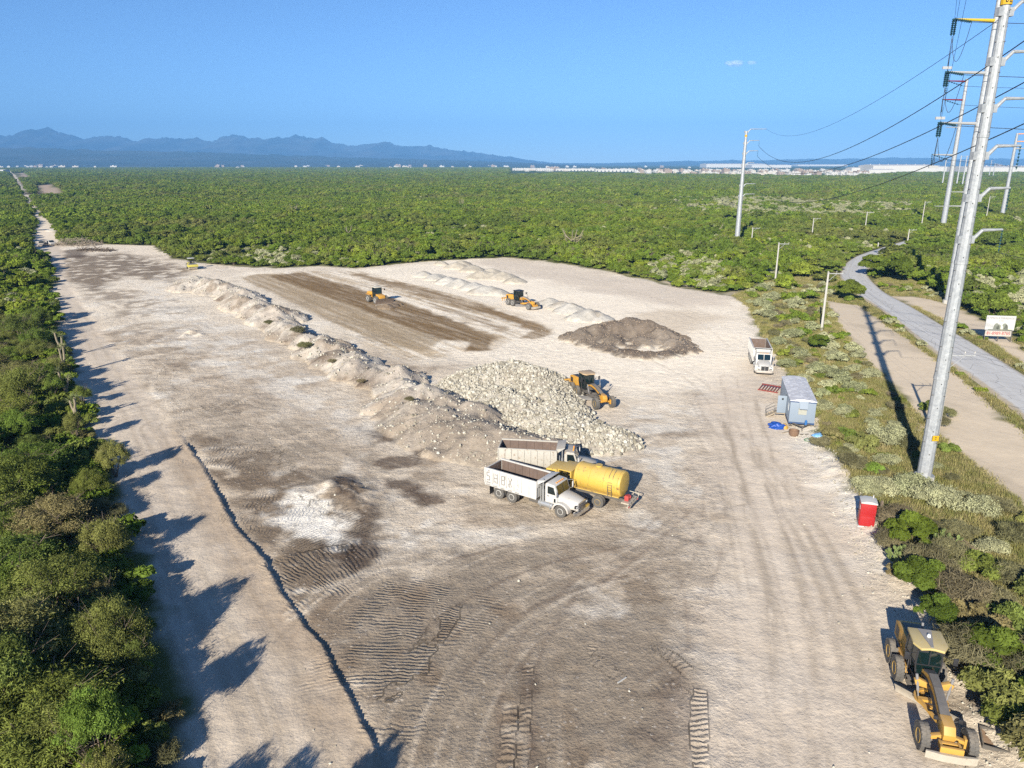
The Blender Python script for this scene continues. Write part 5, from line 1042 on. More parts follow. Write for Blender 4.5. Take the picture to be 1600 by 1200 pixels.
    for s in ((-1,) if not pete else (-1,1)):
        ex = MB(); ex.cyl((cx0-.18,s*1.0,.95),(cx0-.18,s*1.0,2.05),.11,None,12); ex.cyl((cx0-.18,s*1.0,2.05),(cx0-.18,s*1.0,2.95),.065,None,10); ex.cyl((cx0-.42,s*1.0,.9),(cx0-.42,s*1.0,2.3),.05,None,8); ex.build('exhaust_stack', M_GALV, e)
        tk = MB(); tk.cyl((3.35,s*.90,.72),(4.75,s*.90,.72),.27,None,16); tk.box(3.55,3.62,s*.90-.28,s*.90+.28,.44,1.0); tk.box(4.5,4.57,s*.90-.28,s*.90+.28,.44,1.0); tk.build('fuel_tank', M_GALV, e)
    for y in (-.5,-.25,0,.25,.5):
        l_ = MB(); l_.box(cx0+.75,cx0+.85,y-.05,y+.05,2.655,2.72); l_.build('marker_lamp', M_AMBER, cbo)
    for s in (-1,1):
        xf = -2.9 if pete else -1.61; mf = MB(); mf.box(xf-.01,xf+.01,s*.98-.3,s*.98+.3,.2,1.05); mf.build('mud_flap', M_BLACK, e)
        tl = MB(); tl.box(x0-.06,x0,s*.85-.14,s*.85+.14,.86,.98); tl.build('tail_lamp', M_RED, e)
    for sx in (-1,1):
        st = MB(); st.box(2.3,3.2,min(sx*.55,sx*.95),max(sx*.55,sx*.95),.55,.95); st.build('tool_box', M_DARK, e, bev=.015)
    return e
tA = dump_truck('white tipper truck with dark painted marks in front of the yellow water tanker')
pA = gp(790.5, 781.5); qA = gp(872, 807); hdA = Vector((qA[0]-pA[0], qA[1]-pA[1])).normalized(); nA = Vector((-hdA.y, hdA.x)); place(tA, (pA[0]+nA.x*1.1, pA[1]+nA.y*1.1), (qA[0]+nA.x*1.1, qA[1]+nA.y*1.1))
# brush lettering worn off the side panels: short dark strokes inside each panel
lt = MB(); rl = random.Random(9)
for p in range(5):
    xm = -2.15 + 5.4/7*(p+.5)
    GL = [[(-.2,.3,.15,.3),(-.2,.3,-.2,.05),(-.2,.05,.15,.05),(.15,.05,.15,-.25),(.15,-.25,-.2,-.25),(-.05,.42,.2,.42),(-.25,-.42,.25,-.42)],[(-.22,.35,-.22,-.35),(.22,.35,.22,-.35),(-.22,0,.22,0),(-.05,.3,.1,.2),(-.1,-.2,.1,-.35)],[(-.15,.3,.2,.3),(.2,.3,.2,.02),(.2,.02,-.15,.02),(-.15,.3,-.15,-.3),(-.15,-.3,.2,-.3),(.28,.4,.3,.1),(.2,-.3,.2,0)],[(-.22,.3,.2,-.3),(.2,.3,-.2,-.3),(-.25,-.1,.0,-.38),(.05,.4,.25,.15)],[(-.12,.32,.1,.25),(.1,.1,.12,-.2),(-.15,-.3,.05,-.36),(-.1,.0,.0,-.05)]][p]
    for a, b_, c_, d_ in GL:
        k = (.62,.62,.62,.6,.45)[p]; p0, p1 = Vector((xm+a*k*1.35,-1.2485,1.85+b_*1.3)), Vector((xm+c_*k*1.35,-1.2485,1.85+d_*1.3)); dv = (p1-p0).normalized(); nn = Vector((dv.z,0,-dv.x))*(.042,.042,.04,.036,.024)[p]
        lt.add([p0-nn,p1-nn,p1+nn,p0+nn,p0-nn+Vector((0,.012,0)),p1-nn+Vector((0,.012,0)),p1+nn+Vector((0,.012,0)),p0+nn+Vector((0,.012,0))],[(0,1,2,3),(7,6,5,4),(0,4,5,1),(1,5,6,2),(2,6,7,3),(3,7,4,0)])
    for q in range(1):
        lt.box(xm-.22,xm+.22,-1.296,-1.2905,1.08,1.16)
lt.build('painted_lettering', simple('faded_black_paint', (.19,.18,.17), .7, vary=.4, scale=8), [c for c in tA.children if c.name.startswith('dump_body')][0], smooth=0)
tB = dump_truck('dusty white tipper truck with ribbed body behind the water tanker', long_bed=True, paint=M_WHITE2)
aB = gp(778.4, 699, 2.85); bB = gp(855, 703, 2.85); hdB = Vector((bB[0]-aB[0], bB[1]-aB[1])).normalized()
nB = Vector((-hdB.y, hdB.x)); oB = Vector(aB) + nB*1.24 + hdB*2.15; place(tB, tuple(oB), tuple(oB + hdB))
tE = dump_truck('white tipper truck with split grille parked by the shrubs near the cabin', paint=M_WHITE, pete=True, hood_len=1.85, load=True)
aE = gp(1167.5, 521, 2.65); bE = gp(1175, 541, 2.65); fE = gp(1194, 588.5)
rE = gp(1179.5, 520.5, 2.65); hdE = (Vector(fE) - Vector(rE)).normalized(); place(tE, tuple(Vector(fE) - hdE*7.2), fE)

# ---------------------------------------------------------------- water tanker
def tanker():
    e = empty('water_tanker', (0,0,0)); tag(e, 'yellow water tanker truck parked between the two white tipper trucks', 'truck'); Y_ = M_TANKY
    f = MB(); f.box(-2.6,5.9,-.5,-.36,.78,1.02); f.box(-2.6,5.9,.36,.5,.78,1.02)
    for x in (-2.4,-.8,1.2,3,5): f.box(x-.07,x+.07,-.36,.36,.80,1.0)
    f.cyl((0,-1,.54),(0,1,.54),.12); f.cyl((4.6,-.95,.54),(4.6,.95,.54),.09); f.build('chassis', M_DARK, e)
    for s in (-1,1): wheel(e,(0,s*.96,.54),.54,.56,M_RIMY,s,True); wheel(e,(4.6,s*1.02,.54),.54,.30,M_RIMY,s)
    tk = MB(); tk.lathe([(.02,-1.93),(.9,-1.92),(1.06,-1.88),(1.11,-1.80),(1.12,-1.70),(1.12,2.25),(1.08,2.36),(.85,2.43),(.02,2.46)],(0,0,2.20),'x',36)
    for x in (-1.62,-.35,.95,2.15): tk.lathe([(1.115,x-.05),(1.15,x-.04),(1.15,x+.04),(1.115,x+.05)],(0,0,2.20),'x',36)
    to = tk.build('tank', Y_, e, smooth=40)
    mh = MB(); mh.cyl((.5,0,3.28),(.5,0,3.40),.28,None,16); mh.cyl((.5,0,3.40),(.5,0,3.43),.31,None,16); mh.build('manhole', Y_, to)
    rs = MB()
    for x in (-1.2,.6,2.2): rs.prism([(-.85,1.45),(-.5,1.03),(.5,1.03),(.85,1.45)],x-.08,x+.08,'x')
    for s in (-1,1): a, b_ = sorted((s*.62,s*1.0)); rs.box(-1.8,2.7,a,b_,1.26,1.34)
    rs.build('cradle', Y_, e)
    ld = MB()
    for x in (-1.2,-.85): ld.tube([(x,1.08,1.3),(x,1.20,2.1),(x,.82,3.06),(x,.2,3.38)],.022,5); ld.tube([(x,-1.08,1.3),(x,-1.20,2.1),(x,-.82,3.06)],.022,5)
    for i in range(6): z_ = 1.45 + i*.22; ld.beam((-1.2,1.18,z_),(-.85,1.18,z_),.03,.03); ld.beam((-1.2,-1.18,z_),(-.85,-1.18,z_),.03,.03)
    ld.build('ladder', M_DARK, to, smooth=0)
    pl = MB(); pl.box(2.6,3.9,-1.1,1.1,2.62,2.7); pl.box(2.6,2.7,-1.08,1.08,1.0,2.62); pl.box(3.8,3.9,-1.1,-1.0,1.3,2.62); pl.box(3.8,3.9,1.0,1.1,1.3,2.62); pl.build('platform', Y_, e, bev=.02)
    cb = MB(); cb.prism([(3.95,.9),(5.3,.9),(5.3,1.75),(5.05,2.5),(4.05,2.55)],-1.0,1.0); co = cb.build('cab', Y_, e, bev=.04)
    g_ = MB(); g_.prism([(5.31,1.78),(5.33,1.79),(5.10,2.42),(5.08,2.41)],-.85,.85); g_.build('windshield', M_GLASS, co, smooth=0)
    for s in (-1,1): a, b_ = sorted((s*1.002,s*1.02)); w_ = MB(); w_.prism([(4.2,1.75),(5.15,1.75),(4.98,2.35),(4.2,2.38)],a,b_); w_.build('window', M_GLASS, co, smooth=0)
    h_ = MB(); h_.loft([[(x,-w2,.8),(x,w2,.8),(x,w2,z),(x,w2*.7,z+.12),(x,-w2*.7,z+.12),(x,-w2,z)] for x, w2, z in ((5.31,.9,1.6),(6.0,.85,1.5),(6.6,.72,1.3))]); h_.build('hood', Y_, e)
    b_ = MB(); b_.box(6.62,6.8,-1.15,1.15,.5,.78); b_.build('bumper', M_DARK, e, bev=.02)
    rk_ = MB(); rk_.box(-2.75,-2.62,-1.15,1.15,.62,.74); rk_.box(-2.62,-1.9,-.6,-.5,.66,.74); rk_.box(-2.62,-1.9,.5,.6,.66,.74); rk_.tube([(-2.7,-1.15,.7),(-2.7,-1.3,1.0),(-1.9,-1.2,1.1)],.03,6); rk_.box(-2.74,-2.0,-.9,.9,.88,.93)
    for y in (-1.0,-.5,0,.5,1.0): rk_.box(-2.73,-2.65,y-.04,y+.04,.742,.88)
    rk_.build('spray_rack', M_STEEL, e); pp = MB(); pp.cyl((-2.35,.1,.95),(-2.35,.1,1.35),.16,None,12); pp.cyl((-2.55,.1,1.2),(-2.1,.1,1.2),.13,None,12); pp.box(-2.5,-2.15,.28,.55,.95,1.4); pp.build('pump', simple('red_pump', (.38,.05,.045), .45, vary=.2), e, bev=.02)
    hs = MB(); hs.tube([(-2.2,-.3,1.1),(-1.95,-.6,1.3),(-1.8,-.95,1.25),(-1.2,-1.12,1.2),(1.0,-1.12,1.22)],.045,8); hs.build('hose', M_BLACK, e)
    for s in (-1,1): tl = MB(); tl.box(-2.78,-2.751,s*.95-.1,s*.95+.1,.63,.73); tl.build('tail_lamp', M_RED, e)
    return e
tk_ = tanker(); rr_ = gp(977, 757, 2.14); ff_ = gp(896, 738, 2.14); hd = (Vector(ff_) - Vector(rr_)).normalized(); place(tk_, tuple(Vector(rr_) + hd*1.95), ff_)

# ---------------------------------------------------------------- motor graders
def grader(label, body=M_YEL, rim=M_RIMY, hoodtop=M_BLACK, roof=None, boomtop=M_GREYM, vroof=False, blade=R(38), ripper=False, push=True, mast=False, under=None):
    under = under or body
    e = empty('motor_grader', (0,0,0)); tag(e, label, 'road grader')
    for x in (-.78,.78):
        for s in (-1,1): wheel(e,(x,s*1.06,.70),.70,.42,rim,s,False,22,.52)
    for s in (-1,1): wheel(e,(6.1,s*1.06,.70),.70,.42,rim,s,False,22,.52)
    tm = MB()
    for s in (-1,1): a, b_ = sorted((s*.62,s*.84)); tm.prism([(-1.0,.5),(1.0,.5),(1.15,.72),(.9,.95),(-.9,.95),(-1.15,.72)],a,b_)
    tm.build('tandem_case', body, e, bev=.02)
    f = MB(); f.box(-2.0,1.6,-.42,.42,.62,1.0); f.cyl((0,-.8,.7),(0,.8,.7),.16); f.box(1.4,2.1,-.5,.5,.75,1.15); f.build('chassis', M_DARK, e)
    hd = MB(); hd.prism([(-2.25,1.0),(.62,1.0),(.62,2.28),(-1.7,2.14),(-2.25,1.92)],-.66,.66); ho_ = hd.build('engine_hood', body, e, bev=.05)
    ht = MB(); ht.prism([(.60,2.285),(-1.65,2.15),(-1.65,2.175),(.60,2.31)],-.5,.5); ht.build('hood_top', hoodtop, ho_, smooth=0)
    for s in (-1,1):
        a, b_ = sorted((s*.661,s*.675))
        for i, (xa, xb) in enumerate(((-1.95,-1.35),(-1.2,-.6),(-.45,.1))): v = MB(); v.box(xa,xb,a,b_,1.25,1.85); v.build('side_vent', M_BLACK if i == 0 else M_YELD, ho_, smooth=0)
    rg = MB(); rg.box(-2.29,-2.26,-.55,.55,1.08,1.80); rg.build('radiator_grille', M_BLACK, ho_, smooth=0)
    ex = MB(); ex.cyl((-.5,.25,2.2),(-.5,.25,2.5),.10,None,10); ex.cyl((-.5,.25,2.5),(-.62,.25,2.95),.065,None,10); ex.build('exhaust_stack', M_GREYM, e)
    ac = MB(); ac.cyl((-.1,-.3,2.25),(-.1,-.3,2.5),.08,None,10); ac.cyl((-.1,-.3,2.5),(-.1,-.3,2.72),.17,.14,12); ac.build('air_cleaner', M_GREYM, e)
    # cab
    cb = MB(); zs = ((.66,1.15),(.66,1.65),(.80,2.05),(.74,3.08)); cb.loft([[(.70,-w2,z),(2.05 if k < 2 else 2.1,-w2*.78,z),(2.05 if k < 2 else 2.1,w2*.78,z),(.70,w2,z)] for k, (w2, z) in enumerate(zs)]); co = cb.build('cab', M_GLASSG, e, smooth=0)
    fr = MB()
    for s in (-1,1):
        for x, kk in ((.70,1.0),(1.35,.9),(2.07,.78)):
            fr.beam((x,s*zs[0][0]*kk,1.15),(x,s*zs[2][0]*kk*1.01,2.05),.07,.07); fr.beam((x,s*zs[2][0]*kk*1.01,2.05),(x,s*zs[3][0]*kk*1.01,3.1),.07,.07)
        fr.beam((.70,s*.80,2.05),(2.1,s*.63,2.05),.05,.05); fr.beam((.7,s*.66,1.2),(2.05,s*.52,1.2),.09,.14)
    fr.beam((2.1,-.63,2.05),(2.1,.63,2.05),.05,.05); fr.beam((2.1,0,2.05),(2.1,0,3.1),.05,.05); fr.box(.62,.72,-.66,.66,1.1,2.3); fr.build('cab_frame', M_BLACK, co, smooth=0)
    rf = MB(); rf.prism([(.50,-.84),(1.9,-.86),(2.42,-.56),(2.30,-.12),(2.30,.12),(2.42,.56),(1.9,.86),(.50,.84)],3.1,3.24,'z'); ro = rf.build('cab_roof', roof or body, e, bev=.03)
    if vroof:
        v = MB(); v.prism([(.56,-.34),(1.35,-.22),(1.95,-.10),(2.22,-.07),(2.22,.07),(1.95,.10),(1.35,.22),(.56,.34)],3.242,3.275,'z'); v.build('roof_hatch', M_GREYM, ro); b2 = MB(); b2.cyl((1.25,.05,3.276),(1.25,.05,3.42),.10,.07,12); b2.build('beacon', M_LAMP, ro)
        for s in (-1,1): a, b_ = sorted((s*.18,s*.62)); l_ = MB(); l_.prism([(2.12,a),(2.36,a),(2.36,b_),(2.12,b_)],3.0,3.098,'z'); l_.build('work_lamp', M_BLACK, ro)
    for s in (-1,1):
        mr = MB(); mr.tube([(2.0,s*.7,2.7),(2.35,s*1.15,2.75)],.018,5); mr.box(2.30,2.36,min(s*1.06,s*1.3),max(s*1.06,s*1.3),2.42,2.85); mr.build('mirror', M_BLACK, e, bev=.01)
        st = MB(); st.box(1.55,1.95,min(s*.55,s*.82),max(s*.55,s*.82),.55,.60); st.box(1.55,1.95,min(s*.55,s*.82),max(s*.55,s*.82),.85,.90); st.tube([(1.5,s*.8,.55),(1.5,s*.8,1.9)],.018,5); st.build('step', M_DARK, e, smooth=0)
    se = MB(); se.box(.95,1.4,-.25,.25,1.35,1.5); se.box(.9,1.02,-.25,.25,1.5,2.1); se.build('seat', M_BLACK, co)
    # goose neck
    nk = MB(); path = ((1.75,1.25,.52,.44),(2.3,1.72,.46,.44),(3.0,1.98,.40,.42),(4.0,1.90,.40,.40),(5.0,1.62,.42,.42),(5.5,1.42,.44,.46)); nk.loft([[(x,-w_/2,z-h_/2),(x,w_/2,z-h_/2),(x,w_/2,z+h_/2),(x,-w_/2,z+h_/2)] for x, z, w_, h_ in path]); no = nk.build('main_frame', body, e, smooth=0)
    tp = MB(); tp.loft([[(x,-w_/2-.012,z+h_/2-.10),(x,w_/2+.012,z+h_/2-.10),(x,w_/2+.012,z+h_/2+.012),(x,-w_/2-.012,z+h_/2+.012)] for x, z, w_, h_ in path[1:]]); tp.build('frame_cover', boomtop, no, smooth=0)
    for k in range(3): hs = MB(); hs.tube([(2.2,-.24-.05*k,1.6),(3.0,-.25-.05*k,1.85),(4.2,-.25-.05*k,1.75),(5.2,-.27-.05*k,1.45)],.022,5); hs.build('hydraulic_hose', M_BLACK, no)
    nb = MB(); nb.prism([(5.5,.95),(6.45,.88),(6.5,1.25),(6.3,1.62),(5.5,1.68)],-.27,.27); nb.build('nose', body, e, bev=.03)
    ax = MB(); ax.prism([(-.92,.62),(-.3,.78),(.3,.78),(.92,.62),(.92,.80),(.3,1.0),(-.3,1.0),(-.92,.80)],5.98,6.22,'x'); ax.beam((5.8,-.9,.62),(5.8,.9,.62),.06,.06)
    for s in (-1,1): ax.box(5.95,6.25,min(s*.78,s*.90),max(s*.78,s*.90),.45,1.0)
    ax.build('axle_beam', body, e, bev=.015)
    # saddle, lift cylinders, drawbar, circle and blade
    sd_ = MB(); sd_.prism([(-.85,1.62),(-.25,1.52),(.25,1.52),(.85,1.62),(.95,1.9),(.72,2.02),(.26,1.80),(-.26,1.80),(-.72,2.02),(-.95,1.9)],3.15,3.40,'x'); sd_.build('saddle', under, e, bev=.02)
    for s in (-1,1): cy_ = MB(); cy_.cyl((3.28,s*.86,2.25),(3.42,s*.72,1.35),.07,None,10); cy_.cyl((3.42,s*.72,1.35),(3.5,s*.66,.95),.035,None,8); cy_.build('lift_cylinder', M_GREYM, e)
    db = MB(); db.beam((5.75,0,.98),(3.7,-.66,.98),.14,.16); db.beam((5.75,0,.98),(3.7,.66,.98),.14,.16); db.box(3.5,3.75,-.72,.72,.9,1.06); db.build('drawbar', under, e)
    cr = MB(); n = 32; ri, ro_ = .62, .80; rings = []
    for i in range(n): a = 2*math.pi*i/n; c_, s_ = math.cos(a), math.sin(a); rings.append([(3.25+ri*c_,ri*s_,.76),(3.25+ro_*c_,ro_*s_,.76),(3.25+ro_*c_,ro_*s_,.88),(3.25+ri*c_,ri*s_,.88)])
    rings.append(rings[0]); cr.loft(rings, caps=False); cr.build('turn_circle', under, e)
    bl = MB(); L = 3.66; prof = [(-.14+.22*(1-math.cos(t_)), .06+.62*(t_/1.9)) for t_ in np.linspace(0,1.9,8)]; pb = [(x_, z_) for x_, z_ in prof] + [(x_-.03, z_) for x_, z_ in prof[::-1]]
    bl.prism([(p+.0,z) for p, z in pb],-L/2,L/2); bo = bl.build('blade', M_STEEL if vroof else M_GREYM, e); bo.location = (3.25,0,0); bo.rotation_euler[2] = blade
    hg = MB(); hg.box(-.35,-.1,-.55,-.42,.3,.80); hg.box(-.35,-.1,.42,.55,.3,.80); hg.beam((-.3,-.9,.5),(-.3,.9,.5),.1,.1); h2 = hg.build('blade_bracket', body, e); h2.location = (3.25,0,0); h2.rotation_euler[2] = blade
    if push:
        pb_ = MB(); pb_.box(6.5,7.05,-.48,-.36,.72,.98); pb_.box(6.5,7.05,.36,.48,.72,.98); pb_.box(6.95,7.1,-.52,.52,.66,1.02); pb_.box(6.52,6.7,-.355,.355,.75,.95); pb_.build('push_frame', body, e, bev=.015)
        pp = MB(); pp.prism([(7.05,-1.12),(7.14,-1.14),(7.26,-.4),(7.26,.4),(7.14,1.14),(7.05,1.12),(7.12,0)],.32,.72,'z'); pp.build('push_plate', M_STEEL, e)
    for s in (-1,1): hl = MB(); hl.tube([(5.9,s*.27,1.6),(5.9,s*.55,1.75)],.02,5); hl.box(5.88,5.98,s*.55-.1,s*.55+.1,1.66,1.86); hl.build('headlight', M_BLACK, e, bev=.01)
    if mast: ms = MB(); ms.tube([(3.2,.86,2.25),(3.2,.86,3.0)],.05,6); ms.build('cylinder_guard', M_GREYM, e)
    if ripper:
        rp = MB(); rp.box(-3.3,-2.3,-.3,-.2,1.0,1.14); rp.box(-3.3,-2.3,.2,.3,1.0,1.14); rp.box(-3.42,-3.3,-1.0,1.0,.92,1.14)
        for y in (-.8,-.27,.27,.8): rp.prism([(-3.36,.93),(-3.24,.93),(-3.22,.5),(-3.32,.42)],y-.05,y+.05)
        rp.build('ripper', M_YELD, e)
    return e
def grader_at(g, r1, r2, fpt, far=None):
    a = Vector(gp(*r1)); b_ = Vector(gp(*r2)); mid = (a+b_)/2; f_ = Vector(gp(*fpt)); hd = (f_-mid).normalized(); n_ = Vector((-hd.y, hd.x))     # these wheels are on the machine's right
    o = mid + n_*1.06; place(g, tuple(o), tuple(o+hd))
g1 = grader('dusty yellow road grader with grey roof hatch, nearest the camera by the roadside shrubs', body=M_YELD, vroof=True, hoodtop=M_DARK, boomtop=simple('charcoal_cover', (.075,.075,.08), .6, vary=.2, dust=.15), roof=simple('dusty_roof_yellow', (.42,.33,.13), .6, vary=.15, dust=.35), blade=R(-38), ripper=False); grader_at(g1, (1389,1031), (1401,1059), (1437,1164))
g2 = grader('yellow road grader with tan cab roof beside the broken limestone heap', hoodtop=M_BLACK, boomtop=M_DARK, under=M_DARK, roof=M_TANROOF, blade=R(-35), ripper=True, push=False, mast=True); grader_at(g2, (893,614.3), (901.5,619.5), (930.5,639.5))
g3 = grader('yellow road grader with black cab working before the white limestone heaps', roof=M_BLACK, rim=M_RIM, blade=R(-40), ripper=True, mast=True); grader_at(g3, (794,476), (801.8,478.2), (827,484.5))

# ---------------------------------------------------------------- wheel dozer on the pad
def dozer():
    e = empty('wheel_dozer', (0,0,0)); tag(e, 'yellow wheel dozer pushing dark dirt along the brown strip', 'dozer')
    for x in (-1.5,1.7):
        for s in (-1,1): wheel(e,(x,s*1.1,.8),.8,.6,M_RIM,s,False,18)
    f = MB(); f.box(-2.4,2.6,-.5,.5,.7,1.15); f.build('chassis', M_DARK, e)
    b_ = MB(); b_.prism([(-2.9,1.1),(-.4,1.1),(-.4,2.3),(-2.5,2.15),(-2.9,1.8)],-.75,.75); ho_ = b_.build('engine_hood', M_YEL, e, bev=.05)
    v = MB(); v.box(-2.93,-2.91,-.5,.5,1.3,1.8); v.build('radiator_grille', M_BLACK, ho_)
    q = MB(); q.prism([(.9,1.1),(2.5,1.1),(2.3,1.75),(1.2,1.95),(.9,1.9)],-.7,.7); q.build('nose', M_YEL, e, bev=.05)
    c = MB(); c.loft([[(-.4,-w_,z),(1.0-.1*k,-w_*.9,z),(1.0-.1*k,w_*.9,z),(-.4,w_,z)] for k, (w_, z) in enumerate(((.75,1.2),(.8,2.2),(.72,3.25)))]); co = c.build('cab', M_GLASSG, e, smooth=0)
    fr = MB()
    for s in (-1,1):
        for x in (-.42,.92): fr.beam((x,s*.72,1.2),(x,s*.70,3.25),.1,.1)
    fr.build('cab_frame', M_BLACK, co); r_ = MB(); r_.box(-.6,1.15,-.85,.85,3.25,3.4); r_.build('cab_roof', simple('pale_roof', (.5,.46,.38), .6), e, bev=.03)
    for s in (-1,1):
        fd = MB(); fd.box(-2.3,-.6,min(s*.76,s*1.35),max(s*.76,s*1.35),1.62,1.72); fd.build('fender', M_YEL, e, bev=.02)
        ar = MB(); ar.beam((1.2,s*.8,.9),(3.2,s*.9,.6),.18,.25); ar.build('push_arm', M_YEL, e)
        mr = MB(); mr.tube([(1.0,s*.75,2.9),(1.3,s*1.2,2.9)],.02,5); mr.box(1.26,1.32,min(s*1.1,s*1.35),max(s*1.1,s*1.35),2.6,3.0); mr.build('mirror', M_BLACK, e)
    ex = MB(); ex.cyl((-1.2,.3,2.2),(-1.2,.3,3.0),.08,None,8); ex.build('exhaust_stack', M_BLACK, e)
    bl = MB(); pr = [(3.2+.35*(1-math.cos(t_)),.05+1.15*t_/1.9) for t_ in np.linspace(0,1.9,8)]; bl.prism(pr+[(x_-.06,z_) for x_, z_ in pr[::-1]],-2.1,2.1); bo = bl.build('blade', M_DIRT, e); ct = MB(); ct.box(3.22,3.30,-2.12,2.12,.02,.16); ct.build('cutting_edge', M_STEEL, bo)
    return e
dz = dozer(); a = Vector(gp(582,474)); b_ = Vector(gp(597,480)); hd = Vector((.62,-.78)); place(dz, gp(589,472.5), tuple(Vector(gp(589,472.5)) + hd))
dp = [gp(604,481) + (.8,.5), gp(612,479) + (.7,.5), gp(620,476.5) + (.55,.5)]
heap('dirt_windrow', dp, .2, .12, .6, pale_soil(600, C_BROWN, C_BROWN * 1.2, C_DARK, .5), 'small dark dirt windrow piled against the dozer blade', 'dirt', seed=99)
# ---------------------------------------------------------------- roller
def roller():
    e = empty('road_roller', (0,0,0)); tag(e, 'lemon yellow single-drum road roller at the far end of the long berm', 'roller')
    for s in (-1,1): wheel(e,(-1.4,s*.85,.75),.75,.5,M_RIM,s,False,18)
    b_ = MB(); b_.prism([(-2.5,.8),(-.5,.8),(-.5,1.6),(-1.0,1.75),(-2.5,1.6)],-.7,.7); b_.build('engine_hood', M_LEMON, e, bev=.05)
    d = MB(); d.cyl((1.5,-1.05,.75),(1.5,1.05,.75),.75,None,32); d.build('drum', M_STEEL, e)
    f = MB(); f.box(.5,2.5,-1.25,-1.07,.75,1.35); f.box(.5,2.5,1.07,1.25,.75,1.35); f.box(2.35,2.55,-1.25,1.25,.85,1.45); f.box(.4,.6,-1.25,1.25,.8,1.5); f.build('drum_frame', M_LEMON, e, bev=.02)
    g_ = MB(); g_.box(.62,2.34,-1.05,1.05,1.50,1.56); g_.build('drum_cover', M_GREYM, e)
    h_ = MB(); h_.box(-.6,.4,-.6,.6,.7,1.5); h_.cyl((-.2,.0,1.5),(.15,0,1.95),.03,None,6); h_.box(-.75,-.3,-.3,.3,1.5,1.65); h_.box(-.8,-.7,-.3,.3,1.65,2.1); h_.build('operator_seat', M_BLACK, e)
    k = MB()
    for x in (-.85,.35):
        for s in (-1,1): k.beam((x,s*.65,1.5),(x,s*.65,2.9),.08,.08)
    k.build('canopy_frame', M_BLACK, e); r_ = MB(); r_.box(-1.05,.6,-.85,.85,2.9,3.02); r_.build('canopy', M_WHITE, e, bev=.03); return e
rl_ = roller(); p = gp(300,420.5); place(rl_, p, (p[0]+.55, p[1]-.83))
# ---------------------------------------------------------------- far pickups
def pickup(label, col):
    e = empty('pickup_truck', (0,0,0)); tag(e, label, 'pickup')
    for x in (-1.6,1.6):
        for s in (-1,1): wheel(e,(x,s*.78,.37),.37,.25,M_GALV,s)
    b_ = MB(); b_.prism([(-2.6,.45),(2.6,.45),(2.65,.85),(2.5,1.05),(1.0,1.12),(.45,1.72),(-.75,1.74),(-1.0,1.1),(-2.6,1.1)],-.9,.9); bo = b_.build('body', col, e, bev=.05)
    w_ = MB(); w_.prism([(1.03,1.14),(1.05,1.16),(.51,1.70),(.49,1.68)],-.75,.75); w_.build('windshield', M_GLASS, bo, smooth=0)
    for s in (-1,1): a, b2 = sorted((s*.901,s*.915)); q = MB(); q.prism([(.8,1.15),(.42,1.64),(-.7,1.66),(-.82,1.15)],a,b2); q.build('window', M_GLASS, bo, smooth=0)
    bd = MB(); bd.box(-2.5,-1.1,-.75,.75,1.101,1.112); bd.build('bed_liner', M_BLACK, bo); bm_ = MB(); bm_.box(2.6,2.78,-.85,.85,.45,.7); bm_.build('bumper', M_GALV, e, bev=.02); return e
pk1 = pickup('white pickup truck stopped on the dirt road beside the grey brush pile', M_WHITE); p = gp(80,383); place(pk1, p, (p[0]+.75, p[1]-.65))
pk2 = pickup('dusty pale pickup truck half hidden under the trees of the dirt road', M_WHITE2); p = gp(66,384); place(pk2, p, (p[0]+.4, p[1]-.9))
# ================================================================== POLES AND WIRES
m, t, b = newmat('galvanised_steel'); tc = t.nodes.new('ShaderNodeTexCoord').outputs['Object']
c = mixc(t, ramp(t, noise(t, tc, 2.2, 8, .75, 1.0), (.35, (0,)), (.65, (1,))), (.24,.255,.275), (.40,.415,.43)); t.links.new(c, b.inputs['Base Color'])
b.inputs['Roughness'].default_value = .5; b.inputs['Metallic'].default_value = .25; M_GALVP = m
M_CONC = simple('white_concrete', (.38,.365,.34), .9, vary=.12, scale=1.5)
M_WIRE = simple('wire', (.035,.04,.05), .6, .3, vary=.1)
M_INS = simple('green_glass_insulator', (.02,.06,.075), .25, vary=.2)
M_ARMY = simple('yellow_arm', (.46,.34,.03), .5, vary=.08); M_ARMR = simple('dark_red_arm', (.16,.012,.02), .5, vary=.1); M_ORANGE = simple('orange_arm', (.70,.30,.12), .5, vary=.1); M_ARMW = simple('pale_steel_arm', (.36,.365,.37), .5, .2, vary=.1)
M_SIGNY = simple('yellow_plate', (.45,.27,.01), .5, vary=.05); M_INK = simple('black_ink', (.02,.02,.02), .6, vary=.1)
def zh(py, D): return H_CAM + D * math.tan(math.atan((600 - py) / F_PX) - PITCH)
def text_part(name, body, size, mat, parent, loc, rot, ext=.004, align='CENTER'):
    cu = bpy.data.curves.new(name, 'FONT'); cu.body = body; cu.size = size; cu.align_x = align; cu.align_y = 'CENTER'; cu.extrude = ext; o = bpy.data.objects.new(name, cu); COL.objects.link(o)
    bpy.context.view_layer.update(); me = bpy.data.meshes.new_from_object(o.evaluated_get(bpy.context.evaluated_depsgraph_get())); me.name = name; bpy.data.objects.remove(o); me.materials.clear(); me.materials.append(mat)
    q = link(name, me, (), parent, loc); q.rotation_euler = rot; return q
def string(mb, a, b_, n, r_, mi=0):
    """an insulator string: a run of discs from a to b"""
    a, b_ = Vector(a), Vector(b_); d = (b_ - a)
    for i in range(n): p = a + d * (i / n); q = a + d * ((i + .55) / n); mb.cyl(p, q, r_, r_ * .45, 8, mi); 
    mb.cyl(a, b_, r_ * .25, None, 5, mi)
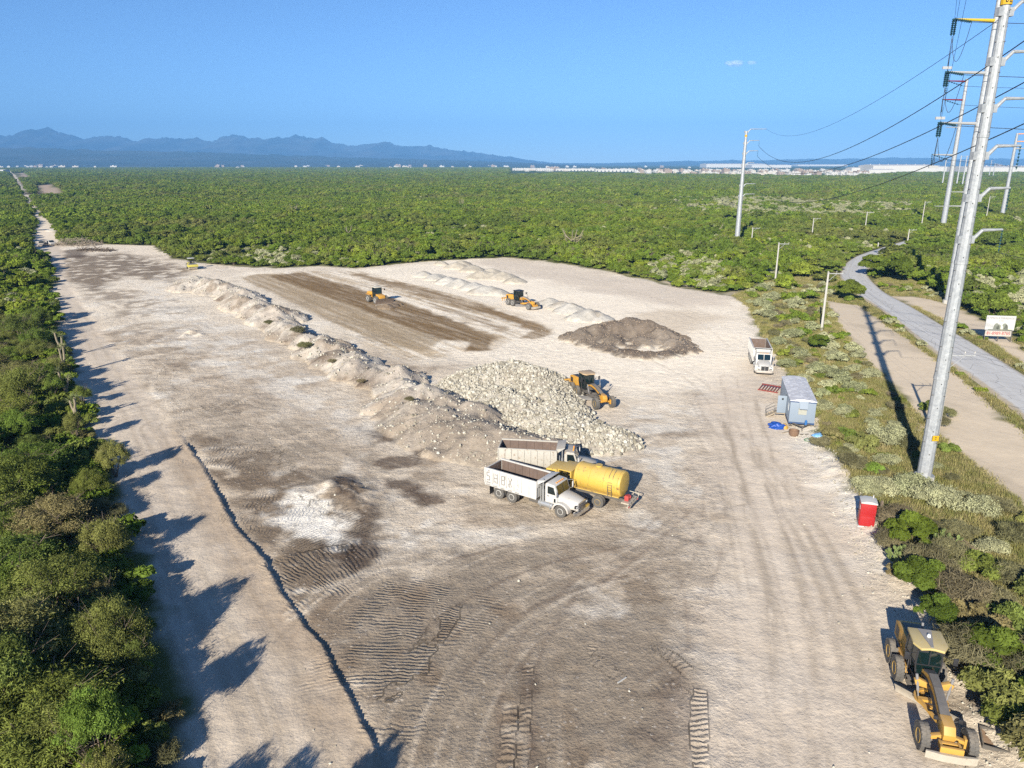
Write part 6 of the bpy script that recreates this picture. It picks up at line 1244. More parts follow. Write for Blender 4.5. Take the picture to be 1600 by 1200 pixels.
def steel_pole(base, H, r0, r1, arms, label, group=None, foot=True, sides=12, name='transmission_pole', step=True, sections=4):
    """arms: (z, direction angle, length, rise, material, insulator drop)"""
    e = empty(name, (base[0], base[1], gz1(*base))); tag(e, label, 'power pole', group); mb = MB(); rg = []
    zs = [0.0]
    for k in range(1, sections): zs += [H * k / sections - .01, H * k / sections + .01]
    zs.append(H); k = 0
    for i, z in enumerate(zs):
        rr_ = r0 + (r1 - r0) * z / H + (.02 if i % 2 == 0 and i else -.0)
        rg.append([(rr_ * math.cos(2*math.pi*j/sides), rr_ * math.sin(2*math.pi*j/sides), z) for j in range(sides)])
    mb.loft(rg)
    for k in range(1, sections):
        z = H * k / sections; rr_ = r0 + (r1 - r0) * z / H; mb.cyl((0,0,z-.16),(0,0,z+.16),rr_+.05,None,sides)
    if foot: mb.cyl((0,0,.751),(0,0,.84),r0*1.28,None,sides)
    mb.build('mast', M_GALVP, e, smooth=18)
    if foot: f = MB(); f.cyl((0,0,-.6),(0,0,.75),r0*1.5,r0*1.45,10); f.build('concrete_footing', M_CONC, e)
    if step:
        s = MB()
        for i in range(int(H / 1.1)):
            z = 3 + i * 1.1
            if z > H - .5: break
            rr_ = r0 + (r1 - r0) * z / H
            for an in ((.2, math.pi + .3)[i % 2], (-1.9, -1.2)[i % 2]): s.cyl((rr_*.9*math.cos(an), rr_*.9*math.sin(an), z), ((rr_+.16)*math.cos(an), (rr_+.16)*math.sin(an), z), .03, None, 5)
        s.build('step_bolts', M_DARK, e)
    tips = []
    for z, an, L, rise, mat, drop in arms:
        rr_ = r0 + (r1 - r0) * z / H; u = Vector((math.cos(an), math.sin(an), 0)); a = MB()
        bk = MB(); 
        for sgn in (1, -1):
            o_ = u * (rr_ * .75 * sgn); w_ = Vector((-u.y, u.x, 0)); bk.beam(o_, o_ + u * (.38 * sgn), .42, .62) if rise else bk.beam(o_, o_ + u * (.25 * sgn), .4, .4)
        if rise:
            p0 = u * (rr_ + .2); p1 = u * (rr_ + .2 + rise) + Vector((0,0,rise * 1.0)); p2 = u * (rr_ + L) + Vector((0,0,rise * 1.05)); a.cyl(p0, p1, .16, .14, 8); a.cyl(p1, p2, .14, .09, 8); tip = p2
        else:
            p2 = u * (rr_ + L) + Vector((0,0,.12 * L / 6)); a.cyl(u * rr_ * .8, p2, .30 * (L / 7), .15 * (L / 7), 8); tip = p2
        ao = a.build('crossarm', mat, e); ao.location = (0,0,z); b2 = bk.build('arm_bracket', M_GALVP, e, smooth=0); b2.location = (0,0,z)
        if drop: i_ = MB(); string(i_, tip + Vector((0,0,-.05)), tip + Vector((0,0,-drop)), 7, .09); io = i_.build('insulator_string', M_INS, e); io.location = (0,0,z)
        tips.append(Vector((base[0], base[1], gz1(*base) + z)) + tip + Vector((0,0,-drop)))
    return e, tips
def cable(p0, p1, sag, r_, label, group=None, n=28, name='power_cable'):
    p0, p1 = Vector(p0), Vector(p1); mb = MB(); pts = [p0.lerp(p1, i/n) - Vector((0,0,4*sag*(i/n)*(1-i/n))) for i in range(n+1)]; rg = []
    d = (p1 - p0).normalized(); s_ = d.cross(Vector((0,0,1))).normalized(); up = s_.cross(d)
    for p in pts: rg.append([p + s_ * (r_*math.cos(a)) + up * (r_*math.sin(a)) for a in (0, 1.26, 2.51, 3.77, 5.03)])
    o = mb.loft(rg).build(name, M_WIRE, smooth=40); o_ = sum((Vector(v.co) for v in ()), Vector()); return tag(o, label, 'cable', group)
# nearest pole, arms to the right
bA = gp(1442, 752); DA = bA[1]; hA = [zh(y_, DA) for y_ in (16, 94, 167, 241, 307, 372)]
HA = zh(-9, DA); eA, tA_ = steel_pole(bA, HA, .62, .32, [(z, R(6), 3.0 if i < 4 else 2.75, .75, M_GALVP, 1.9) for i, z in enumerate(hA)], 'biggest galvanised steel pole, on a concrete block in the verge, arms on one side', sections=4)
cl = MB(); cl.cyl((0,0,HA-.62),(0,0,HA-.05),.415,None,12); cl.build('number_band', M_SIGNY, eA); text_part('painted_number', '02', .5, M_INK, eA, (-.06,-.42,HA-.33), (R(90),0,0))
sg = MB(); sg.box(-.26,.30,-.76,-.72,4.35,4.85); sgo = sg.build('warning_plate', M_SIGNY, eA)
for k in range(2): q = MB(); q.box(-.05+.0*k,.09,-.77,-.761,4.52+.14*k,4.58+.14*k); q.build('plate_mark', M_INK, sgo)
# second and third poles of the same line, arms to the left
bB = gp(1480, 474); DB = bB[1]; LB = math.pi + R(4)
eB, tB_ = steel_pole(bB, zh(-40, DB), .62, .42, [(zh(32,DB), LB, 7.6, 0, M_ARMY, 0), (zh(114,DB), LB, 7.4, 0, M_ARMW, 0), (zh(193,DB), LB, 7.2, 0, M_ARMW, 0), (zh(322,DB), LB, 3.2, 0, M_ARMW, 0), (zh(300,DB), LB, 2.6, 0, M_ARMW, 0)], 'tall steel pole with a yellow arm, right behind the biggest pole, on a sandy strip')
bC = gp(1472, 361); DC = bC[1]; LC = math.pi + R(4)
eC, tC_ = steel_pole(bC, zh(124, DC), 1.15, .6, [(zh(128,DC), LC, 8.0, 0, M_ARMR, 0), (zh(157,DC), LC, 8.4, 0, M_ARMR, 0), (zh(200,DC), LC, 5, 0, M_ARMW, 0), (zh(243,DC), LC, 9.0, 0, M_ARMW, 0), (zh(323,DC), math.pi, 4, 0, M_ARMW, 0), (zh(323,DC), 0, 6, 0, M_ARMW, 0)], 'steel pole with two dark red arms rising from the far wood', foot=False)
bE = gp(1151, 381); DE = bE[1]
eE, tE_ = steel_pole(bE, zh(205, DE), .95, .42, [(zh(206,DE), R(3), 6.6, .9, M_GALVP, 0), (zh(224,DE), R(3), 4.4, .9, M_GALVP, 1.9), (zh(240,DE), R(3), 4.2, .9, M_GALVP, 1.9), (zh(258,DE), R(3), 3.2, .8, M_GALVP, 0), (zh(290,DE), R(3), 4.2, .6, M_GALVP, 1.6), (zh(306,DE), R(3), 4.2, .6, M_GALVP, 1.6)], 'slender steel pole standing alone in the wood behind the yard, arms on one side', foot=False)
yb = MB(); yb.cyl((0,0,zh(205,DE)-1.9),(0,0,zh(205,DE)-1.2),.47,None,12); yb.build('number_band', M_SIGNY, eE)
bD = gp(1565, 341); DD = bD[1]
eD, tD_ = steel_pole(bD, zh(208, DD), 1.1, .55, [(zh(209,DD), R(3), 7, 0, M_ORANGE, 0), (zh(221,DD), R(3), 7, 0, M_ORANGE, 0), (zh(232,DD), R(3), 9, 0, M_ARMW, 0), (zh(229,DD), math.pi, 8, 0, M_ARMW, 0)], 'steel pole with orange arms in the wood near the town', foot=False)
fp = [(1481,290,241),(1494,292,243),(1503,292,243),(1512,292,236),(1545,277,250),(1551,278,255),(1472,290,247)]
for k, (px, py, ty) in enumerate(fp):
    p = gp(px, py); D = p[1]
    if k == 0: e0, _ = steel_pole(p, zh(ty, D), 1.0, .55, [(zh(ty, D)-1, R(3), 6, 0, M_ARMW, 0), (zh(ty, D)-6, R(3), 6, 0, M_ARMW, 0)], 'small far steel pole among a cluster in front of the white warehouses', 'far steel poles before the warehouses', False, 8, step=False); h0 = zh(ty, D)
    else:
        q = copy_tree(e0); q.location = (p[0], p[1], 0); s = zh(ty, D) / h0; q.scale = (1, 1, s)
# insulators and jumpers on the second and third poles
def tension(tip, toward, L, name_parent, base, n=8):
    d = (Vector(toward) - Vector(tip)).normalized(); mb = MB(); b0 = Vector((base[0], base[1], gz1(*base)))
    w_ = d.cross(Vector((0,0,1))).normalized() * .22
    for s in (-1, 1): string(mb, Vector(tip) + w_*s - b0, Vector(tip) + w_*s + d*L - b0, n, .27)
    mb.build('insulator_string', M_INS, name_parent); return Vector(tip) + d*L
offR = Vector((bB[0] + 90, bB[1] - 22, 62))
endsB = []
for k in range(3):
    tgt = tC_[(0, 1, 3)[k]]; low = Vector(tgt) - Vector((0,0,2)); dirC = (low - Vector(tB_[k])); 
    a = tension(tB_[k], Vector(tB_[k]) + dirC.normalized()*3 + Vector((0,0,-3.6)), 3.4, eB, bB); rgt = Vector((offR.x, offR.y, tB_[k].z + 2)); c_ = tension(tB_[k], rgt + Vector((0,0,-22)), 3.0, eB, bB)
    mb = MB(); b0 = Vector((bB[0], bB[1], gz1(*bB))); pts = [a.lerp(c_, i/10) - Vector((0,0,4*5.6*(i/10)*(1-i/10))) - b0 for i in range(11)]; mb.tube(pts, .05, 5); mb.build('jumper_loop', M_WIRE, eB)
    wt = MB(); wt.box(-.9,.9,-.15,.15,-.25,.25); wo = wt.build('counterweight', M_ARMW, eB); wo.location = a - b0 - Vector((0,0,5.6)); ln_ = MB(); ln_.tube([a - b0, a - b0 - Vector((0,0,5.6))], .05, 5); ln_.build('suspension_link', M_WIRE, eB)
    cable(a, Vector(tgt), 5.0, .06, 'dark conductor running between the pole with a yellow arm and the red-armed pole', 'conductors between the yellow-armed and red-armed poles')
    cable(c_, rgt, 2.5, .06, 'dark conductor leaving the yellow-armed pole past the biggest pole', 'conductors leaving the yellow-armed pole')
    up = Vector((6, -30, 95 - 12 * k)); cable(Vector(tB_[k]) + Vector((0,0,-.2)), at_depth((1503, 1512, 1524)[k], -70, 118), .6, .03, 'thin conductor rising steeply in front of the yellow-armed pole', 'thin conductors above the yellow-armed pole')
for k in (0, 1, 3):
    i_ = MB(); b0 = Vector((bC[0], bC[1], gz1(*bC))); tp = Vector(tC_[k]) - b0; string(i_, tp, tp + Vector((.5,0,-5)), 7, .3); string(i_, tp, tp + Vector((6,-2,-2.2)), 7, .32); i_.build('insulator_string', M_INS, eC)
    cable(Vector(tC_[k]) + Vector((6,-2,-2.2)), Vector((offR.x + 120, offR.y + 60, tC_[k].z - 3)), 5, .07, 'dark conductor leaving the red-armed pole behind the big poles', 'conductors leaving the red-armed pole')
# conductors from the slender pole to the biggest pole
for (i, j, sg_, r_) in ((1, 0, 7.5, .05), (2, 1, 6.5, .05), (4, 2, 5.5, .05)): cable(tE_[i], tA_[j], sg_, .05, 'dark sagging conductor between the slender far pole and the biggest steel pole', 'conductors between the slender pole and the biggest pole', 48)
cable(tE_[0], Vector((bA[0], bA[1], HA - 1.5)), 5.0, .025, 'thin shield wire high above the sagging conductors', None, 48)
for j, (dx, dy) in enumerate(((60,-60),)):
    for k in range(3): cable(tA_[k], Vector((tA_[k].x + 60, tA_[k].y - 58, tA_[k].z + 2)), 3, .05, 'conductor leaving the biggest steel pole towards the camera side', 'conductors leaving the biggest pole')
cable(tA_[5], Vector((tA_[5].x + 40, tA_[5].y + 10, 17)), 1.2, .02, 'thin wire from the lowest arm of the biggest steel pole')
# concrete distribution poles with a side crossarm
def conc_pole(base, H, L=2.4, an=0.0):
    e = empty('utility_pole', (base[0], base[1], gz1(*base))); mb = MB(); rg = [[(r_*x, r_*y*.8, z) for x, y in ((1,.4),(.4,1),(-.4,1),(-1,.4),(-1,-.4),(-.4,-1),(.4,-1),(1,-.4))] for r_, z in ((.21,-.3),(.14,H))]; mb.loft(rg); mb.build('mast', M_CONC, e, smooth=0)
    a = MB(); a.box(-.2,L,-.17,-.09,H-.35,-.23+H); a.beam((.1,-.13,H-1.5),(L*.55,-.13,H-.36),.05,.05); a.build('crossarm', M_ARMW, e, smooth=0)
    for x in (-.1, L*.55, L-.1): i_ = MB(); i_.cyl((x,-.13,H-.23),(x,-.13,H-.05),.02,None,5); i_.cyl((x,-.13,H-.05),(x,-.13,H+.14),.08,.05,8); i_.build('insulator', M_CONC, e)
    e.rotation_euler[2] = an; return e
CP_ = [(1463,684,548,'white concrete pole hidden behind the biggest steel pole, its crossarm over the road'),(1283,520,426,'white concrete pole standing in the grass at the near end of the sandy strip'),(1211,441,378,'white concrete pole in grass beside silvery shrubs at the yard corner'),(1174,381,355,'short white concrete pole just beside the slender steel pole foot'),(1268,373,341,'white concrete pole alone in the wood behind the yard corner'),(1351,363,331,'white concrete pole in the wood short of the road bend'),(1418,378,358,'white concrete pole at the far end of the road bend'),(1439,358,315,'white concrete pole deep in the wood past the road bend'),(1540,346,307,'white concrete pole in the wood close by the orange-armed steel pole')]
tops = []
for px, py, ty, lb in CP_:
    p = gp(px, py); D = p[1]; H = zh(ty, D); L = 2.4 if py > 400 else 2.6
    e = conc_pole(p, H, L, R(-2)); tag(e, lb, 'utility pole', None); tops.append(Vector((p[0], p[1], gz1(*p) + H)))
for a, b_ in ((0,1),(1,2)):
    for x in (-.1, 1.3, 2.3): cable(tops[a] + Vector((x,-.13,.1)), tops[b_] + Vector((x,-.13,.1)), 1.0, .008, 'hair-thin distribution wire between concrete poles', 'thin wires between the concrete poles', 14)
tm_ = tops[0]
for x in (-.1, 1.3, 2.3): cable(tm_ + Vector((x,-.13,.1)), tm_ + Vector((x + 26, -44, .4)), 1.2, .009, 'thin distribution wire drooping over the paved road', 'thin wires over the paved road', 14)
# marker posts on the bend
for px, py, h_, lb in ((1361.5,388,1.6,'white marker post on the outside of the road bend'),(1371.5,386,1.8,'thin white marker post just past the first one on the bend')):
    p = gp(px, py); mb = MB(); mb.loft([[(x*s, y*s, z) for x, y in ((-1,-1),(1,-1),(1,1),(-1,1))] for s, z in ((.16,-.2),(.14,h_-.15),(.08,h_))]); tag(mb.build('marker_post', M_CONC, loc=(p[0],p[1],gz1(*p))), lb, 'post')
# ================================================================== BILLBOARD
q0 = gp(1536, 535); q1 = gp(1580, 536.5); u = Vector((q1[0]-q0[0], q1[1]-q0[1])); Lb = u.length; bb = empty('billboard', (q0[0], q0[1], gz1(*q0)), math.atan2(u.y, u.x)); tag(bb, 'white billboard with a telephone number in red beside the paved road', 'billboard')
wB = Lb * 1.03; z0, z1, z2 = .95, 1.95, 4.3; x0 = -.15
p_ = MB(); p_.box(x0,x0+wB,-.06,.06,z1+.004,z2); p_.build('panel', simple('billboard_white', (.40,.40,.395), .6, vary=.03), bb)
p_ = MB(); p_.box(x0+.15,x0+wB-.3,-.10,.02,z0,z1-.1); nb_ = p_.build('number_strip', simple('strip_cream', (.38,.355,.32), .6, vary=.1, col2=(.4,.34,.28), thr=.62), bb)
for x in (.1, Lb*.5, Lb-.15): l_ = MB(); l_.box(x-.07,x+.07,.065,.2,-.3,z2-.2); l_.build('post', M_DARK, bb)
M_REDT = simple('red_paint', (.30,.015,.02), .6, vary=.1); M_GREYT = simple('grey_print', (.16,.15,.15), .6, vary=.1)
text_part('headline', 'ULTIMOS 8 TERRENOS !!', .42, M_GREYT, bb, (x0+wB*.5,-.068,z2-.42), (R(90),0,0)); text_part('subtitle', 'en venta', .24, M_GREYT, bb, (x0+wB*.52,-.068,z2-.82), (R(90),0,0))
tn = text_part('phone_number', '81-8989-8765', .74, M_REDT, bb, (x0+wB*.487,-.108,(z0+z1)/2-.05), (R(90),0,0)); tn.scale = (.84,1,1)
il = MB()
il.box(x0+.5,x0+wB-.3,-.072,-.062,z1+.03,z1+.14)
for cx_, w_, h_ in ((.38,.9,1.0),(.47,.7,.8),(.66,1.0,1.0),(.72,.6,.8)): il.prism([(x0+cx_*wB+w_/2*math.cos(a), z1+.14+h_*max(0,math.sin(a))) for a in np.linspace(0,math.pi,9)],-.074,-.061)
il.build('printed_trees', simple('print_grey_green', (.16,.17,.14), .7, vary=.3), bb, smooth=0)
il = MB(); il.prism([(x0+wB*.53,z1+.15),(x0+wB*.61,z1+.15),(x0+wB*.61,z1+.55),(x0+wB*.57,z1+.8),(x0+wB*.53,z1+.55)],-.078,-.060); il.prism([(x0+wB*.80,z1+.15),(x0+wB*.91,z1+.15),(x0+wB*.91,z1+.6),(x0+wB*.80,z1+.6)],-.078,-.060); il.build('printed_house', simple('print_cream', (.62,.58,.44), .7, vary=.15), bb, smooth=0)
# ================================================================== SITE CABIN
a = Vector(gp(1231, 667)); b_ = Vector(gp(1271, 670)); w_ = (b_ - a); wl_ = w_.length; an = math.atan2(w_.y, w_.x); cab_ = empty('site_cabin', (a.x, a.y, gz1(*a)), an); tag(cab_, 'pale blue portable site cabin with open door and grey roof', 'cabin')
M_CAB = simple('pale_blue_panel', (.18,.225,.285), .55, vary=.06, scale=.8, dust=.12); M_CABD = simple('blue_trim', (.03,.06,.14), .5, vary=.1); M_ROOF = simple('grey_roof_sheet', (.46,.46,.49), .55, vary=.18, scale=.7, col2=(.66,.66,.68), thr=.5, dust=.1)
Lc = 9.6; Wc = wl_; zf, zt = .62, 3.05
# true length axis follows the photographed side
r0 = Vector(gp(1219, 588, 3.1)); r1 = Vector(gp(1233, 628, 3.0)); dv = (r0 - r1).normalized(); ny = Vector((-w_.y, w_.x)).normalized(); skew = 0
cab_.rotation_euler[2] = math.atan2(dv.y, dv.x) - math.pi/2
bd = MB(); bd.box(0,Wc,0,Lc,zf,zt); wl2 = bd.build('walls', M_CAB, cab_, bev=.02)
sb = MB()
for i in range(1, 12): sb.box(-.02,-.001,i*.8-.02,i*.8+.02,zf+.05,zt-.1); sb.box(Wc+.001,Wc+.02,i*.8-.02,i*.8+.02,zf+.05,zt-.1)
sb.build('wall_seams', M_CAB, wl2, smooth=0)
rf = MB(); rf.prism([(-.06,zt+.001),(Wc+.06,zt+.001),(Wc+.06,zt+.07),(Wc*.75,zt+.22),(Wc/2,zt+.27),(Wc*.25,zt+.22),(-.06,zt+.07)],-.08,Lc+.08); rf.build('roof', M_ROOF, cab_, smooth=40)
tr_ = MB(); tr_.box(-.03,Wc+.03,-.03,-.001,zf-.16,zf+.02); tr_.box(-.03,-.001,-.0,Lc,zf-.16,zf+.0); tr_.box(0,Wc*.33,-.035,-.002,zt-.14,zt-.0); tr_.box(Wc*.70,Wc,-.035,-.002,zt-.14,zt-.0); tr_.build('trim', M_CABD, cab_, smooth=0)
sk = MB(); sk.box(.1,Wc-.1,.1,Lc-.1,.42,zf); sk.build('chassis', M_DARK, cab_)
for y in (4.6, 5.7):
    for s in (0, 1): wheel(cab_, (.14 + s*(Wc-.28), y, .40), .40, .24, M_GALV, -1 if s == 0 else 1)
for y in (.5, Lc-.5):
    for x in (.3, Wc-.3): jk = MB(); jk.cyl((x,y,-.05),(x,y,.43),.05,None,8); jk.box(x-.18,x+.18,y-.18,y+.18,-.05,.06); jk.build('jack_stand', M_DARK, cab_)
ht = MB(); ht.beam((.45,0,.50),(Wc/2,-1.15,.50),.10,.12); ht.beam((Wc-.45,0,.50),(Wc/2,-1.15,.50),.10,.12); ht.cyl((Wc/2,-1.1,.0),(Wc/2,-1.1,.62),.05,None,8); ht.box(Wc/2-.08,Wc/2+.08,-1.3,-1.1,.46,.58); ht.build('tow_hitch', M_DARK, cab_)
cy_ = MB(); cy_.cyl((Wc*.66,-.36,.52),(Wc*.66,-.36,.95),.14,None,12); cy_.cyl((Wc*.66,-.36,.95),(Wc*.66,-.36,1.08),.14,.04,12); cy_.build('gas_cylinder', simple('blue_cylinder', (.03,.12,.32), .4, vary=.1), cab_)
wn = MB(); wn.box(Wc*.34,Wc*.66,-.05,-.001,1.55,2.25); wn.build('window', simple('dusty_window', (.30,.30,.26), .4, vary=.2), wl2); aw = MB(); aw.prism([(-.03,zt+.05),(-.08,zt+.05),(-.50,2.32),(-.46,2.28)],Wc*.35,Wc*.66,'x'); aw.build('window_shutter', M_CAB, wl2, smooth=0)
w2 = MB(); w2.box(-.03,-.001,1.0,1.7,1.6,2.4); w2.build('window', simple('pale_window', (.55,.56,.55), .3, vary=.1), wl2)
op = MB(); op.box(-.018,-.001,2.95,3.85,zf+.02,zt-.4); op.build('doorway', M_BLACK, wl2)
dr = MB(); dr.box(-1.0,-.03,2.88,2.93,zf+.03,zt-.35); do = dr.build('door', M_CAB, cab_, bev=.01); dw = MB(); dw.box(-.58,-.38,2.86,2.879,2.2,2.42); dw.build('window', M_BLACK, do)
st = MB(); st.box(-1.25,-.05,2.9,4.0,.52,.60); 
for x in (-1.2,-.1):
    for y in (2.95,3.95): st.beam((x,y,-.05),(x,y,.52),.05,.05)
for i in range(3): st.box(-1.28-.28*(i+1),-1.25-.28*i,3.0,3.9,.52-.17*(i+1),.56-.17*(i+1))
for y in (2.95,3.95): st.beam((-2.15,y,-.05),(-1.2,y,.5),.05,.12)
st.build('steps', M_DEADW, cab_, smooth=0)
hr = MB()
for y in (2.92,):
    for z in (.95,1.25,1.5): hr.beam((-1.22,y,z),(-.05,y,z),.035,.035)
    for x in (-1.22,-.65,-.05): hr.beam((x,y,.58),(x,y,1.52),.035,.035)
for y in (2.95,3.95): hr.beam((-2.1,y,.9),(-1.22,y,1.5),.04,.04); hr.beam((-2.1,y,0),(-2.1,y,.9),.04,.04)
hr.build('handrail', M_DARK, cab_, smooth=0)
# ---- things round the cabin
def at(px, py, z=0.0): p = gp(px, py); return (p[0], p[1], gz1(*p) + z)
def lump(name, mat, loc, rx, ry, rz_, seed, label, cat, amp=.45, sub=4):
    bm = bmesh.new(); bmesh.ops.create_icosphere(bm, subdivisions=sub, radius=1); co = np.array([v.co for v in bm.verts]); Fq = np.array([[v.index for v in f.verts] for f in bm.faces]); bm.free()
    d = 1 + amp * (fbm(co[:,0]*2.2+seed, co[:,1]*2.2+co[:,2]*1.7, seed, 4) - .5) * 2 + .1 * np.abs(np.sin(6*np.arctan2(co[:,1], co[:,0]) + 4*co[:,2]))
    co = co * d[:,None] * np.array([rx, ry, rz_]); co[:,2] = np.maximum(co[:,2], -.03 - .0*co[:,2]); o = link(name, np_mesh(name, co, Fq, True), [mat], None, loc); return tag(o, label, cat)
lump('tarpaulin', simple('blue_tarp', (.014,.06,.28), .45, vary=.25, scale=3), at(1213,668), .95, .70, .55, 3, 'crumpled bright blue tarpaulin heaped by the cabin steps', 'tarpaulin', .6)
lump('sack', simple('yellow_sack', (.42,.26,.06), .7, vary=.2), at(1225.5,669), .38, .34, .45, 7, 'yellow sack standing between blue tarpaulin and cabin corner', 'sack', .3, 3)
lump('bag', simple('light_blue_bag', (.12,.30,.55), .5, vary=.25, col2=(.6,.65,.7), thr=.55), at(1277,683.5), .55, .35, .28, 9, 'light blue plastic bag lying by the shrubs before the cabin', 'bag', .5, 3)
bw = MB(); bw.lathe([(.05,.02),(.42,.03),(.52,.25),(.55,.62),(.50,.62),(.46,.28),(.05,.12)],(0,0,0),'z',20); tag(bw.build('tub', simple('brown_tub', (.16,.10,.065), .8, vary=.3), loc=at(1240,681)), 'round brown tub on the ground under the cabin tow hitch', 'tub')
hs = MB(); pts = [Vector((math.cos(a)*(.62+.05*math.sin(a*1.7)), math.sin(a)*(.42+.04*math.cos(a*2.3)), .03 + .015*a/6)) for a in np.linspace(0, 20, 70)] + [Vector((1.1,.2,.03)), Vector((1.6,.35,.03))]; hs.tube(pts, .028, 6); tag(hs.build('hose', simple('green_hose', (.10,.22,.12), .5, vary=.15), loc=at(1266,689)), 'coiled green hose on the ground before the cabin', 'hose')
for k, (px, py, L, an_, lb) in enumerate(((1259,679,1.4,.1,'dark short plank lying under the cabin hitch'),(1284,688,1.7,.35,'pale tan plank lying beside the coiled green hose'),(1228,676,1.2,.5,'pale plank lying between the blue tarpaulin and the brown tub'))):
    mb = MB(); mb.box(-L/2,L/2,-.1,.1,.0,.05); o = mb.build('plank', M_DARK if k == 0 else M_DEADW, loc=at(px, py, .01), bev=.005); o.rotation_euler[2] = an_; tag(o, lb, 'plank')
# red rack
p0 = Vector(gp(1187.5, 607)); p1 = Vector(gp(1217, 612)); u = p1 - p0; rd = empty('ladder_rack', (p0.x, p0.y, gz1(*p0)), math.atan2(u.y, u.x)); tag(rd, 'long red steel ladder rack lying on the ground beside the cabin', 'rack'); M_REDR = simple('dark_red_steel', (.17,.022,.018), .6, vary=.2, dust=.15); L = u.length * 1.05
for y, z in ((-.9,.10),(.75,.45)): mb = MB(); mb.beam((0,y,z),(L,y,z),.13,.13); mb.build('rail', M_REDR, rd)
for i in range(7): x = L*(i+.3)/7; mb = MB(); mb.beam((x,-.88,.11),(x,.74,.44),.09,.09); mb.build('rung', M_REDR, rd)
# ================================================================== PORTABLE TOILET
a = Vector(gp(1341, 824)); b_ = Vector(gp(1366, 827.5)); u = b_ - a; pt = empty('portable_toilet', (a.x, a.y, gz1(*a)), math.atan2(u.y, u.x)); tag(pt, 'red portable toilet with white roof at the yard edge', 'toilet'); Wt = 1.12; M_REDP = simple('red_plastic', (.30,.009,.012), .45, vary=.08, dust=.06); M_WP = simple('white_plastic', (.45,.445,.43), .5, vary=.06, dust=.1)
mb = MB(); mb.box(0,Wt,0,Wt,.10,2.05); bo = mb.build('cabin_body', M_REDP, pt, bev=.04)
pn = MB()
for z0_, z1_ in ((.25,.95),(1.12,1.85)): pn.box(.10,Wt-.10,-.025,-.001,z0_,z1_); pn.box(Wt+.001,Wt+.025,.10,Wt-.10,z0_,z1_)
pn.build('wall_panel', M_REDP, bo, bev=.015)
dd = MB(); dd.box(-.03,-.001,.12,Wt-.12,.16,2.0); do = dd.build('door', M_REDP, pt, bev=.01); sg_ = MB(); sg_.box(-.045,-.031,.16,.40,1.45,1.80); sg_.build('notice', M_WP, do); lc = MB(); lc.box(-.06,-.031,.88,.95,1.05,1.18); lc.build('latch', M_BLACK, do)
rf = MB(); rf.loft([[(-.05,y,2.051),(Wt+.05,y,2.051),(Wt+.05,y,2.12+z),(Wt*.7,y,2.24+z),(Wt*.3,y,2.24+z),(-.05,y,2.12+z)] for y, z in ((-.05,0),(Wt*.3,.04),(Wt*.7,.04),(Wt+.05,0))]); rf.build('roof', M_WP, pt, smooth=40); bs = MB(); bs.box(-.06,Wt+.06,-.06,Wt+.06,-.05,.10); bs.box(.45,.75,-.2,-.06,-.03,.06); bs.build('skid_base', M_WP, pt)
vp = MB(); vp.cyl((Wt-.2,Wt-.2,2.2),(Wt-.2,Wt-.2,2.45),.05,None,8); vp.build('vent_pipe', M_WP, pt)
dp_ = MB(); dp_.loft([[(x*s, y*s, z) for x, y in ((-1,-1),(1,-1),(1,1),(-1,1))] for s, z in ((.10,-.2),(.09,1.4),(.06,1.5))]); tag(dp_.build('wooden_post', M_BARK, loc=at(1374,812)), 'dark wooden post standing behind the portable toilet', 'post')
# steel tray beside the nearest grader
p0 = Vector(gp(1536, 1170)); p1 = Vector(gp(1531, 1141)); u = p1 - p0; ty = empty('steel_tray', (p0.x, p0.y, gz1(*p0)), math.atan2(u.y, u.x) - math.pi/2); tag(ty, 'rusty steel tray with a dark rim lying beside the nearest grader', 'tray'); L = u.length
mb = MB(); mb.box(0,1.05,0,L,.02,.06); mb.build('tray_floor', simple('rusty_plate', (.30,.20,.13), .85, vary=.3, scale=1.2, col2=(.07,.045,.03), thr=.52), ty); mb = MB()
mb.box(-.06,-.0,0,L,-.02,.22); mb.box(1.05,1.11,0,L,-.02,.22); mb.box(-.06,1.11,-.06,0,-.02,.22); mb.box(-.06,1.11,L,L+.06,-.02,.22); mb.build('tray_rim', M_DARK, ty)
st = MB(); st.beam((-.0,0,.0),(.55,.45,.02),.06,.05); o = st.build('white_stick', M_WP, loc=at(965,1069,.03)); tag(o, 'thin white stick lying on the bare brown soil', 'stick')
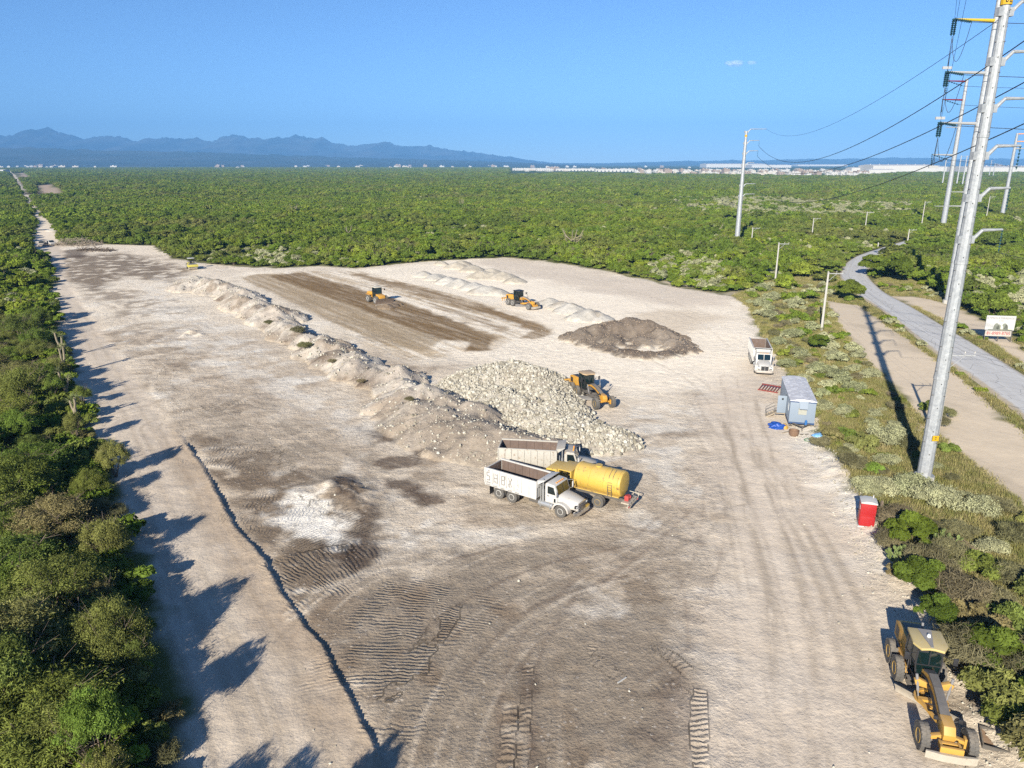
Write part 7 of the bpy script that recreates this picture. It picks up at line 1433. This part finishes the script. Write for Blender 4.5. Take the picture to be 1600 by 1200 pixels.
# ================================================================== THE TOWN ON THE PLAIN
M_TW = simple('town_white_wall', (.50,.485,.46), .8, vary=.08, scale=.02); M_TC = simple('town_cream_wall', (.50,.45,.39), .8, vary=.1, scale=.02); M_TR = simple('town_roof', (.6,.59,.57), .7, vary=.1, scale=.02); M_TB = simple('town_terracotta', (.30,.235,.185), .8, vary=.1, scale=.02); M_TG = simple('town_opening', (.05,.06,.07), .4)
def house_mesh(k):
    r = random.Random(k); mb = MB(); L, D, H = r.uniform(9, 16), r.uniform(8, 11), r.choice((3.4, 3.6, 6.4))
    mb.box(-L/2,L/2,-D/2,D/2,-1.5,H,0); mb.box(-L/2-.15,L/2+.15,-D/2-.15,-D/2+.15,H+.003,H+.7,0); mb.box(-L/2-.15,L/2+.15,D/2-.15,D/2+.15,H+.003,H+.7,0); mb.box(-L/2-.15,-L/2+.15,-D/2+.15,D/2-.15,H+.003,H+.7,0); mb.box(L/2-.15,L/2+.15,-D/2+.15,D/2-.15,H+.003,H+.7,0); mb.cyl((L*.2,D*.1,H+.003),(L*.2,D*.1,H+1.9),.8,None,8,1); mb.box(-L*.35,-L*.1,0,D*.3,H+.003,H+2.3,0)
    for f in range(2 if H > 4 else 1):
        for i in range(3): x = -L/2 + L*(i+.5)/3; mb.box(x-.7,x+.7,-D/2-.06,-D/2-.001,.9+3*f,2.3+3*f,2)
    return mb.mesh('town_house', [M_TC if k in (2, 6) else M_TB if k == 5 else M_TW, M_TR, M_TG], 0)
def shed_mesh(k, L, D, H):
    mb = MB(); mb.prism([(-D/2,-1),(D/2,-1),(D/2,H),(0,H*1.16),(-D/2,H)],-L/2,L/2,'x',0); n = int(L / 12)
    for i in range(n): x = -L/2 + L*(i+.5)/n; mb.box(x-2,x+2,-D/2-.1,-D/2-.01,0,4.2,2)
    mb.box(-L/2-.2,L/2+.2,-D/2-.3,-D/2-.11,H-.9,H-.2,1)
    for i in range(n // 2): mb.cyl((-L/2+L*(i+.5)/(n//2),0,H*1.16),(-L/2+L*(i+.5)/(n//2),0,H*1.16+1.5),1.0,None,8,1)
    return mb.mesh('warehouse', [M_TW, M_TR, M_TG], 0)
HM = [house_mesh(k) for k in range(7)]; rt = random.Random(3)
def house(px, py, rz, s=1.0, lab='small white house in the town spread across the plain', grp='houses of the town on the plain', m_=None):
    p = gp(px, py); o = link('town_house', m_ or rt.choice(HM), (), None, (p[0], p[1], gz1(*p))); o.rotation_euler[2] = rz; o.scale = (s, s, s); tag(o, lab, 'house', grp)
for k in range(205):
    px = rt.uniform(985, 1372); t_ = rt.random(); py = 266.3 + t_ * (8.6 if px > 1080 else 5.5) + rt.uniform(-.3, .3); house(px, py, rt.choice((0, math.pi/2)) + .1, rt.uniform(1.0, 1.6))
for k in range(45):
    house(rt.uniform(800, 1000), 265.2 + rt.random() * 2.6, .1, rt.uniform(1.1, 1.8), 'tiny white house at the town end nearest the mountains', 'houses at the mountain end of the town')
SH = [(1480,1,180,80,15),(880,2,170,60,9)]
WH = [(1378,273,70,45,12,'long cream-fronted white warehouse at the edge of the town'),(1412,270.5,190,90,21,'huge white warehouse on the plain before the far hills'),(1345,270,60,40,14,'white warehouse beside the town houses, at the end of the big warehouse'),(1560,271.5,200,80,17,'long white warehouse behind the orange-armed pole'),(1600,271,120,80,18,'white warehouse past the end of the long one'),(1465,270.2,70,60,17,'white warehouse among far poles behind the red-armed pole'),(830,266.4,150,40,8,'low white industrial hall at the near end of the town'),(900,267.2,150,40,8,'low white hall in the middle of the row before the town'),(960,268.4,130,40,8,'low white hall where the town houses begin'),(1150,261.6,420,160,24,'far white factory on the plain above the town'),(1205,262.0,260,120,18,'far white factory wing just behind the slender steel pole'),(1285,259.6,500,150,16,'farthest white factory below the hills')]
for px, py, L, D, H, lb in WH:
    p = gp(px, py); o = link('warehouse', shed_mesh(int(px), L, D, H), (), None, (p[0], p[1] + D/2, gz1(*p))); tag(o, lb, 'warehouse'); o.rotation_euler[2] = .03
p = gp(3, 270.5); o = link('warehouse', shed_mesh(9, 46, 30, 9), (), None, (p[0]-8, p[1], gz1(*p))); tag(o, 'white warehouse beyond the trees at the end of the dirt road', 'warehouse')
# scattered settlement along the foot of the mountains, larger blocks because so far away
for k in range(60):
    px = rt.choice((rt.uniform(0, 110), rt.uniform(60, 210), rt.uniform(300, 640), rt.uniform(640, 900), rt.uniform(1000,1580))); py = rt.uniform(259.9, 262.2)
    house(px, py, rt.choice((0, 1.57)), rt.uniform(1.6, 3.0), 'pale block of the far settlement at the foot of the hills', 'blocks of the far settlement')
for px, py in ((44,261.3),(56,261.5),(64,261.8),(74,262),(83,261.6),(340,263),(372,263.4),(610,263),(622,262.6),(640,263.3)): house(px, py, .1, 1.8, 'white house at the far side of the wood near the dirt road end' if px < 100 else 'white house showing over the far side of the wood', 'houses by the dirt road end' if px < 100 else 'houses over the far wood')
